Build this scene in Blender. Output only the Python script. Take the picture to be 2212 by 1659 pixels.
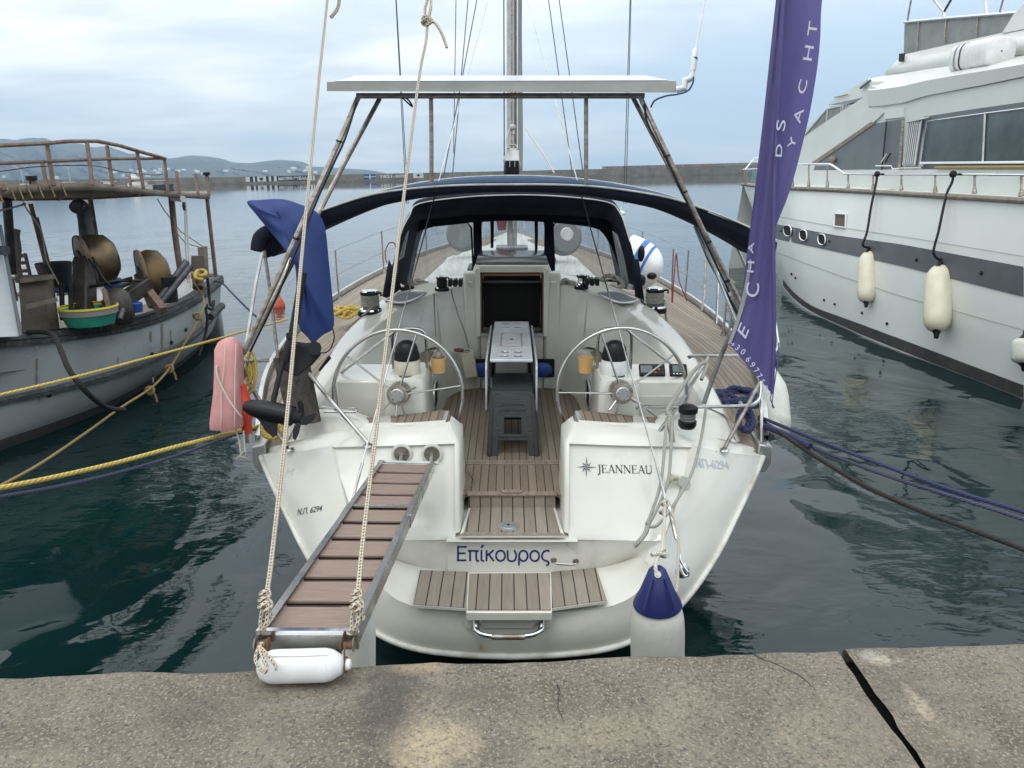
import bpy, math, random
from math import radians as R, sin, cos, tan, pi
from mathutils import Vector as V, Matrix as M
random.seed(7)
sc = bpy.context.scene
for o in list(bpy.data.objects): bpy.data.objects.remove(o)
col = sc.collection
# ------------------------------------------------------------------ camera
FPX, CX, CY = 1640.0, 1106.0, 829.5
TH = math.atan((CY-372)/FPX); ROLL = R(1.0)
EYE = V((0, 0, 3.1))
Fv = V((0, cos(TH), -sin(TH))); Uv = V((0, sin(TH), cos(TH))); Xv = V((1, 0, 0))
cr = Xv*cos(ROLL)-Uv*sin(ROLL); cu = Xv*sin(ROLL)+Uv*cos(ROLL)
def basis(x, u, f):
    m = M.Identity(3); m.col[0] = x; m.col[1] = u; m.col[2] = -f; return m
B0 = basis(Xv, Uv, Fv); B1 = basis(cr, cu, Fv)
RX = B1 @ B0.inverted()
HEEL = M.Translation(EYE) @ RX.to_4x4() @ M.Translation(-EYE)   # small heel of the moored boat
cam = bpy.data.cameras.new('camera'); co = bpy.data.objects.new('camera', cam); col.objects.link(co)
co.matrix_world = M.Translation(EYE) @ B1.to_4x4()
cam.sensor_width = 36; cam.lens = FPX/2212*36; cam.clip_end = 40000; cam.clip_start = 0.05
sc.camera = co
# ------------------------------------------------------------------ world + sun
SUN_EL, SUN_AZ = R(64), R(205)
w = bpy.data.worlds.new('World'); sc.world = w; w.use_nodes = True
nt = w.node_tree; N = nt.nodes; L = nt.links; N.clear()
def nd(t, **k):
    n = N.new(t)
    for a, b in k.items(): setattr(n, a, b)
    return n
def mth(nt, op, a, b=None, c=None, clamp=False):
    n = nt.nodes.new('ShaderNodeMath'); n.operation = op; n.use_clamp = clamp
    for i, x in enumerate((a, b, c)):
        if x is None: continue
        if isinstance(x, (int, float)): n.inputs[i].default_value = x
        else: nt.links.new(x, n.inputs[i])
    return n.outputs[0]
def mixc(nt, f, a, b, mode='MIX'):
    n = nt.nodes.new('ShaderNodeMix'); n.data_type = 'RGBA'; n.blend_type = mode
    for i, x in ((0, f), (6, a), (7, b)):
        if isinstance(x, (int, float)): n.inputs[i].default_value = x
        elif isinstance(x, (tuple, list)): n.inputs[i].default_value = (x[0], x[1], x[2], 1)
        else: nt.links.new(x, n.inputs[i])
    return n.outputs[2]
def ramp(nt, x, stops):
    n = nt.nodes.new('ShaderNodeValToRGB'); cr_ = n.color_ramp
    while len(cr_.elements) < len(stops): cr_.elements.new(0.5)
    for e, (p, c) in zip(cr_.elements, stops):
        e.position = p; e.color = (c, c, c, 1) if isinstance(c, (int, float)) else (c[0], c[1], c[2], 1)
    nt.links.new(x, n.inputs[0]); return n.outputs[0]
def noise(nt, vec, scale, detail=4, rough=.55, dist=0, out=0):
    n = nt.nodes.new('ShaderNodeTexNoise'); n.inputs['Scale'].default_value = scale
    n.inputs['Detail'].default_value = detail; n.inputs['Roughness'].default_value = rough
    n.inputs['Distortion'].default_value = dist
    if vec is not None: nt.links.new(vec, n.inputs['Vector'])
    return n.outputs[out]
def mapping(nt, vec, scale=(1, 1, 1), rot=(0, 0, 0), loc=(0, 0, 0)):
    n = nt.nodes.new('ShaderNodeMapping'); n.inputs['Scale'].default_value = scale
    n.inputs['Rotation'].default_value = rot; n.inputs['Location'].default_value = loc
    nt.links.new(vec, n.inputs[0]); return n.outputs[0]
sky = nd('ShaderNodeTexSky', sky_type='NISHITA', sun_disc=False, sun_elevation=SUN_EL, sun_rotation=SUN_AZ)
sky.air_density = 1.0; sky.dust_density = 1.5; sky.ozone_density = 1.5
tc = nd('ShaderNodeTexCoord'); sep = nd('ShaderNodeSeparateXYZ'); L.new(tc.outputs['Generated'], sep.inputs[0])
zz = mth(nt, 'MAXIMUM', sep.outputs[2], 0.0)
den = mth(nt, 'ADD', zz, 0.16)
cx_ = mth(nt, 'DIVIDE', sep.outputs[0], den); cy_ = mth(nt, 'DIVIDE', sep.outputs[1], den)
cmb = nd('ShaderNodeCombineXYZ'); L.new(cx_, cmb.inputs[0]); L.new(cy_, cmb.inputs[1])
n1 = noise(nt, mapping(nt, cmb.outputs[0], (.55, .8, 1), (0, 0, .35), (3.2, 1.4, 0)), .8, 6, .5, .3)
n2 = noise(nt, mapping(nt, cmb.outputs[0], (1.0, 1.6, 1), (0, 0, .25), (7, 0, 0)), 1.3, 5, .5, .4)
bias = mth(nt, 'MULTIPLY', sep.outputs[0], -0.30)
elb = mth(nt, 'MULTIPLY', zz, 0.85)
cv = mth(nt, 'ADD', mth(nt, 'ADD', n1, bias), mth(nt, 'SUBTRACT', elb, 0.02))
mask = ramp(nt, cv, [(0.36, 0.0), (0.78, 1.0)])
bluec = mixc(nt, mth(nt, 'POWER', mth(nt, 'SUBTRACT', 1.0, zz), 3.0), (0.57, 0.67, 0.765), (0.475, 0.61, 0.735))
cloudc = mixc(nt, ramp(nt, n2, [(0.34, 0.0), (0.66, 1.0)]), (0.66, 0.72, 0.77), (0.98, 1.0, 0.99))
cl = mixc(nt, mask, bluec, cloudc)
skys = nd('ShaderNodeVectorMath', operation='SCALE'); L.new(sky.outputs[0], skys.inputs[0]); skys.inputs[3].default_value = 0.10
cls = nd('ShaderNodeVectorMath', operation='SCALE'); L.new(cl, cls.inputs[0]); L.new(mth(nt, 'MULTIPLY_ADD', zz, 1.25, 0.80), cls.inputs[3])
mx = mixc(nt, 0.86, skys.outputs[0], cls.outputs[0])
bg = nd('ShaderNodeBackground'); L.new(mx, bg.inputs[0]); bg.inputs[1].default_value = 1.0
ow = nd('ShaderNodeOutputWorld'); L.new(bg.outputs[0], ow.inputs[0])
sl = bpy.data.lights.new('sun', 'SUN'); sl.energy = 0.5; sl.angle = R(18); sl.color = (1, .96, .90)
so = bpy.data.objects.new('sun', sl); col.objects.link(so)
# sky sun_rotation is measured clockwise from +Y
sd = V((sin(SUN_AZ)*cos(SUN_EL), cos(SUN_AZ)*cos(SUN_EL), sin(SUN_EL)))
so.rotation_euler = sd.to_track_quat('Z', 'Y').to_euler(); so.location = sd*50
sc.view_settings.view_transform = 'Standard'; sc.view_settings.look = 'None'
sc.view_settings.exposure = 0.52; sc.view_settings.gamma = 1.0
sc.render.engine = 'CYCLES'
sc.cycles.max_bounces = 8; sc.cycles.transparent_max_bounces = 12
# ------------------------------------------------------------------ pixel helpers (V pixels, 2212 x 1659)
BOAT, WORLD = HEEL, M.Identity(4)
XF = WORLD
def frame(m):
    global XF; XF = m
def P(u, v, D=None, y=None, z=None, x=None):
    """point seen at photograph pixel (u,v), in the current building frame"""
    d = V(((u-CX)/FPX, 0, 0)) + Uv*((CY-v)/FPX) + Fv
    if XF is WORLD: d = RX @ d
    if D is not None: t = D
    elif y is not None: t = y/d.y
    elif z is not None: t = (z-EYE.z)/d.z
    else: t = x/d.x
    return EYE + d*t
# ------------------------------------------------------------------ materials
MT = {}
def mat(name, c1, c2=None, scale=6, rough=.5, metal=0, lo=.35, hi=.65, bump=0, bscale=60, detail=4, stretch=(1,1,1), spec=.5, rvar=0, coat=0, trans=0, dist=0, c3=None, s3=1.5, l3=.55, h3=.75):
    m = bpy.data.materials.new(name); m.use_nodes = True; t = m.node_tree
    b = t.nodes['Principled BSDF']
    b.inputs['Base Color'].default_value = (*c1, 1); b.inputs['Roughness'].default_value = rough
    b.inputs['Metallic'].default_value = metal; b.inputs['Specular IOR Level'].default_value = spec
    b.inputs['Coat Weight'].default_value = coat
    tcn = t.nodes.new('ShaderNodeTexCoord'); vec = mapping(t, tcn.outputs['Object'], stretch)
    if c2:
        f = ramp(t, noise(t, vec, scale, detail, .6, dist), [(lo, 0), (hi, 1)])
        c = mixc(t, f, c1, c2)
        if c3: c = mixc(t, ramp(t, noise(t, vec, s3, 6, .65, 1), [(l3, 0), (h3, 1)]), c, c3)
        t.links.new(c, b.inputs['Base Color'])
        if rvar: t.links.new(mth(t, 'MULTIPLY_ADD', f, rvar, rough), b.inputs['Roughness'])
    if bump:
        bn = t.nodes.new('ShaderNodeBump'); bn.inputs['Strength'].default_value = bump; bn.inputs['Distance'].default_value = .01
        t.links.new(noise(t, vec, bscale, 5), bn.inputs['Height']); t.links.new(bn.outputs[0], b.inputs['Normal'])
    MT[name] = m; return m
def teak(name, axis='X', period=.058, uv=False, c1=(.14,.105,.073), c2=(.24,.192,.142), line=.10, c3=(.16,.12,.09), off=0):
    m = bpy.data.materials.new(name); m.use_nodes = True; t = m.node_tree; b = t.nodes['Principled BSDF']
    tcn = t.nodes.new('ShaderNodeTexCoord'); src = tcn.outputs['UV' if uv else 'Object']
    s = t.nodes.new('ShaderNodeSeparateXYZ'); t.links.new(src, s.inputs[0])
    q = mth(t, 'ADD', mth(t, 'DIVIDE', s.outputs[axis], period), 100.0+off)
    fr = mth(t, 'FRACT', q); fl = mth(t, 'FLOOR', q)
    caulk = mth(t, 'LESS_THAN', mth(t, 'MINIMUM', fr, mth(t, 'SUBTRACT', 1.0, fr)), line/2)
    st = (22, 1.6, 22) if axis == 'X' else (1.6, 22, 22)
    g = noise(t, mapping(t, src, st), 3.0, 6, .65)
    wn = t.nodes.new('ShaderNodeTexWhiteNoise'); wn.noise_dimensions = '1D'; t.links.new(fl, wn.inputs['W'])
    f = mth(t, 'ADD', mth(t, 'MULTIPLY', g, .7), mth(t, 'MULTIPLY', wn.outputs[0], .35))
    c = mixc(t, ramp(t, f, [(.25, 0), (.8, 1)]), c1, c2)
    c = mixc(t, ramp(t, noise(t, src, 2.5, 5, .6), [(.55, 0), (.8, .7)]), c, c3)
    c = mixc(t, caulk, c, (.018, .016, .015)); t.links.new(c, b.inputs['Base Color'])
    b.inputs['Roughness'].default_value = .75
    bn = t.nodes.new('ShaderNodeBump'); bn.inputs['Strength'].default_value = .35; bn.inputs['Distance'].default_value = .003
    t.links.new(mth(t, 'SUBTRACT', g, mth(t, 'MULTIPLY', caulk, 1.2)), bn.inputs['Height']); t.links.new(bn.outputs[0], b.inputs['Normal'])
    MT[name] = m
def ropemat(name, c1, c2, pitch=.05, dots=False, strands=3, fuzz=0):
    m = bpy.data.materials.new(name); m.use_nodes = True; t = m.node_tree; b = t.nodes['Principled BSDF']
    tcn = t.nodes.new('ShaderNodeTexCoord'); s = t.nodes.new('ShaderNodeSeparateXYZ'); t.links.new(tcn.outputs['UV'], s.inputs[0])
    a = mth(t, 'DIVIDE', s.outputs[0], pitch)
    tw = mth(t, 'ADD', a, mth(t, 'MULTIPLY', s.outputs[1], float(strands)))
    h = mth(t, 'ABSOLUTE', mth(t, 'SINE', mth(t, 'MULTIPLY', tw, pi)))
    if dots:
        d1 = mth(t, 'SINE', mth(t, 'MULTIPLY', mth(t, 'ADD', a, s.outputs[1]), 2*pi))
        d2 = mth(t, 'SINE', mth(t, 'MULTIPLY', mth(t, 'SUBTRACT', a, mth(t, 'MULTIPLY', s.outputs[1], 3.0)), 2*pi))
        dd = mth(t, 'GREATER_THAN', mth(t, 'MULTIPLY', d1, d2), .42)
        c = mixc(t, dd, c1, c2)
    else:
        c = mixc(t, mth(t, 'POWER', h, .6), c2, c1)
    c = mixc(t, ramp(t, noise(t, tcn.outputs['Object'], 9, 4), [(.4, 0), (.8, .45)]), c, tuple(x*.55 for x in c1))
    t.links.new(c, b.inputs['Base Color']); b.inputs['Roughness'].default_value = .85
    bn = t.nodes.new('ShaderNodeBump'); bn.inputs['Strength'].default_value = .6; bn.inputs['Distance'].default_value = .004
    t.links.new(h, bn.inputs['Height']); t.links.new(bn.outputs[0], b.inputs['Normal'])
    MT[name] = m
mat('gelcoat', (.64,.63,.57), (.60,.585,.515), 2.2, .17, 0, .45, .75, coat=.25, c3=(.44,.41,.33), s3=2.6, l3=.60, h3=.95)
mat('gelcoat_old', (.60,.595,.54), (.54,.53,.46), 3, .4, 0, .4, .7)
mat('rub_white', (.62,.62,.57), (.42,.40,.33), 5, .5, 0, .45, .65, stretch=(1,1,1))
mat('nonskid', (.60,.605,.57), (.54,.54,.49), 4, .7, bump=.2, bscale=300)
teak('teak', 'X'); teak('teak_uv', 'X', .05, True, (.19,.15,.11), (.29,.25,.195))
teak('teak_step', 'X', .075, c1=(.185,.155,.118), c2=(.29,.248,.198))
mat('teak_plain', (.19,.145,.11), (.27,.22,.175), 5, .75, stretch=(8,1,8))
mat('composite', (.20,.142,.112), (.26,.19,.15), 7, .65, stretch=(1,14,1), bump=.2, bscale=90)
mat('steel', (.55,.55,.53), (.36,.34,.31), 5, .22, 1, .4, .7, rvar=.2)
mat('steel_old', (.40,.37,.33), (.21,.17,.135), 9, .42, .75, .35, .65, stretch=(1,1,3))
mat('chrome', (.75,.75,.76), None, 1, .09, 1)
mat('alu', (.56,.56,.55), (.42,.42,.41), 8, .38, .8)
mat('alu_frame', (.38,.38,.355), (.33,.33,.305), 5, .5, .2, c3=(.07,.065,.05), s3=2.1, l3=.72, h3=.80)
mat('rust_weep', (.30,.16,.06), (.42,.32,.20), 30, .7)
mat('rust', (.20,.085,.035), (.10,.055,.03), 12, .85)
mat('black', (.006,.006,.007), None, 1, .42, spec=.3)
mat('black_matt', (.009,.009,.010), (.017,.017,.018), 14, .7, spec=.3)
mat('rubber', (.03,.03,.032), None, 1, .6)
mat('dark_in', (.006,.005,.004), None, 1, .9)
mat('navy_canvas', (.007,.009,.018), (.011,.014,.025), 5, .85, bump=.15, bscale=200, spec=.2)
mat('canvas_blue', (.04,.085,.17), (.05,.10,.19), 4, .85, spec=.2)
mat('canvas_edge', (.62,.62,.56), (.45,.45,.40), 12, .8)
mat('cover_blue', (.007,.026,.125), (.010,.036,.155), 4, .7, bump=.25, bscale=14)
mat('pink', (.54,.27,.26), (.46,.21,.20), 5, .85, c3=(.30,.08,.07), s3=1.6, l3=.60, h3=.75)
mat('red', (.62,.06,.025), (.55,.05,.02), 6, .45)
mat('orange', (.65,.10,.04), (.5,.08,.04), 8, .6)
mat('white_plastic', (.74,.745,.74), (.64,.64,.62), 8, .35, c3=(.5,.5,.48), s3=6, l3=.66, h3=.8)
mat('cream_plastic', (.60,.57,.44), (.52,.48,.36), 7, .5)
mat('fender_white', (.64,.64,.58), (.54,.54,.47), 4, .45, c3=(.33,.33,.28), s3=4.5, l3=.54, h3=.78)
mat('fender_cream', (.66,.63,.50), (.60,.55,.40), 4, .45)
mat('fender_navy', (.010,.014,.09), (.015,.022,.12), 5, .4)
mat('dull_red', (.22,.07,.07), (.16,.05,.05), 5, .8)
mat('grey_plastic', (.026,.031,.033), (.034,.039,.041), 9, .55, bump=.6, bscale=45, stretch=(1,1,2.2))
mat('table_plastic', (.58,.60,.63), (.47,.49,.53), 9, .3, c3=(.36,.38,.42), s3=4)
mat('yellow_cup', (.60,.38,.13), (.5,.32,.12), 9, .5)
mat('black_wood', (.03,.025,.02), (.065,.055,.045), 9, .85, stretch=(3,3,1))
mat('orange_wood', (.20,.07,.025), None, 1, .5)
mat('navy_paint', (.008,.012,.15), None, 1, .4)
mat('text_dark', (.012,.014,.03), None, 1, .4)
mat('text_pale', (.43,.455,.47), None, 1, .5)
mat('text_ghost', (.47,.455,.40), (.62,.61,.56), 60, .5)
mat('flag_purple', (.052,.042,.15), (.064,.052,.17), 3, .75)  # purple darkened to the cloth's shaded part, shade put into the colour
mat('flag_text', (.44,.44,.50), None, 1, .75)
mat('pole_grey', (.20,.20,.20), (.11,.10,.10), 12, .6)
ropemat('rope_dots', (.52,.45,.34), (.02,.018,.016), .030, True)
ropemat('rope_yellow', (.62,.46,.11), (.26,.17,.03), .034)
ropemat('rope_blue', (.034,.042,.112), (.012,.014,.04), .034)
ropemat('rope_dark', (.025,.02,.018), (.008,.007,.006), .034)
ropemat('rope_greyblue', (.062,.068,.112), (.025,.028,.05), .03)
ropemat('rope_grey', (.36,.35,.31), (.17,.16,.14), .018)
ropemat('rope_white', (.58,.55,.48), (.30,.27,.22), .018)
mat('wire_dark', (.045,.05,.065), None, 1, .5)
ropemat('rope_red', (.27,.06,.05), (.2,.02,.015), .02)
ropemat('rope_tan', (.34,.25,.10), (.13,.09,.03), .04)
# fishing boat
mat('fish_hull', (.38,.41,.41), (.31,.335,.335), 1.3, .6, 0, .35, .65, bump=.25, bscale=6, c3=(.10,.105,.10), s3=1.4, l3=.62, h3=.9)
mat('fish_rail', (.055,.06,.06), (.15,.155,.15), 14, .8, bump=.8, bscale=30, lo=.5, hi=.75)
mat('fish_bottom', (.035,.04,.038), (.06,.06,.05), 4, .8)
mat('rust_steel', (.13,.075,.05), (.21,.14,.10), 9, .8, c3=(.28,.22,.18), s3=4)
mat('roof_wood', (.15,.125,.09), (.22,.19,.145), 9, .85)
mat('brass_drum', (.20,.14,.07), (.09,.07,.05), 5, .42, .7)
mat('grease', (.02,.017,.014), (.05,.04,.03), 10, .55)
mat('cabinet_brown', (.085,.065,.045), (.12,.095,.07), 6, .7, c3=(.05,.035,.025), s3=3)
mat('green_tub', (.03,.30,.19), (.02,.22,.15), 8, .5)
mat('yellow_rim', (.60,.52,.05), None, 1, .5)
mat('blue_plastic', (.02,.07,.30), None, 1, .45)
mat('pipe_grey', (.10,.105,.115), (.05,.05,.055), 8, .5, .4)
mat('fish_white', (.60,.63,.64), (.52,.55,.56), 4, .5)
# motor yacht
mat('yacht_white', (.66,.68,.64), (.63,.65,.61), 1.2, .3, coat=.2)
mat('yacht_side', (.62,.645,.61), (.585,.61,.575), 1.5, .35)
mat('yacht_stripe', (.085,.095,.10), (.068,.075,.08), 2.5, .4)
mat('yacht_boot', (.028,.03,.03), (.05,.045,.04), 4, .6, c3=(.14,.11,.09), s3=6, l3=.55, h3=.8)
mat('yacht_glass', (.095,.12,.12), (.06,.08,.08), 1.6, .08, spec=.8)
mat('yacht_dark', (.13,.15,.16), (.11,.13,.14), 2, .45)
mat('rub_wood', (.26,.225,.185), (.17,.14,.11), 8, .7, stretch=(1,1,1))
mat('screen_grey', (.25,.26,.25), (.19,.20,.195), 3, .5)
mat('tinted', (.10,.105,.10), None, 1, .2)
# background
mat('bw_concrete', (.20,.19,.165), (.12,.115,.10), .18, .9, 0, .35, .65, detail=7, c3=(.09,.085,.075), s3=.6, l3=.5, h3=.8)
mat('bw_light', (.27,.25,.22), (.22,.2,.18), .5, .9)
mat('bw_navy', (.02,.025,.05), None, 1, .9)
mat('bw_white', (.55,.55,.52), None, 1, .9)
mat('bw_blue', (.03,.08,.25), None, 1, .9)
mat('hill', (.018,.028,.026), (.05,.055,.045), .0015, .95, detail=8)
mat('house', (.62,.60,.56), None, 1, .9)
def clear_vinyl():
    m = bpy.data.materials.new('vinyl'); m.use_nodes = True; t = m.node_tree; t.nodes.clear()
    o = t.nodes.new('ShaderNodeOutputMaterial'); a = t.nodes.new('ShaderNodeBsdfTransparent'); a.inputs[0].default_value = (.88,.91,.93,1)
    g = t.nodes.new('ShaderNodeBsdfGlossy'); g.inputs['Roughness'].default_value = .12; g.inputs[0].default_value = (.9,.9,.9,1)
    d = t.nodes.new('ShaderNodeBsdfDiffuse'); d.inputs[0].default_value = (.55,.58,.62,1)
    tcn = t.nodes.new('ShaderNodeTexCoord')
    f = ramp(t, noise(t, mapping(t, tcn.outputs['Object'], (2, 2, .5)), 5, 6, .6, 2), [(.3, .14), (.75, .46)])
    m1 = t.nodes.new('ShaderNodeMixShader'); t.links.new(f, m1.inputs[0]); t.links.new(a.outputs[0], m1.inputs[1]); t.links.new(d.outputs[0], m1.inputs[2])
    m2 = t.nodes.new('ShaderNodeMixShader'); m2.inputs[0].default_value = .08
    t.links.new(m1.outputs[0], m2.inputs[1]); t.links.new(g.outputs[0], m2.inputs[2]); t.links.new(m2.outputs[0], o.inputs[0]); MT['vinyl'] = m
clear_vinyl()
def flagmat():
    m = bpy.data.materials.new('flag_thin'); m.use_nodes = True; t = m.node_tree; t.nodes.clear()
    o = t.nodes.new('ShaderNodeOutputMaterial'); d = t.nodes.new('ShaderNodeBsdfDiffuse'); d.inputs[0].default_value = (.12,.10,.28,1)
    tr = t.nodes.new('ShaderNodeBsdfTranslucent'); tr.inputs[0].default_value = (.26,.24,.46,1)
    m1 = t.nodes.new('ShaderNodeMixShader'); m1.inputs[0].default_value = .55
    t.links.new(d.outputs[0], m1.inputs[1]); t.links.new(tr.outputs[0], m1.inputs[2]); t.links.new(m1.outputs[0], o.inputs[0]); MT['flag_thin'] = m
flagmat()
# ------------------------------------------------------------------ mesh builder
class MB:
    def __init__(s): s.v = []; s.f = []; s.uv = []
    def add(s, vs, fs, uvs=None):
        k = len(s.v); s.v += [V(p) for p in vs]
        for i, f in enumerate(fs):
            s.f.append([k+j for j in f]); s.uv.append(uvs[i] if uvs else None)
        return s
    def box(s, c, d, rot=None):
        c = V(c); m = rot or M.Identity(3); h = V(d)/2
        vs = [c + m @ V((a*h.x, b*h.y, e*h.z)) for a in (-1,1) for b in (-1,1) for e in (-1,1)]
        return s.add(vs, [(0,1,3,2),(4,6,7,5),(0,4,5,1),(2,3,7,6),(0,2,6,4),(1,5,7,3)])
    def hexa(s, b, t):      # bottom 4, top 4 in the same order
        return s.add(list(b)+list(t), [(3,2,1,0),(4,5,6,7),(0,1,5,4),(1,2,6,5),(2,3,7,6),(3,0,4,7)])
    def beam(s, a, b, w, h, up=V((0,0,1))):
        a = V(a); b = V(b); d = (b-a).normalized(); x = d.cross(up).normalized(); u = x.cross(d)
        q = [(-1,-1),(1,-1),(1,1),(-1,1)]
        return s.hexa([a+x*i*w/2+u*j*h/2 for i, j in q], [b+x*i*w/2+u*j*h/2 for i, j in q])
    def tube(s, pts, r, n=8, closed=False):
        pts = [V(p) for p in pts]; m = len(pts)
        rs = r if isinstance(r, (list, tuple)) else [r]*m
        def tan_(i):
            if closed: return (pts[(i+1) % m]-pts[i-1]).normalized()
            return (pts[min(i+1, m-1)]-pts[max(i-1, 0)]).normalized()
        t0 = tan_(0); ref = V((0,0,1)) if abs(t0.z) < .9 else V((1,0,0))
        x = t0.cross(ref).normalized(); k = len(s.v); ln = 0; lens = []
        for i in range(m):
            t = tan_(i); x = (x - t*x.dot(t))
            if x.length < 1e-6: x = t.orthogonal()
            x.normalize(); y = t.cross(x)
            if i: ln += (pts[i]-pts[i-1]).length
            lens.append(ln)
            for j in range(n):
                a = 2*pi*j/n; s.v.append(pts[i]+(x*cos(a)+y*sin(a))*rs[i])
        for i in range(m if closed else m-1):
            i2 = (i+1) % m; l2 = lens[i2] if i2 else ln+(pts[0]-pts[-1]).length
            for j in range(n):
                j2 = (j+1) % n
                s.f.append([k+i*n+j, k+i*n+j2, k+i2*n+j2, k+i2*n+j])
                s.uv.append([(lens[i], j/n), (lens[i], (j+1)/n), (l2, (j+1)/n), (l2, j/n)])
        if not closed:
            s.f.append([k+j for j in range(n)][::-1]); s.uv.append(None)
            s.f.append([k+(m-1)*n+j for j in range(n)]); s.uv.append(None)
        return s
    def grid(s, rows, flip=False, closed=False):
        k = len(s.v); m = len(rows[0])
        for r_ in rows: s.v += [V(p) for p in r_]
        cu_ = [0]
        for j in range(1, m): cu_.append(cu_[-1]+(V(rows[0][j])-V(rows[0][j-1])).length)
        cv_ = [0]; w_ = []
        for i in range(len(rows)):
            if i: cv_.append(cv_[-1]+(V(rows[i][0])-V(rows[i-1][0])).length)
            a = [0]
            for j in range(1, m): a.append(a[-1]+(V(rows[i][j])-V(rows[i][j-1])).length)
            w_.append(a)
        for i in range(len(rows)-1):
            for j in range(m if closed else m-1):
                j2 = (j+1) % m
                f = [k+i*m+j, k+i*m+j2, k+(i+1)*m+j2, k+(i+1)*m+j]
                u = [(w_[i][j], cv_[i]), (w_[i][j2], cv_[i]), (w_[i+1][j2], cv_[i+1]), (w_[i+1][j], cv_[i+1])]
                if flip: f.reverse(); u.reverse()
                s.f.append(f); s.uv.append(u)
        return s
    def lathe(s, prof, o, axis=V((0,0,1)), n=20, sx=1.0):
        axis = V(axis).normalized(); x = axis.orthogonal().normalized(); y = axis.cross(x); o = V(o)
        rows = [[o+axis*h+(x*cos(2*pi*j/n)+y*sin(2*pi*j/n)*sx)*max(r_, 1e-4) for j in range(n)] for r_, h in prof]
        return s.grid(rows, closed=True)
    def prism(s, poly, ext):
        poly = [V(p) for p in poly]; n = len(poly); ext = V(ext)
        return s.add(poly+[p+ext for p in poly], [list(range(n))[::-1], [n+i for i in range(n)]]+[[i, (i+1) % n, n+(i+1) % n, n+i] for i in range(n)])
    def ball(s, c, r_, n=12, sq=(1,1,1)):
        c = V(c); rows = []
        for i in range(n//2+1):
            a = pi*i/(n//2); rows.append([c+V((r_*sq[0]*sin(a)*cos(2*pi*j/n), r_*sq[1]*sin(a)*sin(2*pi*j/n), r_*sq[2]*cos(a))) for j in range(n)])
        return s.grid(rows, closed=True)
def smooth_pts(pts, k=6, closed=False):
    pts = [V(p) for p in pts]; out = []; n = len(pts)
    rng = range(n) if closed else range(n-1)
    for i in rng:
        if closed: a, b, c, d = pts[i-1], pts[i], pts[(i+1) % n], pts[(i+2) % n]
        else: a, b, c, d = pts[max(i-1,0)], pts[i], pts[i+1], pts[min(i+2,n-1)]
        for j in range(k):
            t = j/k
            out.append(.5*((2*b)+(c-a)*t+(2*a-5*b+4*c-d)*t*t+(3*b-a-3*c+d)*t**3))
    if not closed: out.append(pts[-1])
    return out
def setp(o, label=None, cat=None, group=None, kind=None):
    if label: o['label'] = label
    if cat: o['category'] = cat
    if group: o['group'] = group
    if kind: o['kind'] = kind
    return o
def build(mb, name, m, parent=None, smooth=True, ang=40, bev=0, loc=None, sub=0, thick=0):
    vs = [XF @ p for p in mb.v]
    if parent is not None:
        org = parent['_o'] if '_o' in parent else (0,0,0); org = V(org)
    elif loc is not None: org = XF @ V(loc)
    else:
        zs = min(p.z for p in vs); cx0 = sum(p.x for p in vs)/len(vs); cy0 = sum(p.y for p in vs)/len(vs); org = V((cx0, cy0, zs))
    me = bpy.data.meshes.new(name); me.from_pydata([p-org for p in vs], [], mb.f)
    if any(u for u in mb.uv):
        ul = me.uv_layers.new(name='UVMap'); i = 0
        for f, u in zip(mb.f, mb.uv):
            for q in range(len(f)):
                ul.data[i].uv = u[q] if u else (0, 0)
                i += 1
    me.materials.append(MT[m] if isinstance(m, str) else m)
    me.validate()
    if smooth:
        me.polygons.foreach_set('use_smooth', [True]*len(me.polygons)); me.set_sharp_from_angle(angle=R(ang))
    o = bpy.data.objects.new(name, me); col.objects.link(o); o['_o'] = tuple(org)
    if parent is not None: o.parent = parent
    else: o.location = org
    if thick:
        md = o.modifiers.new('s', 'SOLIDIFY'); md.thickness = thick; md.offset = 0
    if sub:
        md = o.modifiers.new('u', 'SUBSURF'); md.levels = sub; md.render_levels = sub
    if bev:
        md = o.modifiers.new('b', 'BEVEL'); md.width = bev; md.segments = 2; md.limit_method = 'ANGLE'; md.angle_limit = R(35)
    return o
def thing(name, loc, label, cat, group=None):
    o = bpy.data.objects.new(name, None); col.objects.link(o); o.empty_display_size = .1
    org = XF @ V(loc); o.location = org; o['_o'] = tuple(org)
    return setp(o, label, cat, group)
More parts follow.
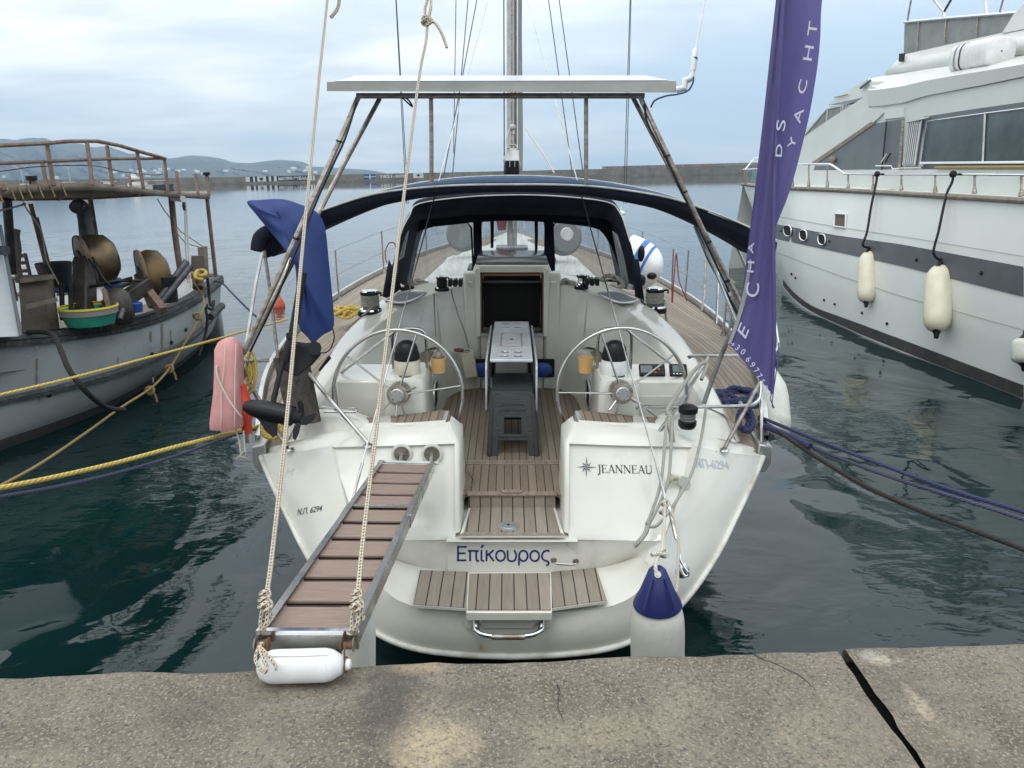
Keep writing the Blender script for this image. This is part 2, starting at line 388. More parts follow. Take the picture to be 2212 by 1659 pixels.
# a part of a part keeps its parent's origin so local matrices stay identity
def tb(name, parent, pts, r, m, n=8, sm=0, closed=False):
    if sm:
        if isinstance(r, (list, tuple)):
            k = len(pts)-1; r = [r[min(int(i/sm), k-1)]*(1-(i/sm-min(int(i/sm), k-1)))+r[min(int(i/sm), k-1)+1]*(i/sm-min(int(i/sm), k-1)) for i in range(k*sm+1)]
        pts = smooth_pts(pts, sm, closed)
    return build(MB().tube(pts, r, n, closed), name, m, parent)
def single(mb, name, m, label, cat, group=None, **k):
    return setp(build(mb, name, m, **k), label, cat, group)
def text(s, name, m, parent, org, xd, yd, h, depth=.002, spacing=1.0, shear=0, wscale=1.0, off=0, bold=0, flat=False):
    """flat lettering: org = lower-left corner, xd/yd directions in the current frame, h = capital height"""
    cu_ = bpy.data.curves.new(name, 'FONT'); cu_.body = s; cu_.size = 1; cu_.extrude = 0 if flat else .004; cu_.space_character = spacing; cu_.shear = shear; cu_.offset = bold
    t = bpy.data.objects.new(name, cu_); col.objects.link(t)
    dg = bpy.context.evaluated_depsgraph_get(); me = bpy.data.meshes.new_from_object(t.evaluated_get(dg))
    bpy.data.objects.remove(t)
    xd = V(xd).normalized(); yd = V(yd); yd = (yd-xd*yd.dot(xd)).normalized(); nn = xd.cross(yd)
    k = h/.73; mb = MB()
    mb.v = [V(org)+xd*v_.co.x*k*wscale+yd*v_.co.y*k+nn*(v_.co.z*.5+off) for v_ in me.vertices]
    mb.f = [list(p.vertices) for p in me.polygons]; mb.uv = [None]*len(mb.f)
    return build(mb, name, m, parent, smooth=False)
def drape(o, surf, off=.004):
    """lay the flat faces of o on a surface (rows of points in the boat frame), like a decal stuck on it"""
    from mathutils.geometry import intersect_ray_tri
    rows = [[XF @ V(p) for p in r_] for r_ in surf]; org = V(o['_o']); tris = []
    for k in range(len(rows)-1):
        for i in range(len(rows[0])-1):
            a, b_, c, e = rows[k][i], rows[k][i+1], rows[k+1][i+1], rows[k+1][i]; tris += [(a, b_, c), (a, c, e)]
    for v_ in o.data.vertices:
        p = v_.co+org; d = (p-EYE).normalized(); best = None
        for t3 in tris:
            h = intersect_ray_tri(t3[0], t3[1], t3[2], d, EYE, True)
            if h and (best is None or (h-EYE).length < (best-EYE).length): best = h
        if best: v_.co = best-d*off-org
    return o
def ribbons(strokes, w_, org, xd, yd, k):
    """flat lettering from pen strokes given in letter units"""
    xd = V(xd).normalized(); yd = V(yd); yd = (yd-xd*yd.dot(xd)).normalized(); m_ = MB()
    for st in strokes:
        p = [V((a, b_, 0)) for a, b_ in st]
        p = smooth_pts(p, 4) if len(p) > 2 else [p[0].lerp(p[1], i/10) for i in range(11)]
        L_, R_ = [], []
        for i in range(len(p)):
            t = (p[min(i+1, len(p)-1)]-p[max(i-1, 0)]).normalized(); n_ = V((-t.y, t.x, 0))
            L_.append(p[i]+n_*w_/2); R_.append(p[i]-n_*w_/2)
        m_.grid([[V(org)+xd*q.x*k+yd*q.y*k for q in L_], [V(org)+xd*q.x*k+yd*q.y*k for q in R_]], flip=True)
    return m_
def mirx(pts): return [V((-p[0], p[1], p[2])) for p in pts]
# ================================================================== SETTING
frame(WORLD)
def water_mat():
    m = bpy.data.materials.new('sea_water'); m.use_nodes = True; t = m.node_tree; b = t.nodes['Principled BSDF']
    tcn = t.nodes.new('ShaderNodeTexCoord'); vec = tcn.outputs['Object']
    b.inputs['Roughness'].default_value = .03; b.inputs['IOR'].default_value = 1.34; b.inputs['Specular IOR Level'].default_value = .68
    s = t.nodes.new('ShaderNodeSeparateXYZ'); t.links.new(vec, s.inputs[0])
    dist = s.outputs[1]
    far = ramp(t, mth(t, 'DIVIDE', dist, 60.0), [(.05, 0), (.9, 1)])
    c = mixc(t, ramp(t, noise(t, vec, .5, 3), [(.3, 0), (.7, 1)]), (.0018, .012, .013), (.003, .018, .018))
    t.links.new(c, b.inputs['Base Color'])
    big = noise(t, mapping(t, vec, (.9, .65, 1), (0, 0, .5)), 1.15, 2, .4, .5)
    med = noise(t, mapping(t, vec, (.8, 1.4, 1), (0, 0, -.25)), 3.0, 3, .5, .4)
    fin = noise(t, mapping(t, vec, (.6, 1.6, 1), (0, 0, .1)), 8.5, 4, .55, .2)
    swell = noise(t, mapping(t, vec, (.35, 1.3, 1), (0, 0, .05)), .8, 4, .55, .3)
    mk = ramp(t, noise(t, vec, .22, 2), [(.42, .12), (.62, 1)])
    near = mth(t, 'ADD', mth(t, 'MULTIPLY', big, .070), mth(t, 'MULTIPLY', mth(t, 'MULTIPLY', med, mk), .022))
    near = mth(t, 'ADD', near, mth(t, 'MULTIPLY', mth(t, 'MULTIPLY', fin, mk), .0035))
    fd = ramp(t, mth(t, 'DIVIDE', dist, 300.0), [(.08, 1), (.5, .10)])
    farh = mth(t, 'MULTIPLY', fd, mth(t, 'ADD', mth(t, 'MULTIPLY', swell, .016), mth(t, 'ADD', mth(t, 'MULTIPLY', med, .0055), mth(t, 'MULTIPLY', fin, .0018))))
    mxn = t.nodes.new('ShaderNodeMix'); t.links.new(far, mxn.inputs[0]); t.links.new(near, mxn.inputs[2]); t.links.new(farh, mxn.inputs[3])
    bn = t.nodes.new('ShaderNodeBump'); bn.inputs['Strength'].default_value = 1.0; bn.inputs['Distance'].default_value = 1.0
    t.links.new(mxn.outputs[0], bn.inputs['Height']); t.links.new(bn.outputs[0], b.inputs['Normal'])
    MT['sea_water'] = m
water_mat()
S_ = 12000
ys = [1.0, 6, 14, 30, 80, 250, 900, 3000, S_]
mb = MB().grid([[V((x, y, 0)) for x in (-S_, -600, -60, -12, 0, 12, 60, 600, S_)] for y in ys], flip=True)
setp(build(mb, 'sea_water', 'sea_water', smooth=False, loc=(0, 6, 0)), kind='structure')
# ---- quay
def quay_mat():
    m = bpy.data.materials.new('quay_concrete'); m.use_nodes = True; t = m.node_tree; b = t.nodes['Principled BSDF']
    tcn = t.nodes.new('ShaderNodeTexCoord'); vec = tcn.outputs['Object']
    base = mixc(t, ramp(t, noise(t, vec, 3.2, 8, .65, .6), [(.35, 0), (.68, 1)]), (.105, .088, .064), (.215, .183, .136))
    fine = noise(t, vec, 55, 6, .75)
    base = mixc(t, ramp(t, fine, [(.36, .9), (.50, 0)]), base, (.04, .036, .031))
    base = mixc(t, ramp(t, noise(t, vec, 95, 3, .6), [(.55, 0), (.62, .8)]), base, (.28, .245, .19))
    vo = t.nodes.new('ShaderNodeTexVoronoi'); vo.inputs['Scale'].default_value = 78; vo.inputs['Randomness'].default_value = 1
    wv = t.nodes.new('ShaderNodeVectorMath'); wv.operation = 'ADD'; t.links.new(vec, wv.inputs[0])
    sc_ = t.nodes.new('ShaderNodeVectorMath'); sc_.operation = 'SCALE'; sc_.inputs[3].default_value = .012
    t.links.new(noise(t, vec, 60, 2, out=1), sc_.inputs[0]); t.links.new(sc_.outputs[0], wv.inputs[1]); t.links.new(wv.outputs[0], vo.inputs['Vector'])
    sp = t.nodes.new('ShaderNodeSeparateColor'); t.links.new(vo.outputs['Color'], sp.inputs[0])
    peb = mth(t, 'MULTIPLY', mth(t, 'LESS_THAN', vo.outputs['Distance'], .33), mth(t, 'GREATER_THAN', sp.outputs[0], .68))
    pc = mixc(t, sp.outputs[1], (.32, .285, .23), (.15, .15, .14))
    base = mixc(t, mth(t, 'MULTIPLY', peb, .75), base, pc)
    # larger stains
    base = mixc(t, ramp(t, noise(t, vec, 1.4, 5, .7, 1), [(.52, 0), (.74, .45)]), base, (.085, .078, .066))
    base = mixc(t, ramp(t, noise(t, mapping(t, vec, loc=(4, 2, 0)), 1.7, 6, .7, .8), [(.58, 0), (.76, .4)]), base, (.36, .30, .21))
    # worn cream patch, the dark stain beside it, painted contact shadow of the fender
    def blob(c, rx, ry, wob, lo, hi):
        s = t.nodes.new('ShaderNodeSeparateXYZ'); t.links.new(vec, s.inputs[0])
        dx = mth(t, 'DIVIDE', mth(t, 'SUBTRACT', s.outputs[0], c[0]), rx); dy = mth(t, 'DIVIDE', mth(t, 'SUBTRACT', s.outputs[1], c[1]), ry)
        d = mth(t, 'SQRT', mth(t, 'ADD', mth(t, 'MULTIPLY', dx, dx), mth(t, 'MULTIPLY', dy, dy)))
        d = mth(t, 'ADD', d, mth(t, 'MULTIPLY', mth(t, 'SUBTRACT', noise(t, vec, 14, 6, .7), .5), wob))
        return ramp(t, d, [(lo, 1), (hi, 0)])
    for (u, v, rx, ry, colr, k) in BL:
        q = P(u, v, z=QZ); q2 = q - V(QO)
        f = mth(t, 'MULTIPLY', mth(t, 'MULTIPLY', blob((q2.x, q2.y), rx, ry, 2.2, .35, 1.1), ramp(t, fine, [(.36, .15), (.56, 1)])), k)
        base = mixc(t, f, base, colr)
    vx = t.nodes.new('ShaderNodeTexVoronoi'); vx.feature = 'DISTANCE_TO_EDGE'; vx.inputs['Scale'].default_value = 1.3
    wv2 = t.nodes.new('ShaderNodeVectorMath'); wv2.operation = 'ADD'; t.links.new(vec, wv2.inputs[0])
    sc2 = t.nodes.new('ShaderNodeVectorMath'); sc2.operation = 'SCALE'; sc2.inputs[3].default_value = .35
    t.links.new(noise(t, vec, 5, 5, .7, out=1), sc2.inputs[0]); t.links.new(sc2.outputs[0], wv2.inputs[1]); t.links.new(wv2.outputs[0], vx.inputs['Vector'])
    crk = mth(t, 'MULTIPLY', mth(t, 'LESS_THAN', vx.outputs['Distance'], .0), ramp(t, noise(t, vec, 1.1, 2), [(.50, 0), (.56, 1)]))
    base = mixc(t, mth(t, 'MULTIPLY', crk, .7), base, (.03, .027, .022))
    t.links.new(base, b.inputs['Base Color']); b.inputs['Roughness'].default_value = .9
    bn = t.nodes.new('ShaderNodeBump'); bn.inputs['Strength'].default_value = .7; bn.inputs['Distance'].default_value = .006
    h = mth(t, 'ADD', fine, mth(t, 'MULTIPLY', peb, .3)); h = mth(t, 'SUBTRACT', h, crk)
    t.links.new(h, bn.inputs['Height']); t.links.new(bn.outputs[0], b.inputs['Normal']); MT['quay_concrete'] = m
QZ = 1.5; QO = (0, 2, QZ)
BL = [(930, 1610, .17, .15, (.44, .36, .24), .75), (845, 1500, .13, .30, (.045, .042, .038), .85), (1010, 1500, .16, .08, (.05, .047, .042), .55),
      (905, 1440, .13, .05, (.38, .29, .18), .6), (690, 1478, .2, .035, (.04, .036, .03), .6), (1905, 1425, .07, .04, (.44, .38, .29), .8),  # the flat dark blob is the skid fender's contact shadow, painted in
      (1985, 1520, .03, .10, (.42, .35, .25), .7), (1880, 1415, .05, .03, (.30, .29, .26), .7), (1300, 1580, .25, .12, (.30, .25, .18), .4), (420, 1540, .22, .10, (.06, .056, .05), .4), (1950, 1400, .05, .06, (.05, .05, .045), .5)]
quay_mat()
e0 = P(0, 1455, z=QZ); e1 = P(1803, 1397, z=QZ); e2 = P(1818, 1391, z=QZ); e3 = P(2212, 1382, z=QZ)
j1 = P(1980, 1659, z=QZ); j2 = P(2006, 1659, z=QZ); j1b = P(2030, 1659, z=QZ)
dl = (e1-e0).normalized(); dr_ = (e3-e2).normalized(); dj = (j1-e1).normalized(); dk_ = (j2-e2).normalized()
def slab(a, b, sidea, sideb, name):
    rnd = random.Random(len(name)); n = 220; top = []
    for i in range(n+1):
        p = a.lerp(b, i/n); nrm = V((0, -1, 0)); jag = noise1(p.x*3)*.012+noise1(p.x*13+5)*.006+noise1(p.x*40)*.003
        top.append(p+nrm*(.004+jag))
    rows = []
    lip = [p+V((0, .0, 0)) for p in top]
    def back(p, s, d): return None
    rows.append([p+V((0, -.02, -2.2)) for p in lip]); rows.append([p+V((0, .0, -.03)) for p in lip])
    rows.append([p+V((0, -.006, -.010)) for p in lip]); rows.append([p+V((0, -.022, 0)) for p in lip])
    ds = [.05*k for k in range(1, 61)]+[6, 18]
    for dist in ds:
        r_ = [(top[i]+ (sidea*(1-i/n)+sideb*(i/n))*dist) for i in range(n+1)]
        if len(name) == 1: r_[-1] = r_[-1]+V((noise1(dist*4.1)*.007+noise1(dist*13)*.006, 0, 0))
        else: r_[0] = r_[0]+V((noise1(dist*3.7+50)*.006+noise1(dist*12+9)*.006, 0, 0))
        rows.append(r_)
    m = MB().grid(rows, flip=True)
    return m
def noise1(x):
    i = math.floor(x); f = x-i; f = f*f*(3-2*f); h = lambda k: (math.sin(k*127.1+311.7)*43758.5453) % 1.0
    return (h(i)*(1-f)+h(i+1)*f)*2-1
far_l = e0-dl*14; far_r = e3+dr_*14
m1 = slab(far_l, e1, V((0, -1, 0)), dj, 'l'); m2 = slab(e2, far_r, dk_, V((0, -1, 0)), 'rr')
# side faces of the joint
def jside(e, sgn, mbx):
    rows = [[e+dj*d+V((noise1(d*9+sgn)*.010, 0, zz_)) for d in [i*.05 for i in range(70)]] for zz_ in (0, -.02, -.5)]
    mbx.grid(rows, flip=sgn > 0)
for mm, nm in ((m1, 'quay_pavement'), (m2, 'quay_pavement')):
    setp(build(mm, nm, 'quay_concrete', loc=QO, ang=50), kind='structure')
jg = MB().grid([[e1+dj*(-.02+i*.25)+V((dx, 0, -.07)) for dx in (-.05, .12)] for i in range(60)])
setp(build(jg, 'joint_fill', 'black_matt', loc=QO), kind='structure')
# crack in the left slab, a thin groove laid as a dark sliver of grit
for pts, w_ in (([(1612, 1404), (1640, 1420), (1690, 1440), (1730, 1462), (1765, 1492)], .0035), ([(1203, 1480), (1208, 1500), (1206, 1525), (1212, 1545), (1222, 1562)], .0025)):
    q = smooth_pts([P(u, v, z=QZ+.002) for u, v in pts], 8); q = [p+V((noise1(i*1.7)*.004, noise1(i*2.3+9)*.004, 0)) for i, p in enumerate(q)]
    rows = [[p+V((-w_*(1-i/len(q)*.6)*.6, 0, 0)), p+V((w_*(1-i/len(q)*.6)*.6, .001, 0))] for i, p in enumerate(q)]
    setp(build(MB().grid(rows), 'crack', 'black_matt', loc=QO, smooth=False), kind='structure')
# ---- breakwater (far harbour wall)
bwl = [(-400, 400.5), (230, 400.5), (488, 400.3), (700, 396.5), (960, 389.5), (1301, 383.5), (1600, 377)]
pw = [P(u, v, z=0) for u, v in bwl]
pw = [P(u, v, y=yy) for (u, v), yy in zip(bwl, (345, 345, 350, 365, 385, 400, 420))]
pw = [V((p.x, p.y, 0)) for p in pw]
# height of the wall top follows the photograph: top row pixel -> z at the wall's distance
tops = [(-400, 395), (230, 386.5), (488, 382.5), (700, 378), (960, 372.5), (1301, 365), (1600, 357)]
bw = thing('breakwater', pw[3], 'long grey concrete breakwater with painted banners closing the harbour behind the boats', 'breakwater')
zt = [max(2.5, P(u, v, y=p.y).z) for (u, v), p in zip(tops, pw)]
z0 = [P(u, v, y=p.y).z for (u, v), p in zip(bwl, pw)]
print('bw', [(round(p.y), round(a, 2), round(b_, 2)) for p, a, b_ in zip(pw, z0, zt)])
ext = pw+[pw[-1]+(pw[-1]-pw[-2])*3]; zt2 = zt+[zt[-1]]
mb = MB().grid([[p+V((0, -1.5, -1)) for p in ext], [p+V((0, -1.5, .9)) for p in ext]]); mb.grid([[p+V((0, -1.5, .9)) for p in ext], [p+V((0, .3, .9)) for p in ext]])
build(mb, 'footing', 'bw_concrete', bw, smooth=False)
mb = MB().grid([[p+V((0, .3, .9)) for p in ext], [p+V((0, .5, z)) for p, z in zip(ext, zt2)], [p+V((0, 4, z)) for p, z in zip(ext, zt2)], [p+V((0, 4, -1)) for p in ext]])
build(mb, 'wall', 'bw_concrete', bw, smooth=False)
def wallpt(u, fz, off=-.15):
    """point on the breakwater face under pixel column u, fz = fraction of its height"""
    d = (P(u, 390, D=1)-EYE); 
    for i in range(len(ext)-1):
        a, b = ext[i], ext[i+1]
        # intersect in plan
        det = d.x*(-(b.y-a.y))+d.y*(b.x-a.x)
        t_ = (a.x*(-(b.y-a.y))+a.y*(b.x-a.x))/det
        p = V((d.x*t_, d.y*t_, 0)); s_ = (p-a).dot(b-a)/(b-a).length_squared
        if 0 <= s_ <= 1.0001:
            zz_ = zt2[i]*(1-s_)+zt2[i+1]*s_
            return V((p.x, p.y+.3+off, .9+(zz_-.9)*fz))
def wrect(mbx, u0, u1, f0, f1, off=-.15):
    mbx.add([wallpt(u0, f0, off), wallpt(u1, f0, off), wallpt(u1, f1, off), wallpt(u0, f1, off)], [(0, 1, 2, 3)])
m_ = MB(); wrect(m_, 531, 680, .0, .98); build(m_, 'banner', 'bw_navy', bw, smooth=False)
m_ = MB()
for a, b in ((531, 540), (547, 551), (556, 575), (581, 586), (592, 598), (670, 675), (676.5, 680)): wrect(m_, a, b, .02, .96, -.3)
build(m_, 'stripe', 'bw_white', bw, smooth=False)
m_ = MB(); q = [wallpt(u, f, -.4) for u, f in ((561, .75), (569, .75), (569, .4), (565, .12), (561, .4))]; m_.add(q, [(0, 4, 3, 2, 1)])
build(m_, 'shield', 'bw_navy', bw, smooth=False)
def wtext(s, u0, u1, f0, f1, m, bold=.02):
    a = wallpt(u0, f0, -.5); b = wallpt(u1, f0, -.5); c = wallpt(u0, f1, -.5)
    o = text(s, 'lettering', m, bw, a, b-a, c-a, (c-a).length, bold=bold)
    xs = [v_.co for v_ in o.data.vertices]; dd = (b-a).normalized(); org = V(bw['_o'])
    L0 = max((p+org-a).dot(dd) for p in xs); k = (b-a).length/L0
    for v_ in o.data.vertices: v_.co += dd*((v_.co+org-a).dot(dd)*(k-1))
wtext('ΜΑΥΡΗ ΘΥΕΛΛΑ', 602, 669, .22, .78, 'bw_white', .05)
wtext('1821-2021', 821, 880, .28, .78, 'bw_white', .03)
m_ = MB(); wrect(m_, 787, 812, .05, .92); build(m_, 'flag_painting', 'bw_blue', bw, smooth=False)
m_ = MB(); wrect(m_, 798.5, 801, .05, .92, -.3); wrect(m_, 787, 812, .42, .56, -.32); build(m_, 'flag_cross', 'bw_white', bw, smooth=False)
m_ = MB(); wrect(m_, 893, 915, .1, .98); build(m_, 'sign_painting', 'bw_white', bw, smooth=False)
m_ = MB(); wrect(m_, 902.6, 906, .38, .78, -.3); wrect(m_, 900.5, 908, .5, .66, -.32); build(m_, 'cross', 'bw_navy', bw, smooth=False)
# upper wall with graffiti on the right
ru = [1301, 1400, 1500, 1600, 1760]
lo_ = [wallpt(u, 1, .5) for u in ru]; rows = [lo_, [p+V((0, 0, 1.25)) for p in lo_], [p+V((0, 2, 1.25)) for p in lo_]]
build(MB().grid(rows), 'upper_wall', 'bw_light', bw, smooth=False)
rg = random.Random(5); cols = {'graffiti_blue': (.05, .16, .34), 'graffiti_teal': (.06, .22, .24), 'graffiti_red': (.38, .08, .06), 'graffiti_violet': (.20, .14, .30), 'graffiti_orange': (.42, .19, .10), 'graffiti_grey': (.15, .15, .15)}
for cn, cc in cols.items():
    mat(cn, cc, tuple(x*.6+.05 for x in cc), 2, .9); m_ = MB()
    for i in range(16):
        u = rg.uniform(1306, 1560); q = wallpt(u, 1, .35); ww = rg.uniform(.2, 1.1); hh = rg.uniform(.2, .8); zz_ = rg.uniform(.12, 1.1-hh)
        n_ = 7; m_.add([q+V((cos(2*pi*k/n_)*ww*rg.uniform(.5, 1.1), -.02*i*.1, zz_+hh/2+sin(2*pi*k/n_)*hh*.5*rg.uniform(.5, 1.2))) for k in range(n_)], [tuple(range(n_))])
    build(m_, 'graffiti', cn, bw, smooth=False)
# ---- hills
prof = [(-700, 330), (-300, 305), (-60, 296), (0, 299), (32, 302), (61, 298.5), (96, 298.5), (118, 305), (172, 310), (196, 317.7), (235, 317.6), (277, 331), (294, 332), (316, 339.7), (368, 342), (414, 336), (461, 339.7), (485, 344.6), (505, 350.7), (540, 352), (577, 347.5), (606, 345.5), (638, 347.5), (655, 350), (676, 359.5), (696, 360.5), (750, 364), (801, 368), (835, 375)]
HY = 5200
def hill(profile, y0, y1, scl, name):
    pr = smooth_pts([V((u, v, 0)) for u, v in profile], 7); rows = []
    K = 22
    for k in range(K+1):
        f = k/K; row = []
        for i, q in enumerate(pr):
            pt = P(q.x, q.y, y=y1); yy = y0+(y1-y0)*f; h = pt.z*scl
            nn_ = (noise1(i*.33+k*.21)*.35+noise1(i*.9+k*.77+40)*.2+noise1(i*2.1+k*1.3+80)*.1)
            z = -3+(h+3)*(f**.85)*(1+nn_*(1-f)*.9) if f < 1 else h*(1+noise1(i*1.9)*.008)
            row.append(V((pt.x*yy/y1, yy+noise1(i*.5+k)*60*(1-f), z)))
        rows.append(row)
    return MB().grid(rows)
setp(build(hill(prof, 3600, HY, 1.0, 'h'), 'hills', 'hill', loc=(-2000, 4500, 0), ang=60), kind='structure')
# white houses scattered at the foot of the hills
rh = random.Random(3); hs = None
for i in range(46):
    u = rh.choice([rh.uniform(0, 380), rh.uniform(0, 700)]); yy = rh.uniform(3650, 4100)
    base = P(u, 388, y=yy); x = base.x; f = (yy-3600)/(HY-3600)
    zz_ = 240*(f**.85)*.5; w_ = rh.uniform(9, 22); h_ = rh.uniform(6, 11)
    m_ = MB().box((x, yy-80, zz_+h_/2), (w_, 12, h_)); 
    m_.add([(x-w_/2, yy-86, zz_+h_), (x+w_/2, yy-86, zz_+h_), (x+w_/2, yy-74, zz_+h_), (x-w_/2, yy-74, zz_+h_), (x-w_/2, yy-80, zz_+h_+2), (x+w_/2, yy-80, zz_+h_+2)], [(0, 1, 5, 4), (2, 3, 4, 5), (0, 4, 3), (1, 2, 5)])
    o = single(m_, 'distant_house', 'house', 'tiny white house among the scatter at the foot of the far hills', 'house', 'white houses on the far shore', smooth=False)
# ---- haze
hz = bpy.data.materials.new('haze'); hz.use_nodes = True; t = hz.node_tree; t.nodes.clear()
o_ = t.nodes.new('ShaderNodeOutputMaterial'); pv = t.nodes.new('ShaderNodeVolumePrincipled'); pv.inputs['Color'].default_value = (.55, .77, 1.0, 1)
pv.inputs['Density'].default_value = 0.00011; pv.inputs['Anisotropy'].default_value = 0.0; t.links.new(pv.outputs[0], o_.inputs['Volume']); MT['haze'] = hz
build_haze = True
if build_haze:
    hb = MB().box((-500, 2700, 248), (9000, 5900, 504))
    setp(build(hb, 'haze', 'haze', loc=(-500, 2700, -4), smooth=False), kind='stuff')
# ================================================================== SAILING YACHT
frame(BOAT)
sb = thing('sailing_yacht', (0, 8, .3), 'white sailing yacht moored stern-to at the quay, twin steering wheels and teak cockpit', 'sailing boat')
def part(mbx, name, m, parent=sb, **k): return build(mbx, name, m, parent, **k)
def lerp(a, b, t): return a+(b-a)*t
def both(f):
    for s in (1, -1): f(s)
def sx(s, pts): return [V((p[0]*s, p[1], p[2])) for p in pts]
# ---------- transom outline (starboard), from corner down to the centre
Tpx = [(1648, 985), (1634, 1020), (1612, 1068), (1585, 1125), (1558, 1180), (1528, 1230), (1494, 1278), (1450, 1325), (1395, 1368), (1320, 1398), (1220, 1412), (1102, 1417)]
Tn = [P(u, v, D=5.55-.94*((v-985)/432.)) for u, v in Tpx]
Tn[-1].x = 0; TE = smooth_pts(Tn, 4)
Ipx = [(1498, 963), (1478, 1040), (1455, 1120), (1432, 1169), (1414, 1218), (1396, 1256), (1367, 1287), (1330, 1306), (1290, 1315), (1240, 1320), (1180, 1322), (1102, 1323)]
Inn = [P(u, v, D=5.2-.65*((v-963)/360.)) for u, v in Ipx]; Inn[-1].x = 0
IE = smooth_pts(Inn, 4)
# ---------- hull
sheer = [(1.85, 5.22, 1.12), (1.98, 5.7, 1.27), (2.08, 6.15, 1.36), (2.2, 7.0, 1.44), (2.25, 7.9, 1.49), (2.26, 8.85, 1.52), (2.18, 10, 1.56), (1.9, 12, 1.62), (1.35, 14, 1.70), (.7, 15.8, 1.78), (.05, 17.2, 1.86)]
WINGS = {}
def hull(s):
    rows = []
    for b, y, z in sheer:
        k = max(0, (17.2-y)/12); rows.append([(b*s, y, z), (b*.95*s, y+.0, z*.72), (b*.84*s, y, z*.36), (b*.66*s, y, .02), (b*.5*s, y, -.35), (0, y, -.5)])
    m_ = MB().grid(rows, flip=s < 0)
    # run aft from the corner station to the transom edge
    e = [V((p.x*s, p.y, p.z)) for p in TE]; n = len(e); st0 = smooth_pts([V((1.85, 5.22, 1.12)), V((1.70, 5.3, .8)), V((1.46, 5.3, .4)), V((1.15, 5.3, .02)), V((.92, 5.3, -.35)), V((0, 5.3, -.5))], 9)
    st0 = [V((p.x*s, p.y, p.z)) for p in st0]; r2 = [st0[min(len(st0)-1, round(i*(len(st0)-1)/(n-1)))] for i in range(n)]
    m_.grid([e, [a.lerp(b_, .5)+V((0, 0, -.05)) for a, b_ in zip(e, r2)], r2], flip=s > 0)
    part(m_, 'hull_side', 'gelcoat')
    part(MB().tube([p+V((0, -.008, 0)) for p in e], .019, 10), 'edge_moulding', 'rub_white')
    # transom wing panel
    i_ = [V((p.x*s, p.y, p.z)) for p in IE]
    rows = []
    for k in range(9):
        f = k/8; rows.append([a.lerp(b_, f)+V((0, -.03*sin(pi*f), -.0)) for a, b_ in zip(e, i_)])
    WINGS[s] = list(rows)
    rows.append([V((p.x-.05*s, p.y+.06, p.z-.012)) if i < 17 else V((p.x, p.y+.002, p.z-.002)) for i, p in enumerate(i_)])
    part(MB().grid(rows, flip=s > 0), 'transom_wing', 'gelcoat', ang=60)
both(hull)
# ---------- swim platform floor, bowl, wall
PZ = .57
def q(u, v, **k): return P(u, v, **k)
bowl = [q(1190, 1236, z=.60), q(1240, 1234, z=.60), q(1290, 1228, z=.61), q(1335, 1216, z=.64), q(1375, 1205, z=.70), q(1411, 1218, D=4.74)]
top_ = [q(1228, 1166, D=4.90), q(1270, 1166, D=4.90), q(1320, 1167, D=4.88), q(1365, 1168, D=4.86), q(1400, 1169, D=4.84), q(1432, 1169, D=4.83)]
lip = [q(1102, 1323, D=4.55), q(1180, 1322, D=4.55), q(1240, 1320, D=4.555), q(1290, 1315, D=4.56), q(1330, 1306, D=4.58), q(1367, 1287, D=4.615), q(1396, 1256, D=4.67), q(1411, 1218, D=4.74)]
def plat(s):
    b_ = smooth_pts([V((0, bowl[0].y, .60))]+bowl, 4); l_ = smooth_pts(lip, 4); l_[0].x = 0
    n = 24; pick = lambda a, f: a[min(len(a)-1, round(f*(len(a)-1)))]
    A = [pick(b_, i/n) for i in range(n+1)]; B = [pick(l_, i/n) for i in range(n+1)]
    rows = [[V((a.lerp(c, f).x*s, a.lerp(c, f).y, a.lerp(c, f).z)) for a, c in zip(A, B)] for f in (0, .12, .35, .65, .9, 1)]
    part(MB().grid(rows, flip=s > 0), 'platform', 'gelcoat', ang=60)
    # curved riser between platform and the ledge under the block
    t_ = smooth_pts(top_, 4); c_ = smooth_pts(bowl, 4); m = min(len(t_), len(c_))
    rr = []
    for f in [i/8 for i in range(9)]:
        rr.append([V(((t_[i].x+(c_[i].x-t_[i].x)*f)*s, t_[i].y+(c_[i].y-t_[i].y)*(f**1.6), t_[i].z+(c_[i].z-t_[i].z)*(f**.8))) for i in range(m)])
    part(MB().grid(rr, flip=s < 0), 'riser', 'gelcoat', ang=60)
both(plat)
# centre wall carrying the name
wt = q(1102, 1160, D=4.92); wb = V((0, bowl[0].y, .60))
xw = .365
m_ = MB(); rows = []
for f, bul in ((0, 0), (.04, -.03), (.12, -.045), (.3, -.05), (.6, -.035), (.9, -.01), (1, 0)):
    p = wt.lerp(wb, f); rows.append([(x, p.y+bul*.5*(1-(abs(x)/.42)**4), p.z) for x in (-.42, -.34, -.33, -.15, 0, .15, .33, .34, .42)])
WY = wt.y
NAMEW = rows
part(m_.grid(rows, flip=False), 'name_wall', 'gelcoat', ang=60)
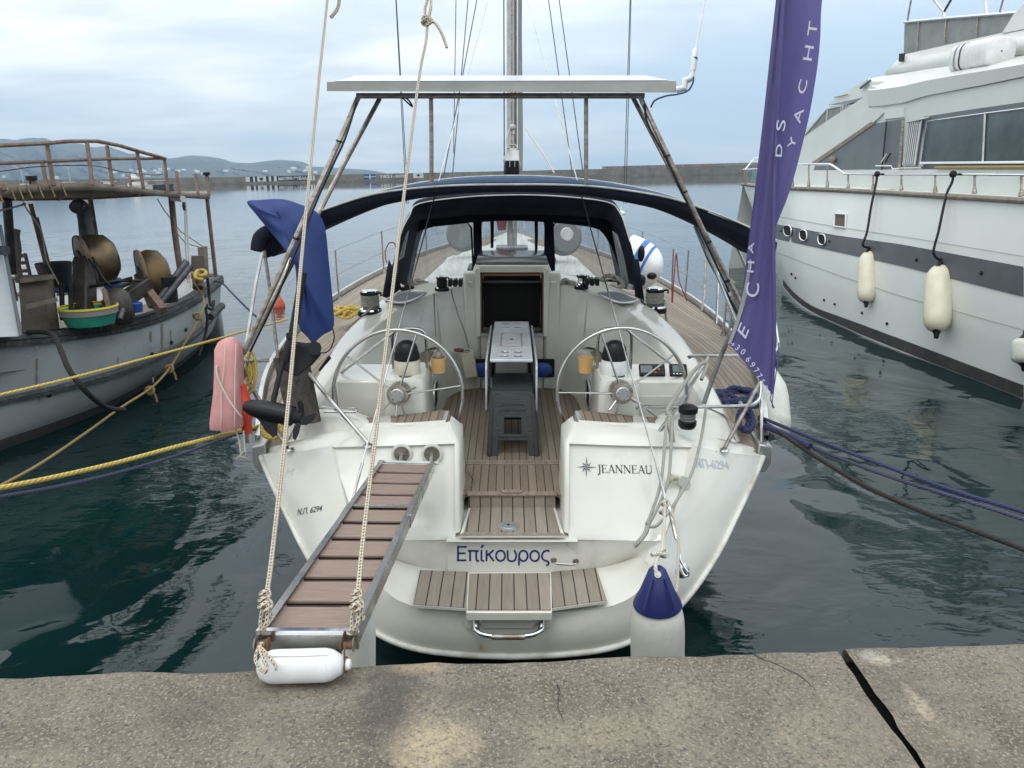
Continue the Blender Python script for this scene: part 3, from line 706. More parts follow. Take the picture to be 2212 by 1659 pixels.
# ---------- stern blocks (helm seats)
STEPZ = .86; SOLE = .95
BFACE = {}
def block(s):
    f0 = q(1230, 958, D=5.02); f1 = q(1330, 962, D=5.06); f2 = q(1420, 964, D=5.12); f3 = q(1498, 966, D=5.2)
    g0 = q(1228, 1152, D=4.90); g1 = q(1310, 1153, D=4.89); g2 = q(1380, 1158, D=4.87); g3 = q(1434, 1166, D=4.83)
    lg = [q(1228, 1166, D=4.90), q(1310, 1167, D=4.88), q(1375, 1168, D=4.855), q(1432, 1169, D=4.83)]
    h0 = q(1247, 925, D=5.16); h1 = q(1340, 926, D=5.2); h2 = q(1420, 930, D=5.26); h3 = q(1545, 945, D=5.45)
    k0 = q(1250, 912, D=5.24); k1 = q(1340, 918, D=5.28); k2 = q(1425, 920, D=5.34); k3 = q(1590, 955, D=5.5)
    def mid(a, b_, t, o=0): return V(a).lerp(V(b_), t)+V((0, o, 0))
    rows = [[k0, k1, k2, k3], [mid(h0, k0, .5), mid(h1, k1, .5), mid(h2, k2, .5), mid(h3, k3, .5)], [h0, h1, h2, h3], [mid(h0, f0, .5), mid(h1, f1, .5), mid(h2, f2, .5), mid(h3, f3, .5)], [f0, f1, f2, f3],
            [f0+V((0, .02, -.02)), f1+V((0, .02, -.02)), f2+V((0, .02, -.02)), f3+V((0, .015, -.02))],
            [mid(f0, g0, .5, .02), mid(f1, g1, .5, .02), mid(f2, g2, .5, .02), mid(f3, g3, .5, .01)], [mid(f0, g0, .92, .03), mid(f1, g1, .92, .03), mid(f2, g2, .92, .03), mid(f3, g3, .95, .0)],
            [g0+V((0, .0, 0)), g1, g2, g3], lg]
    rows = [smooth_pts(r_, 5) for r_ in rows]
    BFACE[s] = [sx(s, r_) for r_ in rows]
    part(MB().grid([sx(s, r_) for r_ in rows], flip=s < 0), 'seat_block_face', 'gelcoat', ang=35)
    # inboard wall towards the walk-through
    xi = f0.x-.012
    back = 5.12
    prof = [(k0.y, k0.z), (h0.y, h0.z), (f0.y, f0.z), (g0.y, g0.z), (4.36, .78), (4.36, .55), (back, .55), (back, k0.z)]
    xs = {0: k0.x, 1: h0.x, 2: f0.x, 3: g0.x, 4: g0.x, 5: g0.x, 6: g0.x, 7: k0.x}
    a = [V((xs[i]*s, y, z)) for i, (y, z) in enumerate(prof)]; b_ = [V(((xs[i]+.1)*s, y, z)) for i, (y, z) in enumerate(prof)]
    # rounded inner corner strip
    edge = [k0, h0, f0, f0.lerp(g0, .5), g0]
    rr = [[V(((p.x-.0)*s, p.y, p.z)) for p in edge], [V(((p.x-.022)*s, p.y+.012, p.z)) for p in edge], [V(((p.x-.030)*s, p.y+.035, p.z)) for p in edge], [V(((p.x-.030)*s, back, p.z+.0)) for p in edge]]
    part(MB().grid(rr, flip=s > 0), 'seat_block_side', 'gelcoat', ang=60)
    # seat top, dished, with teak slats
    kk = smooth_pts([k0, k1, k2, k3], 5); rr = [sx(s, kk), sx(s, [p+V((0, .03, .006)) for p in kk]), sx(s, [p+V((0, .05, -.01)) for p in kk]), sx(s, [V((p.x, back+.16, p.z-.012)) for p in kk]), sx(s, [V((p.x, back+.2, p.z-.03)) for p in kk]), sx(s, [V((p.x, back+.2, SOLE)) for p in kk])]
    part(MB().grid(rr, flip=s > 0), 'seat_top', 'gelcoat', ang=45)
    tz = [k0+V((.03, .055, -.004)), k1+V((0, .055, -.004)), k2+V((0, .055, -.004)), k2+V((.12, .06, -.002))]; tz = smooth_pts(tz, 4)
    part(MB().grid([sx(s, tz), sx(s, [V((p.x, back+.15, p.z)) for p in tz])], flip=s > 0), 'seat_teak', 'teak')
both(block)
def quarter(s):
    # shoulder between the helm seat, the end of the coaming and the corner of the transom
    f3 = q(1498, 966, D=5.2); h3 = q(1545, 945, D=5.45); k2 = q(1425, 920, D=5.34); k3 = q(1590, 955, D=5.5)
    ti, to, bo = V((1.42, 5.37, 1.43)), V((1.58, 5.33, 1.36)), V((1.66, 5.27, 1.155))
    kb = V((1.04, 5.33, 1.355)); A_ = V((1.85, 5.225, 1.12))
    rA = smooth_pts([kb+V((0, 0, .0)), k2, k2.lerp(k3, .5), k3], 4); rB = smooth_pts([ti+V((-.02, .02, 0)), ti, to, bo], 4)
    part(MB().grid([sx(s, [a.lerp(b_, f)+V((0, 0, .02*sin(pi*f))) for a, b_ in zip(rA, rB)]) for f in (0, .25, .5, .75, 1)], flip=s > 0), 'quarter_shoulder', 'gelcoat', ang=70)
    wt_ = [V((r_[0].x*s, r_[0].y, r_[0].z)) for r_ in WINGS[s]][::-1]; n_ = len(wt_)-1
    A2 = wt_[-1]
    rC = [p+V((0, -.004, -.004)) for p in wt_]; rC2 = [p+V((0, .012, .005)) for p in wt_]; rC2[0] = f3+V((0, .0, .0))
    rM = [h3.lerp(A2+V((-.03, .03, .004)), i/n_) for i in range(n_+1)]; rD = [k3.lerp(V((1.82, 5.27, 1.130)), i/n_) for i in range(n_+1)]
    part(MB().grid([sx(s, r_) for r_ in (rC, rC2, rM, rD)], flip=s < 0), 'quarter_deck', 'gelcoat', ang=60)
    part(MB().add(sx(s, [k3, V((1.70, 5.33, 1.17)), V((1.72, 5.6, 1.25)), bo+V((.02, .3, .1))]), [(0, 1, 2, 3)]), 'quarter_deck', 'gelcoat')
both(quarter)
# ---------- walkthrough step and cockpit sole
st = q(1102, 1158, z=STEPZ); y0 = st.y; y1 = q(1102, 1097, z=STEPZ).y; 
part(MB().prism([(-.335, y0, STEPZ), (.335, y0, STEPZ), (.30, y1, STEPZ), (-.30, y1, STEPZ)], (0, 0, -.012)), 'step_base', 'gelcoat', smooth=False)
m_ = MB(); m_.grid([[(-.31, y0+.045, STEPZ+.004), (.31, y0+.045, STEPZ+.004)], [(-.285, y1, STEPZ+.004), (.285, y1, STEPZ+.004)]]); part(m_, 'step_teak', 'teak_step')
part(MB().add([(-.345, y0+.004, STEPZ+.005), (.345, y0+.004, STEPZ+.005), (.31, y0+.042, STEPZ+.005), (-.31, y0+.042, STEPZ+.005)], [(0, 1, 2, 3)]), 'step_margin', 'teak_plain')
part(MB().grid([[(-.42, y0-.02, STEPZ-.03), (.42, y0-.02, STEPZ-.03)], [(-.42, y1+.3, STEPZ-.03), (.42, y1+.3, STEPZ-.03)]]), 'step_gutter', 'gelcoat_old')
dk = q(1098, 1136, z=STEPZ+.01)
part(MB().lathe([(0, .012), (.05, .012), (.052, .008), (.066, .006), (.068, 0)], dk-V((0, 0, .004)), V((0, 0, 1)), 24), 'deck_filler_cap', 'alu')
part(MB().lathe([(0, .004), (.008, .004), (.008, 0)], dk+V((0, 0, .008)), V((0, 0, 1)), 10), 'cap_socket', 'black')
# riser with trapezoid grip
part(MB().add([(-.30, y1, STEPZ), (.30, y1, STEPZ), (.30, y1+.015, SOLE), (-.30, y1+.015, SOLE)], [(0, 1, 2, 3)]), 'sole_riser', 'teak_step')
part(MB().box((0, y1+.03, SOLE+.002), (.62, .055, .012)), 'sole_margin', 'teak_plain')
g = MB().prism([(-.085, y1+.062, SOLE+.012), (.085, y1+.062, SOLE+.012), (.06, y1+.02, SOLE+.012), (-.06, y1+.02, SOLE+.012)], (0, 0, .006)); part(g, 'sole_grip', 'teak_plain')
ol = [(.30, y1+.06), (.345, 4.82), (.365, 4.95), (.38, 5.18), (1.25, 5.2), (1.3, 5.5), (1.3, 6.0), (.655, 6.02), (.65, 6.8), (.62, 7.2), (.56, 7.36), (.46, 7.47), (.3, 7.53), (0, 7.55)]
poly = [V((x, y, SOLE)) for x, y in ol]+[V((-x, y, SOLE)) for x, y in ol[::-1][1:]]
part(MB().prism([p+V((0, 0, .004)) for p in poly], (0, 0, -.03)), 'cockpit_sole', 'teak', smooth=False)
part(MB().grid([[(-1.3, 4.98, SOLE-.012), (1.3, 4.98, SOLE-.012)], [(-1.6, 7.75, SOLE-.012), (1.6, 7.75, SOLE-.012)]]), 'cockpit_floor', 'gelcoat')
ym = q(1102, 1001, z=SOLE).y
for dy in (-.022, .022): part(MB().box((0, ym+dy, SOLE+.007), (.80, .034, .008)), 'cross_margin', 'teak_plain')
part(MB().box((0, ym, SOLE+.0055), (.80, .010, .006)), 'cross_caulk', 'black_matt')
# thin strand of line lying on the sole
tb('loose_string', sb, [q(985, 1075, z=SOLE+.012), q(1000, 1060, z=SOLE+.03), q(1022, 1046, z=SOLE+.012), q(1024, 1038, z=SOLE+.015), q(1010, 1015, z=SOLE+.012)], .0022, 'rope_tan', 6, 6)
# ---------- coaming, seats, bulkhead
top_in = [(.42, 7.62, 2.02), (.75, 7.5, 1.95), (1.06, 7.22, 1.85), (1.2, 6.9, 1.76), (1.27, 6.4, 1.68), (1.34, 5.95, 1.59), (1.40, 5.55, 1.49), (1.42, 5.35, 1.43)]
top_out = [(.5, 7.95, 2.08), (.95, 7.85, 2.0), (1.32, 7.5, 1.86), (1.42, 7.1, 1.78), (1.50, 6.6, 1.70), (1.53, 6.1, 1.60), (1.56, 5.6, 1.48), (1.58, 5.3, 1.36)]
bot_in = [(.36, 7.55, SOLE), (.70, 7.42, 1.40), (.92, 7.1, 1.40), (1.0, 6.8, 1.40), (1.05, 6.4, 1.40), (1.12, 6.02, 1.40), (1.25, 5.55, SOLE), (1.28, 5.3, SOLE)]
deck_z = lambda y: 1.12+.40*min(1, max(0, (y-5.2)/3.2))**.75
bot_out = [(.62, 8.2, 1.62), (1.2, 8.15, 1.56), (1.52, 7.7, 1.50), (1.60, 7.15, 1.46), (1.66, 6.6, 1.42), (1.68, 6.1, 1.36), (1.69, 5.6, 1.26), (1.66, 5.25, 1.15)]
def coam(s):
    K = 5
    ti, to, bi, bo = [smooth_pts([V(p) for p in a], K) for a in (top_in, top_out, bot_in, bot_out)]
    rows = []
    rows.append(bi); rows.append([a.lerp(b_, .06)+V((-.0, -.0, .0)) for a, b_ in zip(bi, ti)])
    for f in (.5, .86): rows.append([a.lerp(b_, f) for a, b_ in zip(bi, ti)])
    rows.append(ti); rows.append([a.lerp(b_, .12)+V((0, 0, .012)) for a, b_ in zip(ti, to)])
    rows.append([a.lerp(b_, .85)+V((0, 0, .016)) for a, b_ in zip(ti, to)]); rows.append(to)
    for f in (.3, .7, 1): rows.append([a.lerp(b_, f) for a, b_ in zip(to, bo)])
    part(MB().grid([sx(s, r_) for r_ in rows], flip=s < 0), 'coaming', 'gelcoat', ang=38)
    # winch-side facet, a shallow moulded panel
    # bulkhead from hatch to seat
    b2 = [(.33, 7.62, 2.02), (.42, 7.62, 2.02), (.60, 7.57, 1.99), (.75, 7.5, 1.95)]; b0 = [(.33, 7.56, SOLE), (.36, 7.55, SOLE), (.52, 7.50, SOLE), (.66, 7.3, SOLE)]
    part(MB().grid([sx(s, [V(a).lerp(V(b_), f) for a, b_ in zip(b0, b2)]) for f in (0, .05, .5, 1)], flip=s < 0), 'bulkhead', 'gelcoat')
    # settee: front face, rounded edge, top, teak slats
    fr = smooth_pts([V(p) for p in [(.655, 6.0, 0), (.65, 6.8, 0), (.63, 7.2, 0), (.56, 7.38, 0), (.5, 7.5, 0)]], 4)
    ew = lambda p, dx, z: V((p.x+dx, p.y, z))
    rows = [[ew(p, 0, SOLE) for p in fr], [ew(p, .035, SOLE+.07) for p in fr], [ew(p, .05, 1.34) for p in fr], [ew(p, .062, 1.38) for p in fr], [ew(p, .085, 1.402) for p in fr], [V((1.15, p.y, 1.402)) for p in fr]]
    part(MB().grid([sx(s, r_) for r_ in rows], flip=s < 0), 'settee', 'gelcoat', ang=50)
    part(MB().add(sx(s, [(.69, 6.0, SOLE), (1.3, 6.0, SOLE), (1.3, 6.0, 1.402), (.72, 6.0, 1.402)]), [(0, 1, 2, 3)]), 'settee_end', 'gelcoat')
    part(MB().prism(sx(s, [(.79, 6.04, 1.41), (.98, 6.04, 1.41), (.86, 7.25, 1.41), (.76, 7.22, 1.41)]), (0, 0, .006)), 'settee_teak', 'teak', smooth=False)
    # locker opening in settee front
    part(MB().prism(sx(s, [(.688, 6.35, 1.10), (.688, 6.62, 1.10), (.692, 6.66, 1.18), (.692, 6.64, 1.27), (.692, 6.40, 1.27), (.69, 6.33, 1.2)]), (-.012*s, 0, 0)), 'locker_opening', 'dark_in', smooth=False)
    fm = smooth_pts(sx(s, [(.676, 6.35, 1.09), (.676, 6.62, 1.09), (.680, 6.68, 1.18), (.68, 6.65, 1.285), (.68, 6.39, 1.285), (.678, 6.31, 1.2)]), 4, True)
    part(MB().tube(fm, .010, 6, closed=True), 'locker_rim', 'alu')
both(coam)
# side decks + toe rails
def deckside(s):
    ins = [V(p) for p in [(1.66, 5.22, 1.125), (1.69, 5.6, 1.255), (1.68, 6.1, 1.355), (1.66, 6.6, 1.415), (1.60, 7.15, 1.455), (1.52, 7.7, 1.495), (1.35, 8.4, 1.53), (1.25, 9.5, 1.57), (1.1, 11, 1.62), (.8, 13, 1.70), (.3, 15.5, 1.80)]]
    outs = [V(p) for p in [(1.83, 5.24, 1.13), (1.95, 5.7, 1.27), (2.05, 6.15, 1.36), (2.12, 6.6, 1.415), (2.18, 7.2, 1.455), (2.21, 7.8, 1.495), (2.23, 8.5, 1.525), (2.18, 9.6, 1.565), (2.0, 11.2, 1.62), (1.6, 13.1, 1.70), (.75, 15.6, 1.80)]]
    a = smooth_pts(ins, 4); b_ = smooth_pts(outs, 4)
    rows = [[p.lerp(r_, f) for f in (0, .33, .66, 1)] for p, r_ in zip(a, b_)]
    part(MB().grid([sx(s, r_) for r_ in rows], flip=s < 0), 'side_deck', 'teak_uv')
    e = [p+V((.02, 0, .0)) for p in b_][1:]
    rl = [[V(((p.x)*s, p.y, p.z)), V(((p.x)*s, p.y, p.z+.065)), V(((p.x+.035)*s, p.y, p.z+.065)), V(((p.x+.04)*s, p.y, p.z-.08))] for p in e]
    part(MB().grid(rl, flip=s > 0), 'toe_rail', 'alu')
    hm = MB()
    for i in range(2, len(e)-6, 2): hm.box((e[i].x*s-.002*s, e[i].y, e[i].z+.034), (.006, .030, .02))
    # stern casting at the corner
    c0 = V((1.87*s, 5.28, 1.10))
    part(MB().prism([(1.80*s, 5.21, 1.19), (1.90*s, 5.21, 1.17), (1.90*s, 5.21, 1.03), (1.86*s, 5.19, .98), (1.80*s, 5.19, .98)], (0, .5, .06)), 'corner_casting', 'alu', bev=.008)
    # teak pad and mooring cleat
    part(MB().prism(sx(s, [(1.60, 5.26, 1.135), (1.80, 5.25, 1.14), (1.88, 5.62, 1.262), (1.79, 5.72, 1.285), (1.70, 5.6, 1.262)]), (0, 0, .012)), 'teak_pad', 'teak_plain', smooth=False)
    cl = V((1.80*s, 5.62, 1.275)); mm = MB().tube([cl+V((0, -.11, .075)), cl+V((0, -.06, .06)), cl+V((0, .06, .06)), cl+V((0, .11, .075))], .015, 8)
    for d in (-.045, .045): mm.tube([cl+V((0, d, 0)), cl+V((0, d, .06))], .017, 8)
    part(mm, 'mooring_cleat', 'alu')
both(deckside)
# cabin top, foredeck
rf = [(.0, .62, 7.6, 2.08), (.9, 1.0, 8.15, 1.97), (1.2, 1.08, 8.5, 1.87), (1.2, 1.05, 9, 1.86), (1.05, .95, 11, 1.88), (.75, .7, 12.8, 1.86), (.3, .3, 14.2, 1.84)]
rows = [[V((x, y, z)) for x in (-b-.15, -b, -b*.5, 0, b*.5, b, b+.15)] for _, b, y, z in rf]
for r_ in rows:
    for i in (0, 6): r_[i].z = 1.5
    r_[3].z += .05; r_[2].z += .035; r_[4].z += .035
rows[0] = [V((x, 7.62, 2.03)) for x in (-.8, -.62, -.34, 0, .34, .62, .8)]
rows[0][0].z = rows[0][6].z = 1.9
part(MB().grid(rows, flip=False), 'cabin_top', 'nonskid', ang=50)
part(MB().grid([[(-1.2, 9.5, 1.555), (1.2, 9.5, 1.555)], [(-1.1, 13, 1.7), (1.1, 13, 1.7)], [(-.4, 15.8, 1.80), (.4, 15.8, 1.80)], [(-.05, 17, 1.85), (.05, 17, 1.85)]]), 'foredeck', 'nonskid')
for x, y in ((-.3, 9.6), (.35, 10.6), (0, 12.2)):
    hp = MB().box((x, y, 1.95), (.5, .5, .04)); part(hp, 'deck_hatch', 'tinted', bev=.01)
# ---------- companionway
hx = .305; zb, zt_ = 1.53, 2.16
yh = 7.60
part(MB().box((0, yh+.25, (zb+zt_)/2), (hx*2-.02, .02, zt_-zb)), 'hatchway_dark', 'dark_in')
for s in (1, -1):
    part(MB().box((s*(hx+.035), yh-.01, (zb+zt_)/2), (.05, .16, zt_-zb+.06)), 'hatch_jamb', 'gelcoat', bev=.008)
    part(MB().box((s*(hx+.004), yh-.02, (zb+zt_)/2-.02), (.010, .05, zt_-zb-.04)), 'jamb_trim', 'orange_wood')
    part(MB().beam((s*(hx+.11), yh-.06, 2.02), (s*(hx+.03), yh+.45, 2.20), .05, .06), 'hatch_slide', 'gelcoat', bev=.006)
    part(MB().box((s*(hx+.1), yh-.0, 1.6), (.16, .10, 1.1)), 'hatch_pillar', 'gelcoat', bev=.03)
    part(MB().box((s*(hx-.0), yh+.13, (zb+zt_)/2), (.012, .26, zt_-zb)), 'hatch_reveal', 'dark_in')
part(MB().box((0, yh+.0, zb-.015), (.64, .14, .03)), 'hatch_sill', 'alu')
part(MB().box((0, yh-.0, zt_-.045), (.6, .03, .022)), 'hatch_lintel_trim', 'orange_wood')
part(MB().box((0, yh+.02, zt_+.015), (.72, .14, .07)), 'hatch_lintel', 'gelcoat', bev=.01)
part(MB().box((0, yh+.02, zb-.32), (.64, .08, .62)), 'hatch_lower_panel', 'gelcoat', bev=.01)
lid = MB().add([(-.36, yh+.02, 2.225), (.36, yh+.02, 2.225), (.36, yh+.9, 2.25), (-.36, yh+.9, 2.25)], [(0, 1, 2, 3)]); part(lid, 'sliding_hatch', 'tinted', thick=.03)
# pockets at the base of the bulkhead with blue bags
for s in (1, -1):
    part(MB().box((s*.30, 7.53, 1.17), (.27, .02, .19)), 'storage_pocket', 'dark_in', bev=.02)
# winch handle pocket and handle
hp = q(1012, 782, y=7.40)
part(MB().box(hp+V((.01, -.02, -.02)), (.13, .06, .27), M.Rotation(R(-8), 3, 'Y')), 'handle_pocket', 'cream_plastic', bev=.012)
part(MB().tube([q(1001, 757, y=7.34), q(990, 756, y=7.32), q(981, 756, y=7.31)], [.018, .020, .014], 10), 'winch_handle_grip', 'dull_red')
part(MB().tube(smooth_pts([q(1001, 757, y=7.34), q(1009, 755, y=7.36), q(1013, 762, y=7.37), q(1014, 775, y=7.38)], 4), .014, 8), 'winch_handle', 'alu')
# ---------- helm pedestals
def helm(s):
    cx = .80*s
    pr = [(.185, SOLE), (.175, 1.05), (.155, 1.45), (.150, 1.58), (.135, 1.615), (.05, 1.625)]
    m_ = MB(); rows = []
    for w_, z in pr:
        y0_, y1_ = 5.42-(w_-.13)*.5, 5.98; rr = .05
        loop = []
        for ccx, ccy, a0 in ((w_-rr, y0_+rr, -90), (w_-rr, y1_-rr, 0), (-w_+rr, y1_-rr, 90), (-w_+rr, y0_+rr, 180)):
            for k in range(4):
                a = R(a0+k*30); loop.append(V((cx+ccx+rr*cos(a), ccy+rr*sin(a), z)))
        rows.append(loop)
    m_.grid(rows, closed=True); part(m_, 'helm_pedestal', 'gelcoat', ang=50)
    # console shelf out to the coaming
    xa, xb = .92*s, 1.36*s
    c_ = MB().hexa([(xa, 5.56, SOLE), (xb-.05*s, 5.56, SOLE), (xb-.05*s, 6.0, SOLE), (xa, 6.0, SOLE)], [(xa, 5.60, 1.565), (xb, 5.60, 1.565), (xb, 6.0, 1.60), (xa, 6.0, 1.60)])
    part(c_, 'console', 'gelcoat', bev=.02)
    # compass
    cb = V((cx-.02*s, 5.62, 1.62)) if s > 0 else V((cx+.0, 5.62, 1.62))
    cp = part(MB().lathe([(.10, 0), (.098, .10), (.092, .11), (0, .11)], cb, V((0, 0, 1)), 24), 'compass_base', 'white_plastic' if s > 0 else 'cream_plastic')
    build(MB().lathe([(.096, .11), (.098, .135), (.094, .16)], cb, V((0, 0, 1)), 24), 'compass_ring', 'black_matt', cp)
    build(MB().lathe([(.09, .16), (.085, .20), (.065, .235), (.035, .253), (0, .258)], cb, V((0, 0, 1)), 24), 'compass_dome', 'black', cp)
    # guard rail
    gy = 5.78
    g_ = smooth_pts([V((cx+.13*s, gy, 1.60)), V((cx+.13*s, gy, 1.85)), V((cx+.10*s, gy, 1.92)), V((cx, gy, 1.935)), V((cx-.10*s, gy, 1.92)), V((cx-.13*s, gy, 1.85)), V((cx-.13*s, gy, 1.60))], 5)
    gr = part(MB().tube(g_, .0125, 8), 'guard_rail', 'steel')
    build(MB().tube([V((cx+.11*s, gy, 1.91)), V((1.34*s, 5.75, 1.585))], .0125, 8), 'guard_brace', 'steel', gr)
    cupc = V((cx-.215*s, 5.86, 1.565))
    cu2 = part(MB().lathe([(.0, 0), (.056, 0), (.06, .12), (.053, .12), (.05, .015), (0, .015)], cupc, V((0, 0, 1)), 20), 'cup_holder', 'yellow_cup')
    # slot in coaming panel
    a = V((1.325*s, 5.72, 1.60)); b_ = V((1.285*s, 6.1, 1.60))
    part(MB().box((1.27*s, 6.3, 1.56), (.015, .34, .016)), 'panel_slot', 'alu')
both(helm)
# instruments on the starboard console
in1 = q(1411, 813, y=5.62); in2 = q(1468, 813, y=5.62)
for nm, c, wd in (('chart_instrument', in1, .200), ('depth_instrument', in2, .135)):
    rot = M.Rotation(R(38), 3, 'X'); c = V((c.x, 5.68, 1.625))
    b_ = part(MB().box(c, (wd, .03, .10), M.Rotation(R(-38), 3, 'X')), nm, 'black_matt', bev=.008)
    nrm = V((0, -cos(R(38)), sin(R(38)))); upv = V((0, sin(R(38)), cos(R(38))))
    def pl(c_, dx, du, w_, h_, o_=.0165):
        k = c_+V((dx, 0, 0))+upv*du+nrm*o_
        return [k+V((-w_/2, 0, 0))-upv*h_/2, k+V((w_/2, 0, 0))-upv*h_/2, k+V((w_/2, 0, 0))+upv*h_/2, k+V((-w_/2, 0, 0))+upv*h_/2]
    if wd > .15:
        build(MB().add(pl(c, -.045, .005, .09, .06), [(0, 1, 2, 3)]), 'display', 'yacht_glass', b_)
        for i in range(3):
            for j in range(3): build(MB().add(pl(c, .022+i*.028, .03-j*.026, .018, .010), [(0, 1, 2, 3)]), 'button', 'orange' if (i+j) % 3 == 2 and j else 'grey_plastic', b_)
    else:
        build(MB().add(pl(c, 0, .008, .09, .055), [(0, 1, 2, 3)]), 'display', 'yacht_glass', b_)
        for i in range(4): build(MB().add(pl(c, -.038+i*.025, -.034, .014, .009), [(0, 1, 2, 3)]), 'button', 'alu', b_)
# engine panel recess, starboard
rc = MB().box((1.13, 5.552, 1.36), (.37, .012, .20)); part(rc, 'panel_recess', 'gelcoat_old', bev=.01)
rc = MB().box((1.13, 5.552, 1.15), (.37, .014, .17)); part(rc, 'engine_panel', 'cream_plastic', bev=.008)
for x, z, r_ in ((.99, 1.19, .036), (1.09, 1.19, .0)):
    if r_: part(MB().lathe([(0, .012), (r_, .012), (r_+.006, .008), (r_+.006, 0)], (x, 5.545, z), V((0, -1, 0)), 20), 'gauge', 'black')
part(MB().box((1.10, 5.54, 1.19), (.07, .014, .07)), 'gauge', 'black', bev=.006)
part(MB().lathe([(0, .015), (.026, .015), (.028, 0)], (1.10, 5.54, 1.19), V((0, -1, 0)), 18), 'gauge_glass', 'alu')
part(MB().box((1.05, 5.54, 1.10), (.2, .012, .06)), 'switch_panel', 'black_matt', bev=.006)
part(MB().lathe([(0, .03), (.012, .03), (.014, 0)], (1.19, 5.54, 1.19), V((0, -1, 0)), 12), 'key_knob', 'black')
# ---------- steering wheels
def wheel(s):
    c = V((.81*s, 5.28, 1.545)); ax = V((0, -1, .10)).normalized(); R_ = .468
    c = P(860 if s < 0 else 1343, 852 if s < 0 else 848, D=5.5)
    x = V((1, 0, 0)); u_ = ax.cross(x).normalized()*-1
    w_ = thing_part = part(MB().tube([c+(x*cos(a)+u_*sin(a))*R_ for a in [2*pi*i/72 for i in range(72)]], .0135, 10, closed=True), 'steering_wheel', 'steel')
    a0 = 12 if s < 0 else 34
    ph = [R(a) for a in ((72, 136, 218, 288, 352, 0) if s < 0 else (105, 34, 323, 250, 180, 0))][:5]
    for a in ph:
        d = x*cos(a)+u_*sin(a); build(MB().tube([c+ax*.03+d*.05, c+d*R_], .0075, 8), 'spoke', 'steel', w_)
    h_ = build(MB().lathe([(0, .075), (.045, .075), (.052, .068), (.052, .045), (.03, .04)], c, ax, 24), 'hub', 'alu', w_)
    for k in range(6):
        a = 2*pi*k/6+.3; d = x*cos(a)+u_*sin(a); build(MB().lathe([(0, .080), (.006, .080), (.007, .074)], c+d*.036, ax, 8), 'hub_bolt', 'steel_old', w_)
    build(MB().lathe([(.02, .04), (.078, .035), (.082, .02), (.082, -.10)], c, ax, 24), 'hub_flange', 'steel_old', w_)
    build(MB().tube([c+ax*.03+(x*cos(R(95 if s < 0 else 128)+0)+u_*sin(R(95 if s < 0 else 128)))*.07, c+ax*.06+(x*cos(R(95 if s < 0 else 128))+u_*sin(R(95 if s < 0 else 128)))*.15], .008, 8), 'brake_lever', 'steel', w_)
    build(MB().tube([c+ax*.03+(x*cos(R(-25 if s < 0 else 28))+u_*sin(R(-25 if s < 0 else 28)))*.07, c+ax*.07+(x*cos(R(-25 if s < 0 else 28))+u_*sin(R(-25 if s < 0 else 28)))*.15], .008, 8), 'brake_lever', 'steel', w_)
    a = R(82); k = [c+(x*cos(b_)+u_*sin(b_))*R_ for b_ in (a-.03, a, a+.03)]
    build(MB().tube(k, .0155, 10), 'tape_mark', 'black', w_)
both(wheel)
# ---------- cockpit table
tx0, tx1 = -.175, .165
ty0 = q(1102, 776, z=1.68).y; ty1 = q(1102, 694, z=1.68).y
tbv = MB().box(((tx0+tx1)/2, (ty0+ty1)/2, 1.665), (tx1-tx0, ty1-ty0, .03)); tb_ = part(tbv, 'table_top', 'table_plastic', bev=.012)
mt = [(.0, .0)]
for fx in (-.055, .055):
    for fy in (.06, .15, .80, .91):
        yy = ty0+(ty1-ty0)*fy; xx = (tx0+tx1)/2+fx
        build(MB().lathe([(.0, 0), (.031, 0), (.033, .003), (.036, .003), (.036, -.002)], (xx, yy, 1.6805), V((0, 0, 1)), 20, sx=1), 'cup_recess', 'alu', tb_)
yy = ty0+(ty1-ty0)*.46; yv = (ty1-ty0)*.17
lidp = smooth_pts([V(((tx0+tx1)/2+a*.088, yy+b_*yv, 1.6835)) for a, b_ in ((-1, -.8), (-.8, -1), (.8, -1), (1, -.8), (1, .8), (.8, 1), (-.8, 1), (-1, .8))], 3, True)
build(MB().tube(lidp, .003, 5, closed=True), 'locker_lid', 'steel_old', tb_)
build(MB().box(((tx0+tx1)/2, yy, 1.683), (.03, .012, .006)), 'lid_latch', 'black', tb_)
for s in (-1, 1):
    xe = tx0-.022 if s < 0 else tx1+.022
    z1_ = 1.65; z0_ = 1.23
    pr = [V((xe, ty0-.005, z0_+.03)), V((xe, ty0+.03, z0_)), V((xe, ty1-.04, z0_+.0)), V((xe, ty1, z0_+.04)), V((xe, ty1, z1_-.03)), V((xe, ty1-.05, z1_)), V((xe, ty0+.05, z1_)), V((xe, ty0-.005, z1_-.05))]
    part(MB().prism(pr, (.016*s, 0, 0)), 'table_leaf', 'table_plastic', bev=.006)
    part(MB().box((xe-.045*s, ty1-.25, 1.3), (.03, .06, .7)), 'table_leg', 'alu')
part(MB().box(((tx0+tx1)/2, (ty0+ty1)/2+.3, 1.52), (.28, .9, .27)), 'table_locker', 'gelcoat_old', bev=.01)
part(MB().box(((tx0+tx1)/2, (ty0+ty1)/2+.3, 1.15), (.16, .6, .5)), 'table_pedestal', 'alu')
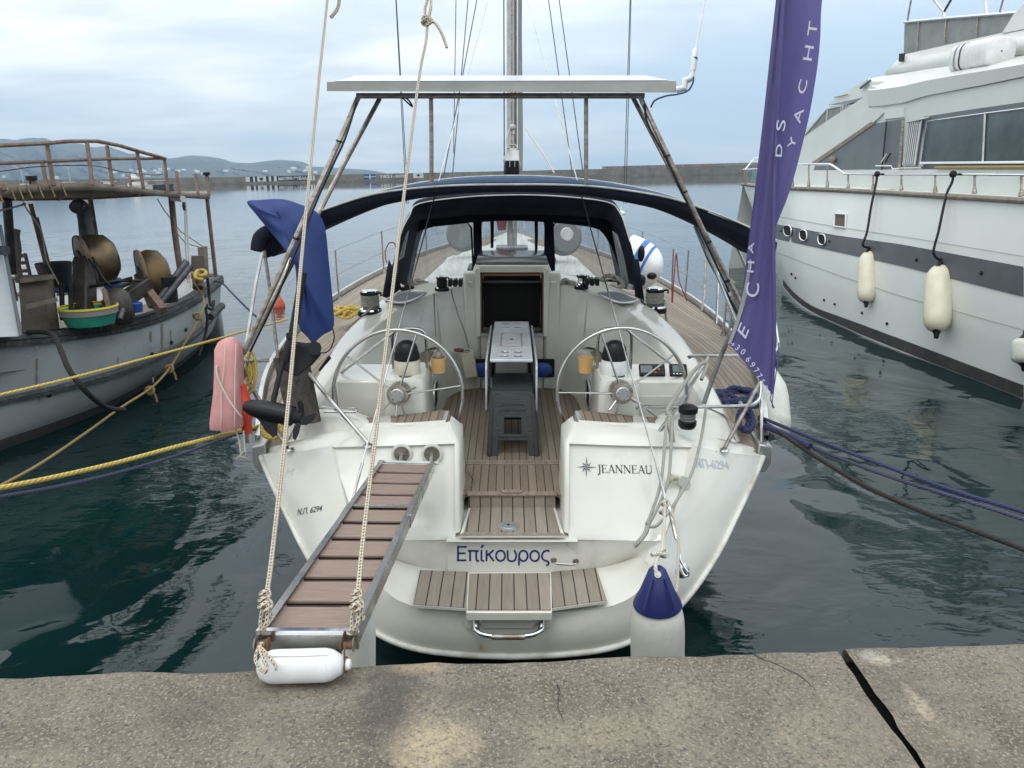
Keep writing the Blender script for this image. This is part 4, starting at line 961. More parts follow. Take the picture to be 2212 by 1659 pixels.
# ---------- winches
def winch(u, v, r_, z=None, D=None, wraps='rope_grey', big=True, name='winch'):
    o = q(u, v, z=z) if z else q(u, v, D=D); k = r_
    w_ = part(MB().lathe([(k*1.30, 0), (k*1.32, k*.45), (k*1.22, k*.55)], o, V((0, 0, 1)), 24), name, 'black')
    build(MB().lathe([(k*1.22, k*.55), (k*1.15, k*.72), (k*.92, k*.8), (k*.74, k*1.0), (k*.68, k*1.6), (k*.74, k*2.05)], o, V((0, 0, 1)), 24), 'drum', 'chrome', w_)
    build(MB().lathe([(k*.74, k*2.05), (k*.98, k*2.2), (k*1.0, k*2.45), (k*.9, k*2.5)], o, V((0, 0, 1)), 24), 'jaw', 'black', w_)
    build(MB().lathe([(k*.9, k*2.5), (k*.85, k*2.62), (k*.3, k*2.68), (k*.1, k*2.6), (0, k*2.6)], o, V((0, 0, 1)), 24), 'cap', 'chrome', w_)
    build(MB().tube([o+V((k*.8, -k*.4, k*2.4)), o+V((k*1.25, -k*.55, k*2.45)), o+V((k*1.25, -k*.5, k*2.1))], k*.13, 6), 'stripper_arm', 'black', w_)
    if wraps:
        pts = []; n = 5
        for i in range(n*14):
            a = 2*pi*i/14; pts.append(o+V((cos(a)*k*.86, sin(a)*k*.86, k*(.95+i/(n*14)*1.15))))
        build(MB().tube(pts, k*.135, 6), 'rope_turns', wraps, w_)
    return o, w_
WIN = []
WIN.append(winch(801, 681, .092, z=1.775))
WIN.append(winch(1413, 674, .092, z=1.775))
winch(955, 628, .054, z=1.985, wraps='rope_dark'); winch(1256, 624, .054, z=1.985, wraps=None)
# rope clutches and organisers
for u, v in ((984, 610), (1278, 608)):
    c = q(u, v, z=2.07)
    for i in range(3): part(MB().box(c+V((i*.05-.05, 0, 0)), (.04, .14, .07)), 'rope_clutch', 'black', bev=.01)
# coils on the cabin shoulders
def coil(name, c, r_, n, rad, m, seed, flat=.5, tilt=0):
    rg = random.Random(seed); mbx = MB(); pts = []
    for i in range(n*12):
        a = 2*pi*i/12+rg.uniform(-.1, .1); k = r_*rg.uniform(.65, 1.0)
        pts.append(V(c)+V((cos(a)*k, sin(a)*k*flat+rg.uniform(-.02, .02), .02+rg.uniform(0, 1)*r_*.55*(1-abs(cos(a))*.5)+tilt*sin(a))))
    return mbx.tube(smooth_pts(pts, 2), rad, 6)
part(coil('rope_coil', q(905, 620, z=1.96), .12, 5, .009, 'rope_grey', 3), 'rope_coil', 'rope_grey')
part(coil('rope_coil', q(1224, 618, z=2.0), .10, 5, .008, 'rope_grey', 4), 'rope_coil', 'rope_grey')
part(coil('rope_coil', q(1318, 622, z=1.93), .15, 6, .011, 'rope_grey', 5, .5, .06), 'rope_coil', 'rope_grey')
part(coil('rope_coil', q(884, 632, z=1.92), .09, 4, .012, 'rope_dark', 6), 'rope_coil', 'rope_dark')
# opening hatches on the coaming corners
for s in (1, -1):
    h_ = [V((1.02*s, 7.50, 1.935)), V((1.22*s, 7.32, 1.885)), V((1.02*s, 7.16, 1.885)), V((.84*s, 7.36, 1.945))]
    part(MB().prism(h_, (0, 0, .02)), 'coaming_hatch', 'yacht_dark', bev=.006)
    part(MB().tube(smooth_pts([p+V((0, 0, .02)) for p in h_], 4, True), .010, 6, closed=True), 'hatch_rim', 'alu')
# sheets from the winches and lines down the bulkhead
tb('sheet', sb, [WIN[0][0]+V((.06, -.05, .12)), WIN[0][0]+V((-.02, -.12, .05)), q(768, 694, z=1.72), q(752, 708, z=1.68)], .011, 'rope_grey', 8, 6)
part(MB().ball(q(750, 709, z=1.68), .028), 'stopper_knot', 'rope_grey')
tb('sheet', sb, [WIN[1][0]+V((.08, -.04, .12)), q(1442, 700, z=1.62), q(1468, 745, z=1.46), q(1488, 762, z=1.42), q(1520, 767, z=1.41)], .012, 'rope_grey', 8, 6)
part(MB().ball(q(1521, 767, z=1.42), .028), 'stopper_knot', 'rope_grey')
tb('line_tail', sb, [q(938, 634, z=1.99), q(938, 650, y=7.36), q(939, 680, y=7.31), q(941, 715, y=7.27), q(941, 728, y=7.26)], .008, 'rope_grey', 6, 5)
tb('line_tail', sb, [q(975, 626, z=2.02), q(978, 642, y=7.42), q(990, 680, y=7.38), q(1002, 712, y=7.36), q(1013, 752, y=7.34)], .008, 'rope_grey', 6, 5)
# ---------- transom fittings
NAME = [((0, 0, 'E'),)]
_o = [(.5, .52), (.18, .46), (.04, .26), (.18, .05), (.5, 0), (.82, .05), (.96, .26), (.82, .46), (.5, .52)]
def circ(cx0, cy0, rx, ry, a0=0, a1=360, n=13): return [(cx0+rx*cos(R(a0+(a1-a0)*i/(n-1))), cy0+ry*sin(R(a0+(a1-a0)*i/(n-1)))) for i in range(n)]
GL = {'E': (.52, [[(.05, 0), (.05, .73)], [(.0, .69), (.46, .69)], [(.05, .38), (.42, .38)], [(.0, .04), (.46, .04)]]),
      'p': (.60, [[(0, .5), (.54, .5)], [(.12, .5), (.12, 0)], [(.42, .5), (.42, .12), (.46, .02), (.56, .02)]]),
      'i': (.26, [[(.07, .54), (.07, .14), (.10, .03), (.20, .02)], [(.06, .64), (.16, .80)]]),
      'k': (.48, [[(.06, 0), (.06, .54)], [(.08, .27), (.40, .54)], [(.18, .32), (.42, 0)]]),
      'o': (.56, [circ(.26, .27, .22, .25)]),
      'u': (.54, [[(.05, .54), (.05, .2), (.10, .04), (.25, .01), (.40, .06), (.46, .25), (.43, .42), (.36, .54)]]),
      'r': (.56, [circ(.27, .27, .21, .25), [(.06, .3), (.055, -.2)]]),
      's': (.46, [[(.42, .50), (.28, .53), (.12, .45), (.05, .26), (.12, .09), (.30, .02), (.38, -.05), (.36, -.14), (.26, -.19)]])}
st_all = []; xx = 0
for ch in 'Epikouros':
    w0, ss = GL[ch]
    for q__ in ss: st_all.append([(xx+a, b_) for a, b_ in q__])
    xx += w0
oN = P(987, 1212, D=4.78); xN = P(1187, 1213, D=4.78)-oN; kN = xN.length/(xx-.04)
drape(part(ribbons(st_all, .085, oN, xN, P(987, 1182, D=4.78)-oN, kN), 'name_lettering', 'navy_paint', smooth=False), NAMEW)
m_ = MB(); ha = q(1196, 1211, D=4.83); hb = q(1244, 1213, D=4.83)
m_.tube(smooth_pts([ha, ha+V((.015, -.04, 0)), hb+V((-.015, -.04, 0)), hb], 4), .007, 8); hd = part(m_, 'grab_handle', 'steel')
for p in (ha, hb): build(MB().lathe([(0, .01), (.018, .008), (.021, 0)], p+V((0, .004, 0)), V((0, -1, 0)), 12), 'handle_foot', 'steel_old', hd)
# emblem: eight pointed compass star + maker's lettering on the starboard block
Dj = 4.965
def face(u, v, off=0): 
    t = (v-960)/200.; s_ = (u-1230)/268.; D = (5.02*(1-s_)+5.2*s_)*(1-t)+(4.90*(1-s_)+4.83*s_)*t
    return P(u, v, D=D-.018+off)
m1_ = MB(); m2_ = MB(); c = face(1267, 1009)
for k in range(8):
    a = pi/4*k; Lr = 24 if k % 2 == 0 else 15; 
    tip = face(1267+cos(a)*Lr*.95, 1009-sin(a)*Lr); r_ = 6
    lft = face(1267+cos(a+pi/8)*r_, 1009-sin(a+pi/8)*r_); rgt = face(1267+cos(a-pi/8)*r_, 1009-sin(a-pi/8)*r_)
    m1_.add([c, rgt, tip], [(0, 1, 2)]); e_ = .7
    o1 = face(1267+cos(a+pi/8)*(r_-1.2)+0, 1009-sin(a+pi/8)*(r_-1.2)); m1_.add([lft, o1, tip], [(0, 1, 2)])
drape(part(m1_, 'star_emblem', 'text_dark', smooth=False), BFACE[1])
TK, TN, SF = .105, .04, .035
SER = lambda x, y, w_=.17: ([(x-w_/2, y), (x+w_/2, y)], SF)
JG = {'J': (.36, [([(.20, .73), (.20, .05), (.16, -.10), (.02, -.17)], TK), SER(.20, .72, .24)]),
      'E': (.58, [([(.12, 0), (.12, .73)], TK), ([(.02, .715), (.48, .715)], SF), ([(.12, .38), (.38, .38)], SF), ([(.02, .015), (.50, .015)], SF), ([(.48, .73), (.48, .58)], SF), ([(.50, 0), (.53, .17)], SF), ([(.38, .46), (.38, .30)], SF)]),
      'A': (.68, [([(.10, 0), (.34, .74)], TN), ([(.34, .74), (.60, 0)], TK), ([(.18, .26), (.50, .26)], SF), SER(.09, .015, .20), SER(.60, .015, .22)]),
      'N': (.76, [([(.12, 0), (.12, .73)], TN), ([(.12, .72), (.62, .0)], TK), ([(.62, 0), (.62, .73)], TN), SER(.12, .015, .2), SER(.10, .715, .16), SER(.62, .715, .2)]),
      'U': (.70, [([(.13, .73), (.13, .25), (.20, .04), (.36, 0), (.52, .05), (.59, .25)], TK*.8), ([(.59, .25), (.59, .73)], TN), SER(.13, .715, .22), SER(.59, .715, .20)])}
oJ = face(1291, 1021, -.02); xJ = face(1410, 1023, -.02)-oJ; tot = sum(JG[c_][0] for c_ in 'JEANNEAU'); kJ = xJ.length/tot; xx = 0; mJ = MB()
for ch in 'JEANNEAU':
    w0, ss = JG[ch]
    for st_, ww in ss:
        r_ = ribbons([[(xx+a, b_) for a, b_ in st_]], ww, oJ, xJ, face(1293, 990, -.02)-oJ, kJ); b0 = len(mJ.v); mJ.v += r_.v; mJ.f += [[i+b0 for i in f] for f in r_.f]; mJ.uv += r_.uv
    xx += w0
drape(part(mJ, 'maker_lettering', 'text_dark', smooth=False), BFACE[1])
def wingpt(u, v, off=.03):
    off += .045
    t = (v-963)/360.; s_ = (abs(u-1102)-392)/150.; s_ = min(1, max(0, s_)); Di = 5.2-.65*t; Do = 5.55-.94*((v-985)/432.)
    return P(u, v, D=Di*(1-s_)+Do*s_-off)
drape(text('ΝΠ-6294', 'registration_lettering', 'text_pale', sb, wingpt(1503, 1009, .05), wingpt(1604, 1015, .05)-wingpt(1503, 1009, .05), wingpt(1506, 985)-wingpt(1503, 1009), .062, wscale=1.02, bold=.02, flat=True), WINGS[1])
drape(text('Ν.Π. 6294', 'registration_lettering', 'text_dark', sb, wingpt(641, 1113, .05), wingpt(705, 1102, .05)-wingpt(641, 1113, .05), wingpt(642, 1098)-wingpt(641, 1113), .042, wscale=.92, bold=.006, flat=True), WINGS[-1])
drape(text('M', 'faded_lettering', 'text_ghost', sb, wingpt(612, 1032, .05), wingpt(660, 1028, .05)-wingpt(612, 1032, .05), wingpt(614, 1012)-wingpt(612, 1032), .07, wscale=1.1, bold=-.03, shear=.2, flat=True), WINGS[-1])
# round sockets for the gangway on the port block
for u in (860, 925):
    v = 981; c = face(2204-u, v, -.0); c = V((-c.x, c.y, c.z))
    sk = part(MB().lathe([(.0, .002), (.052, .002), (.056, .012), (.070, .010), (.072, -.004)], c, V((0, -1, .1)), 24), 'gangway_socket', 'gelcoat_old')
    build(MB().lathe([(0, .006), (.050, .006), (.050, .002)], c, V((0, -1, .1)), 20), 'socket_plate', 'steel_old', sk)
    build(MB().tube([c+V((0, -.0, 0)), c+V((.0, -.07, -.03))], .014, 8), 'socket_pin', 'steel', sk)
# shower / hose fitting on the starboard block
c = face(1465, 1032); part(MB().tube([c, c+V((-.06, -.05, .025))], [.022, .024], 10), 'shower_elbow', 'cream_plastic')
part(MB().tube([c+V((-.05, -.045, .02)), c+V((-.085, -.04, -.02))], .018, 10), 'shower_nozzle', 'cream_plastic')
part(MB().lathe([(.0, .006), (.035, .006), (.038, 0)], face(1478, 1042), V((.3, -1, .2)), 20, sx=1.5), 'shower_plate', 'gelcoat_old')
# teak panels of the swim platform
def pz(u, v): return q(u, v, z=.585)
for nm, pp in (('platform_teak', [(908, 1232), (1012, 1236), (1006, 1313), (893, 1306)] ), ('platform_teak', [(1190, 1236), (1288, 1227), (1311, 1297), (1191, 1313)])):
    pl_ = [q(u, v, z=.628) for u, v in pp]; cen = sum(pl_, V())/4; pl_ = [cen+(p-cen)*1.0 for p in pl_]
    base = [p+V((0, 0, -.02)) for p in [cen+(x-cen)*1.02 for x in pl_]]
    part(MB().prism(base, (0, 0, .018)), 'teak_bed', 'gelcoat', smooth=False); part(MB().prism([p+V((0, 0, -.004)) for p in pl_], (0, 0, .007)), nm, 'teak_step', smooth=False)
# centre ladder panel, slightly proud
cp_ = [q(1014, 1240, z=.64), q(1187, 1239, z=.64), q(1190, 1318, z=.64), q(1010, 1318, z=.64)]
part(MB().prism([p+V((0, 0, -.055)) for p in [cp_[0]+V((-.012, .012, 0)), cp_[1]+V((.012, .012, 0)), cp_[2]+V((.006, -.022, 0)), cp_[3]+V((-.006, -.022, 0))]], (0, 0, .052)), 'ladder_panel', 'gelcoat', bev=.004)
part(MB().prism([p+V((0, 0, -.002)) for p in cp_], (0, 0, .006)), 'ladder_teak', 'teak_step', smooth=False)
fa = [q(1006, 1323, D=4.50), q(1190, 1323, D=4.50), q(1190, 1356, D=4.52), q(1178, 1360, D=4.52), q(1166, 1346, D=4.52), q(1158, 1346, D=4.52), q(1150, 1358, D=4.52), q(1044, 1358, D=4.52), q(1036, 1346, D=4.52), q(1028, 1346, D=4.52), q(1016, 1360, D=4.52), q(1006, 1356, D=4.52)]
part(MB().prism(fa, (0, .10, 0)), 'ladder_front', 'gelcoat', bev=.004)
part(MB().box(q(1098, 1360, D=4.57)+V((0, .03, 0)), (.50, .05, .12)), 'ladder_recess', 'gelcoat_old', bev=.01)
hp = smooth_pts([q(1026, 1352, D=4.46), q(1030, 1362, D=4.43), q(1048, 1372, D=4.40), q(1098, 1376, D=4.39), q(1148, 1372, D=4.40), q(1168, 1362, D=4.43), q(1172, 1352, D=4.46)], 5)
ld = part(MB().tube(hp, .0135, 10), 'ladder_handle', 'chrome')
for u in (1028, 1170): build(MB().tube([q(u, 1340, D=4.48), q(u, 1364, D=4.44)], .019, 10), 'handle_bracket', 'steel', ld)
build(MB().tube([q(1062, 1376, D=4.385), q(1134, 1376, D=4.385)], .017, 10), 'handle_grip', 'steel_old', ld)
# rust weep under the ladder
part(MB().add([q(1036, 1386, D=4.575), q(1040, 1386, D=4.575), q(1041, 1402, D=4.575), q(1052, 1406, D=4.575), q(1033, 1406, D=4.575), q(1037, 1402, D=4.575)], [(0, 5, 4, 3, 2, 1)]), 'rust_stain', 'rust_weep', smooth=False)
# ---------- pushpit
def tpx(name, pts, r_, m='steel', par=sb, sm=0, n=8):
    return tb(name, par, [P(u, v, D=d) for u, v, d in pts], r_, m, n, sm)
pp = tpx('pushpit', [(1375, 882, 5.3), (1400, 879, 5.35), (1500, 879, 5.45), (1600, 877, 5.6), (1630, 872, 5.7), (1642, 855, 5.75), (1643, 815, 5.85), (1640, 830, 5.85)][:7], .0135, sm=5)
tpx('pushpit_post', [(1643, 815, 5.85), (1645, 900, 5.7), (1645, 980, 5.55)], .0125, par=pp)
tpx('pushpit_rail', [(1490, 772, 5.9), (1500, 769, 5.95), (1600, 768, 6.2), (1660, 764, 6.4), (1680, 752, 6.5), (1678, 720, 6.6), (1668, 660, 6.8)], .014, par=pp, sm=4)
tpx('pushpit_post', [(1530, 772, 5.75), (1470, 870, 5.45), (1405, 958, 5.2)], .0135, par=pp)
tpx('pushpit_post', [(1650, 810, 5.9), (1565, 968, 5.3)], .0155, 'steel_old', par=pp)
pq = tpx('pushpit', [(515, 777, 5.3), (530, 779, 5.35), (580, 779, 5.5)], .014)
tpx('pushpit_rail', [(515, 777, 5.3), (540, 830, 5.45), (580, 900, 5.4), (620, 965, 5.35)], .016, 'steel_old', par=pq)
tpx('pushpit_rail', [(640, 786, 5.55), (656, 793, 5.5), (690, 835, 5.35), (740, 895, 5.2), (795, 958, 5.1)], .0145, par=pq, sm=3)
tpx('pushpit_loop', [(680, 881, 5.4), (760, 881, 5.35), (768, 884, 5.35), (766, 890, 5.35), (700, 889, 5.38)], .008, par=pq, sm=3)
for u, v, d in ((1565, 970, 5.3), (1405, 960, 5.2), (625, 968, 5.35), (795, 960, 5.1), (1540, 969, 5.3)):
    part(MB().lathe([(0, .012), (.02, .012), (.033, .004), (.034, 0)], P(u, v, D=d)+V((0, 0, -.01)), V((0, -.2, 1)), 16), 'rail_foot', 'steel')
# outboard bracket board
ob = [P(589, 775, D=5.5), P(645, 772, D=5.45), P(668, 790, D=5.45), P(692, 912, D=5.35), P(670, 916, D=5.3), P(620, 905, D=5.3)]
part(MB().prism(ob, (.0, .035, 0)), 'outboard_bracket', 'black_wood', bev=.004)
# ---------- arch: poles, solar panel
NP = [P(706, 186, D=5.24), P(1461, 184, D=5.24)]
pn = [P(706, 177, D=5.23), P(1461, 175, D=5.23), P(1404, 164, D=6.2), P(762, 164, D=6.2)]
nrm = (pn[1]-pn[0]).cross(pn[3]-pn[0]).normalized()
pb = [p-nrm*.06 for p in pn]
spn = part(MB().hexa([P(706, 197, D=5.25), P(1461, 200, D=5.25), pb[2], pb[3]], pn), 'solar_panel', 'alu_frame')
ctr = sum(pn, V())/4
build(MB().add([ctr+(p-ctr)*.965+nrm*.004 for p in pn], [(0, 1, 2, 3)]), 'panel_glass', 'table_plastic', spn)
tpx('arch_crossbar', [(770, 207, 5.4), (1102, 207, 5.4), (1392, 207, 5.4)], .019, 'steel_old')
for pts in ([(776, 206, 5.4), (770, 219, 5.4), (735, 300, 5.35), (690, 400, 5.3), (600, 600, 5.25), (525, 765, 5.3)], [(820, 213, 5.9), (740, 360, 5.75), (668, 500, 5.6), (560, 700, 5.4), (527, 762, 5.35)],
            [(1382, 206, 5.4), (1387, 219, 5.4), (1440, 330, 5.4), (1520, 500, 5.5), (1600, 660, 5.75), (1650, 760, 5.9)], [(1368, 212, 5.9), (1430, 330, 5.8), (1510, 480, 5.8), (1590, 635, 5.85), (1640, 735, 5.95)]):
    tpx('arch_pole', pts, .0185, 'steel_old')
tpx('arch_cable', [(770, 222, 5.36), (745, 300, 5.31), (722, 350, 5.29), (690, 420, 5.27), (640, 540, 5.22), (598, 640, 5.2), (540, 760, 5.25)], .008, 'black', sm=4)
tpx('arch_cable', [(1392, 225, 5.38), (1400, 270, 5.38), (1440, 345, 5.37), (1520, 515, 5.46), (1575, 630, 5.6)], .008, 'black', sm=4)
tpx('cable_loop', [(870, 212, 5.38), (885, 226, 5.36), (891, 230, 5.36), (884, 218, 5.38), (876, 211, 5.4)], .006, 'black', sm=4)
for (u, v, d) in ((733, 305, 5.33), (640, 515, 5.25), (1440, 337, 5.38), (1478, 415, 5.42), (1530, 523, 5.5), (1570, 608, 5.6)):
    c = P(u, v, D=d); part(MB().lathe([(.024, -.006), (.026, 0), (.024, .006)], c, V((.35 if u > 1000 else -.35, 0, -1)), 10), 'cable_tie', 'black')
for u, ut in ((931, 932), (1266, 1266)):
    tpx('bimini_support', [(u, 210, 5.45), (ut, 305, 5.5), (ut, 396, 5.6)], .0155, 'steel_old')
# antenna on the panel corner
an = tpx('antenna', [(1503, 105, 5.15), (1523, 0, 5.15), (1560, -190, 5.15)], .0055, 'white_plastic')
tpx('antenna_base', [(1503, 104, 5.15), (1501, 112, 5.15), (1497, 150, 5.15), (1495, 156, 5.15)], [.013, .020, .022, .016], 'white_plastic', par=an, n=12)
tpx('antenna_band', [(1500.5, 125, 5.15), (1500, 129, 5.15)], .0215, 'canvas_blue', par=an, n=12)
tpx('antenna_mount', [(1495, 156, 5.15), (1495, 168, 5.15), (1480, 174, 5.18), (1478, 190, 5.18), (1462, 194, 5.2)], [.017, .022, .027, .025, .022], 'white_plastic', par=an, n=12)
tpx('antenna_cable', [(1498, 166, 5.13), (1497, 178, 5.13), (1486, 196, 5.16), (1462, 204, 5.2), (1440, 207, 5.25), (1415, 217, 5.3), (1406, 232, 5.35)], .006, 'canvas_blue', par=an, sm=5)
# ---------- bimini
def arc(pts, k=5): return smooth_pts([P(u, v, D=d) for u, v, d in pts], k)
near = arc([(560, 520, 5.6), (600, 492, 5.6), (680, 460, 5.65), (790, 423, 5.65), (880, 408, 5.65), (985, 400, 5.65), (1105, 398, 5.65), (1220, 399, 5.65), (1320, 406, 5.65), (1450, 428, 5.65), (1560, 466, 5.65), (1640, 500, 5.65), (1680, 520, 5.65)])
n_ = len(near); far_ = []
for i, p in enumerate(near):
    t = i/(n_-1); cen = 1-abs(2*t-1)**2
    far_.append(V((p.x*.97, p.y+1.3, p.z+.05+.04*cen-.02)))
ftop = arc([(700, 455, 7.0), (800, 420, 7.0), (880, 400, 7.0), (985, 385, 7.0), (1105, 380, 7.0), (1220, 384, 7.0), (1330, 397, 7.0), (1440, 421, 7.0), (1530, 456, 7.0)])
rs = lambda a, n: [a[min(len(a)-1, int(round(i*(len(a)-1)/(n-1))))] for i in range(n)]
A = near; B = []
for i in range(n_):
    t = i/(n_-1); f = t*(len(ftop)-1); k = min(int(f), len(ftop)-2); B.append(ftop[k].lerp(ftop[k+1], f-k))
rows = [A, [a.lerp(b_, .25) for a, b_ in zip(A, B)], [a.lerp(b_, .5) for a, b_ in zip(A, B)], [a.lerp(b_, .75) for a, b_ in zip(A, B)], B, [b_+V((0, .12, -.10)) for b_ in B]]
part(MB().grid(rows, flip=True), 'bimini_canopy', 'canvas_blue', thick=.006)
part(MB().tube([p+V((0, -.005, 0)) for p in A], .008, 6), 'bimini_piping', 'canvas_edge')
part(MB().tube(B[2:-2], .012, 6), 'bimini_far_piping', 'canvas_edge')
under = [[p+V((0, .005, -.015)) for p in A]]
vd = lambda t: .055+.14*abs(2*t-1)**1.5*(1 if abs(2*t-1) < .93 else .6)
under.append([p+V((0, .02, -vd(i/(n_-1))*.6)) for i, p in enumerate(A)]); under.append([p+V((0, .07, -vd(i/(n_-1)))) for i, p in enumerate(A)])
under.append([p+V((-p.x*.03, .5, -vd(i/(n_-1))*.9)) for i, p in enumerate(A)]); under.append([b_+V((0, 0, -.10)) for b_ in B])
part(MB().grid(under, flip=False), 'bimini_valance', 'navy_canvas', thick=.006)
tpx('bimini_frame_cover', [(556, 542, 5.6), (562, 515, 5.6), (580, 500, 5.6), (608, 490, 5.62)], [.05, .055, .05, .04], 'navy_canvas', n=10, sm=3)
for pts, m in (([(568, 540, 5.6), (553, 610, 5.6), (532, 745, 5.5)], 'steel'), ([(571, 540, 5.65), (585, 640, 5.7), (600, 770, 5.7), (612, 800, 5.7)], 'steel_old'), ([(625, 560, 6.2), (600, 640, 6.1), (570, 700, 6.0)], 'steel'),
               ([(1500, 487, 6.1), (1545, 585, 6.15), (1592, 700, 6.2)], 'steel'), ([(1571, 486, 6.4), (1608, 570, 6.5), (1650, 690, 6.6)], 'steel'), ([(1500, 487, 6.5), (1530, 560, 6.5), (1600, 690, 6.5)], 'black')):
    tpx('bimini_leg', pts, .0125, m)
# ---------- sprayhood
so_ = arc([(838, 628, 7.6), (852, 560, 7.62), (868, 500, 7.65), (885, 465, 7.7), (905, 440, 7.75), (1000, 426, 7.8), (1105, 421, 7.8), (1210, 424, 7.8), (1310, 436, 7.75), (1338, 458, 7.7), (1354, 500, 7.65), (1370, 560, 7.62), (1385, 632, 7.6)])
si_ = arc([(845, 626, 7.7), (858, 568, 7.72), (875, 510, 7.78), (894, 478, 7.9), (930, 472, 8.0), (1010, 464, 8.05), (1105, 462, 8.05), (1200, 464, 8.05), (1285, 470, 8.0), (1318, 478, 7.9), (1340, 508, 7.8), (1360, 568, 7.72), (1377, 628, 7.7)])
fr_ = [V((p.x*.95, p.y+.75, max(2.05, p.z-.05-.0))) for p in so_]
hood_top = [so_, [p+V((0, .12, .035)) for p in so_], [p+V((-p.x*.03, .5, .02)) for p in so_], [V((p.x*.93, p.y+.95, p.z-.12)) for p in so_]]
hood = part(MB().grid(hood_top, flip=True), 'sprayhood', 'navy_canvas', thick=.01)
build(MB().grid([so_, [a.lerp(b_, .5)+V((0, -.01, 0)) for a, b_ in zip(so_, si_)], si_], flip=False), 'sprayhood_bow', 'navy_canvas', hood, thick=.012)
build(MB().tube([p+V((0, -.01, .0)) for p in so_[8:-8]], .006, 6), 'hood_piping', 'canvas_edge', hood)
# front screen with windows, panel plane defined by pixel outlines at the forward edge
def scr(u, v): 
    d = 8.35+.25*(1-abs(u-1105)/260.); d -= (v-470)/150.*(-.35)*0
    return P(u, v, D=d)
wins = [[(1042, 475), (1174, 475), (1178, 492), (1176, 577), (1046, 576), (1040, 560), (1038, 490)],
        [(903, 498), (935, 488), (1010, 480), (1018, 492), (1022, 570), (1020, 594), (960, 606), (868, 612), (866, 596), (880, 540), (890, 510)],
        [(1200, 480), (1262, 484), (1300, 496), (1322, 530), (1340, 580), (1346, 608), (1300, 606), (1198, 592), (1197, 560), (1194, 492)]]
def roundpoly(pp, k=3): return pp
outer = [(848, 626), (862, 560), (880, 505), (902, 470), (940, 455), (1105, 450), (1290, 458), (1322, 480), (1345, 530), (1362, 590), (1372, 628)]
for i, wv in enumerate(wins):
    pts = [scr(u, v) for u, v in wv]; ctr = sum(pts, V())/len(pts)
    wn = build(MB().add([p for p in pts], [tuple(range(len(pts)))]), 'window', 'vinyl', hood, smooth=False)
    build(MB().tube(pts, .012, 6, closed=True), 'window_hem', 'navy_canvas', hood)
fr = [[(868, 620), (866, 600), (852, 626)]]
ms = MB()
def strip(a, b_): 
    A_ = [scr(*p) for p in a]; B_ = [scr(*p) for p in b_]; ms.grid([A_, B_])
strip([(1022, 440), (1022, 480), (1024, 580), (1026, 600)], [(1040, 440), (1040, 480), (1042, 580), (1044, 600)])
strip([(1176, 440), (1176, 480), (1178, 580), (1178, 600)], [(1196, 440), (1196, 480), (1198, 580), (1200, 600)])
strip([(895, 462), (935, 452), (1010, 448), (1105, 446), (1200, 448), (1290, 456), (1330, 476)], [(903, 500), (935, 489), (1010, 481), (1105, 476), (1200, 481), (1290, 492), (1318, 520)])
strip([(860, 618), (873, 550), (884, 512), (895, 480)], [(866, 612), (879, 545), (890, 510), (905, 492)])
strip([(1356, 618), (1346, 578), (1330, 530), (1316, 480)], [(1348, 610), (1340, 578), (1322, 530), (1300, 492)])
strip([(1040, 577), (1180, 577)], [(1040, 586), (1180, 586)])
build(ms, 'hood_panel', 'navy_canvas', hood, thick=.012)
# side windows
for sgn in (1, -1):
    u0 = lambda u: u if sgn < 0 else 2206-u
    a = [P(u0(846), 618, D=7.7), P(u0(857), 560, D=7.75), P(u0(872), 507, D=7.8), P(u0(884), 498, D=7.85), P(u0(878), 530, D=8.1), P(u0(868), 580, D=8.2), P(u0(864), 612, D=8.2)]
    build(MB().add(a, [tuple(range(len(a)))]), 'side_window', 'vinyl', hood, smooth=False)
# straps hanging inside centre window, flap straps at the corners
for u, v1 in ((1062, 535), (1157, 542)):
    build(MB().grid([[scr(u+1-4, 474)+V((0, -.03, 0)), scr(u+1+4, 474)+V((0, -.03, 0))], [scr(u-2, 505)+V((0, -.03, 0)), scr(u+5, 505)+V((0, -.03, 0))], [scr(u+1-3, v1)+V((0, -.03, 0)), scr(u+1+3, v1)+V((0, -.03, 0))]]), 'strap', 'black', hood)
for pts in ([(840, 560), (826, 640), (838, 645), (868, 622)], [(1366, 560), (1372, 640), (1392, 650), (1380, 560)]):
    build(MB().add([P(u, v, D=7.6) for u, v in pts], [(0, 1, 2, 3)]), 'hood_flap', 'navy_canvas', hood, thick=.01)
tpx('hood_strap', [(836, 648, 7.5), (832, 664, 7.4), (828, 676, 7.35)], .012, 'black'); tpx('hood_strap', [(1386, 648, 7.5), (1394, 664, 7.4), (1400, 672, 7.35)], .014, 'black')
# ---------- mast, boom, rigging
my = 11.3
mz = [P(1107, v, y=my).z for v in (560, -700)]
ms_ = P(1107, 370, y=my).x
mast = part(MB().lathe([(.074, 0), (.074, 9), (.066, 14)], (0.0, my, 2.05), V((0, 0, 1)), 20, sx=1.0), 'mast', 'alu')
build(MB().box((0.0, my-.085, 8), (.035, .02, 11.5)), 'mast_track', 'steel_old', mast)
build(MB().tube([(.12, my-.06, 3.1), (.115, my-.06, 16)], .018, 6), 'halyard', 'black', mast)
build(MB().tube([(-.11, my-.08, 2.3), (-.108, my-.08, 16)], .009, 6), 'halyard', 'rope_dark', mast)
build(MB().tube([(.02, my-.10, 2.3), (.02, my-.10, 16)], .012, 6), 'halyard', 'rope_white', mast)
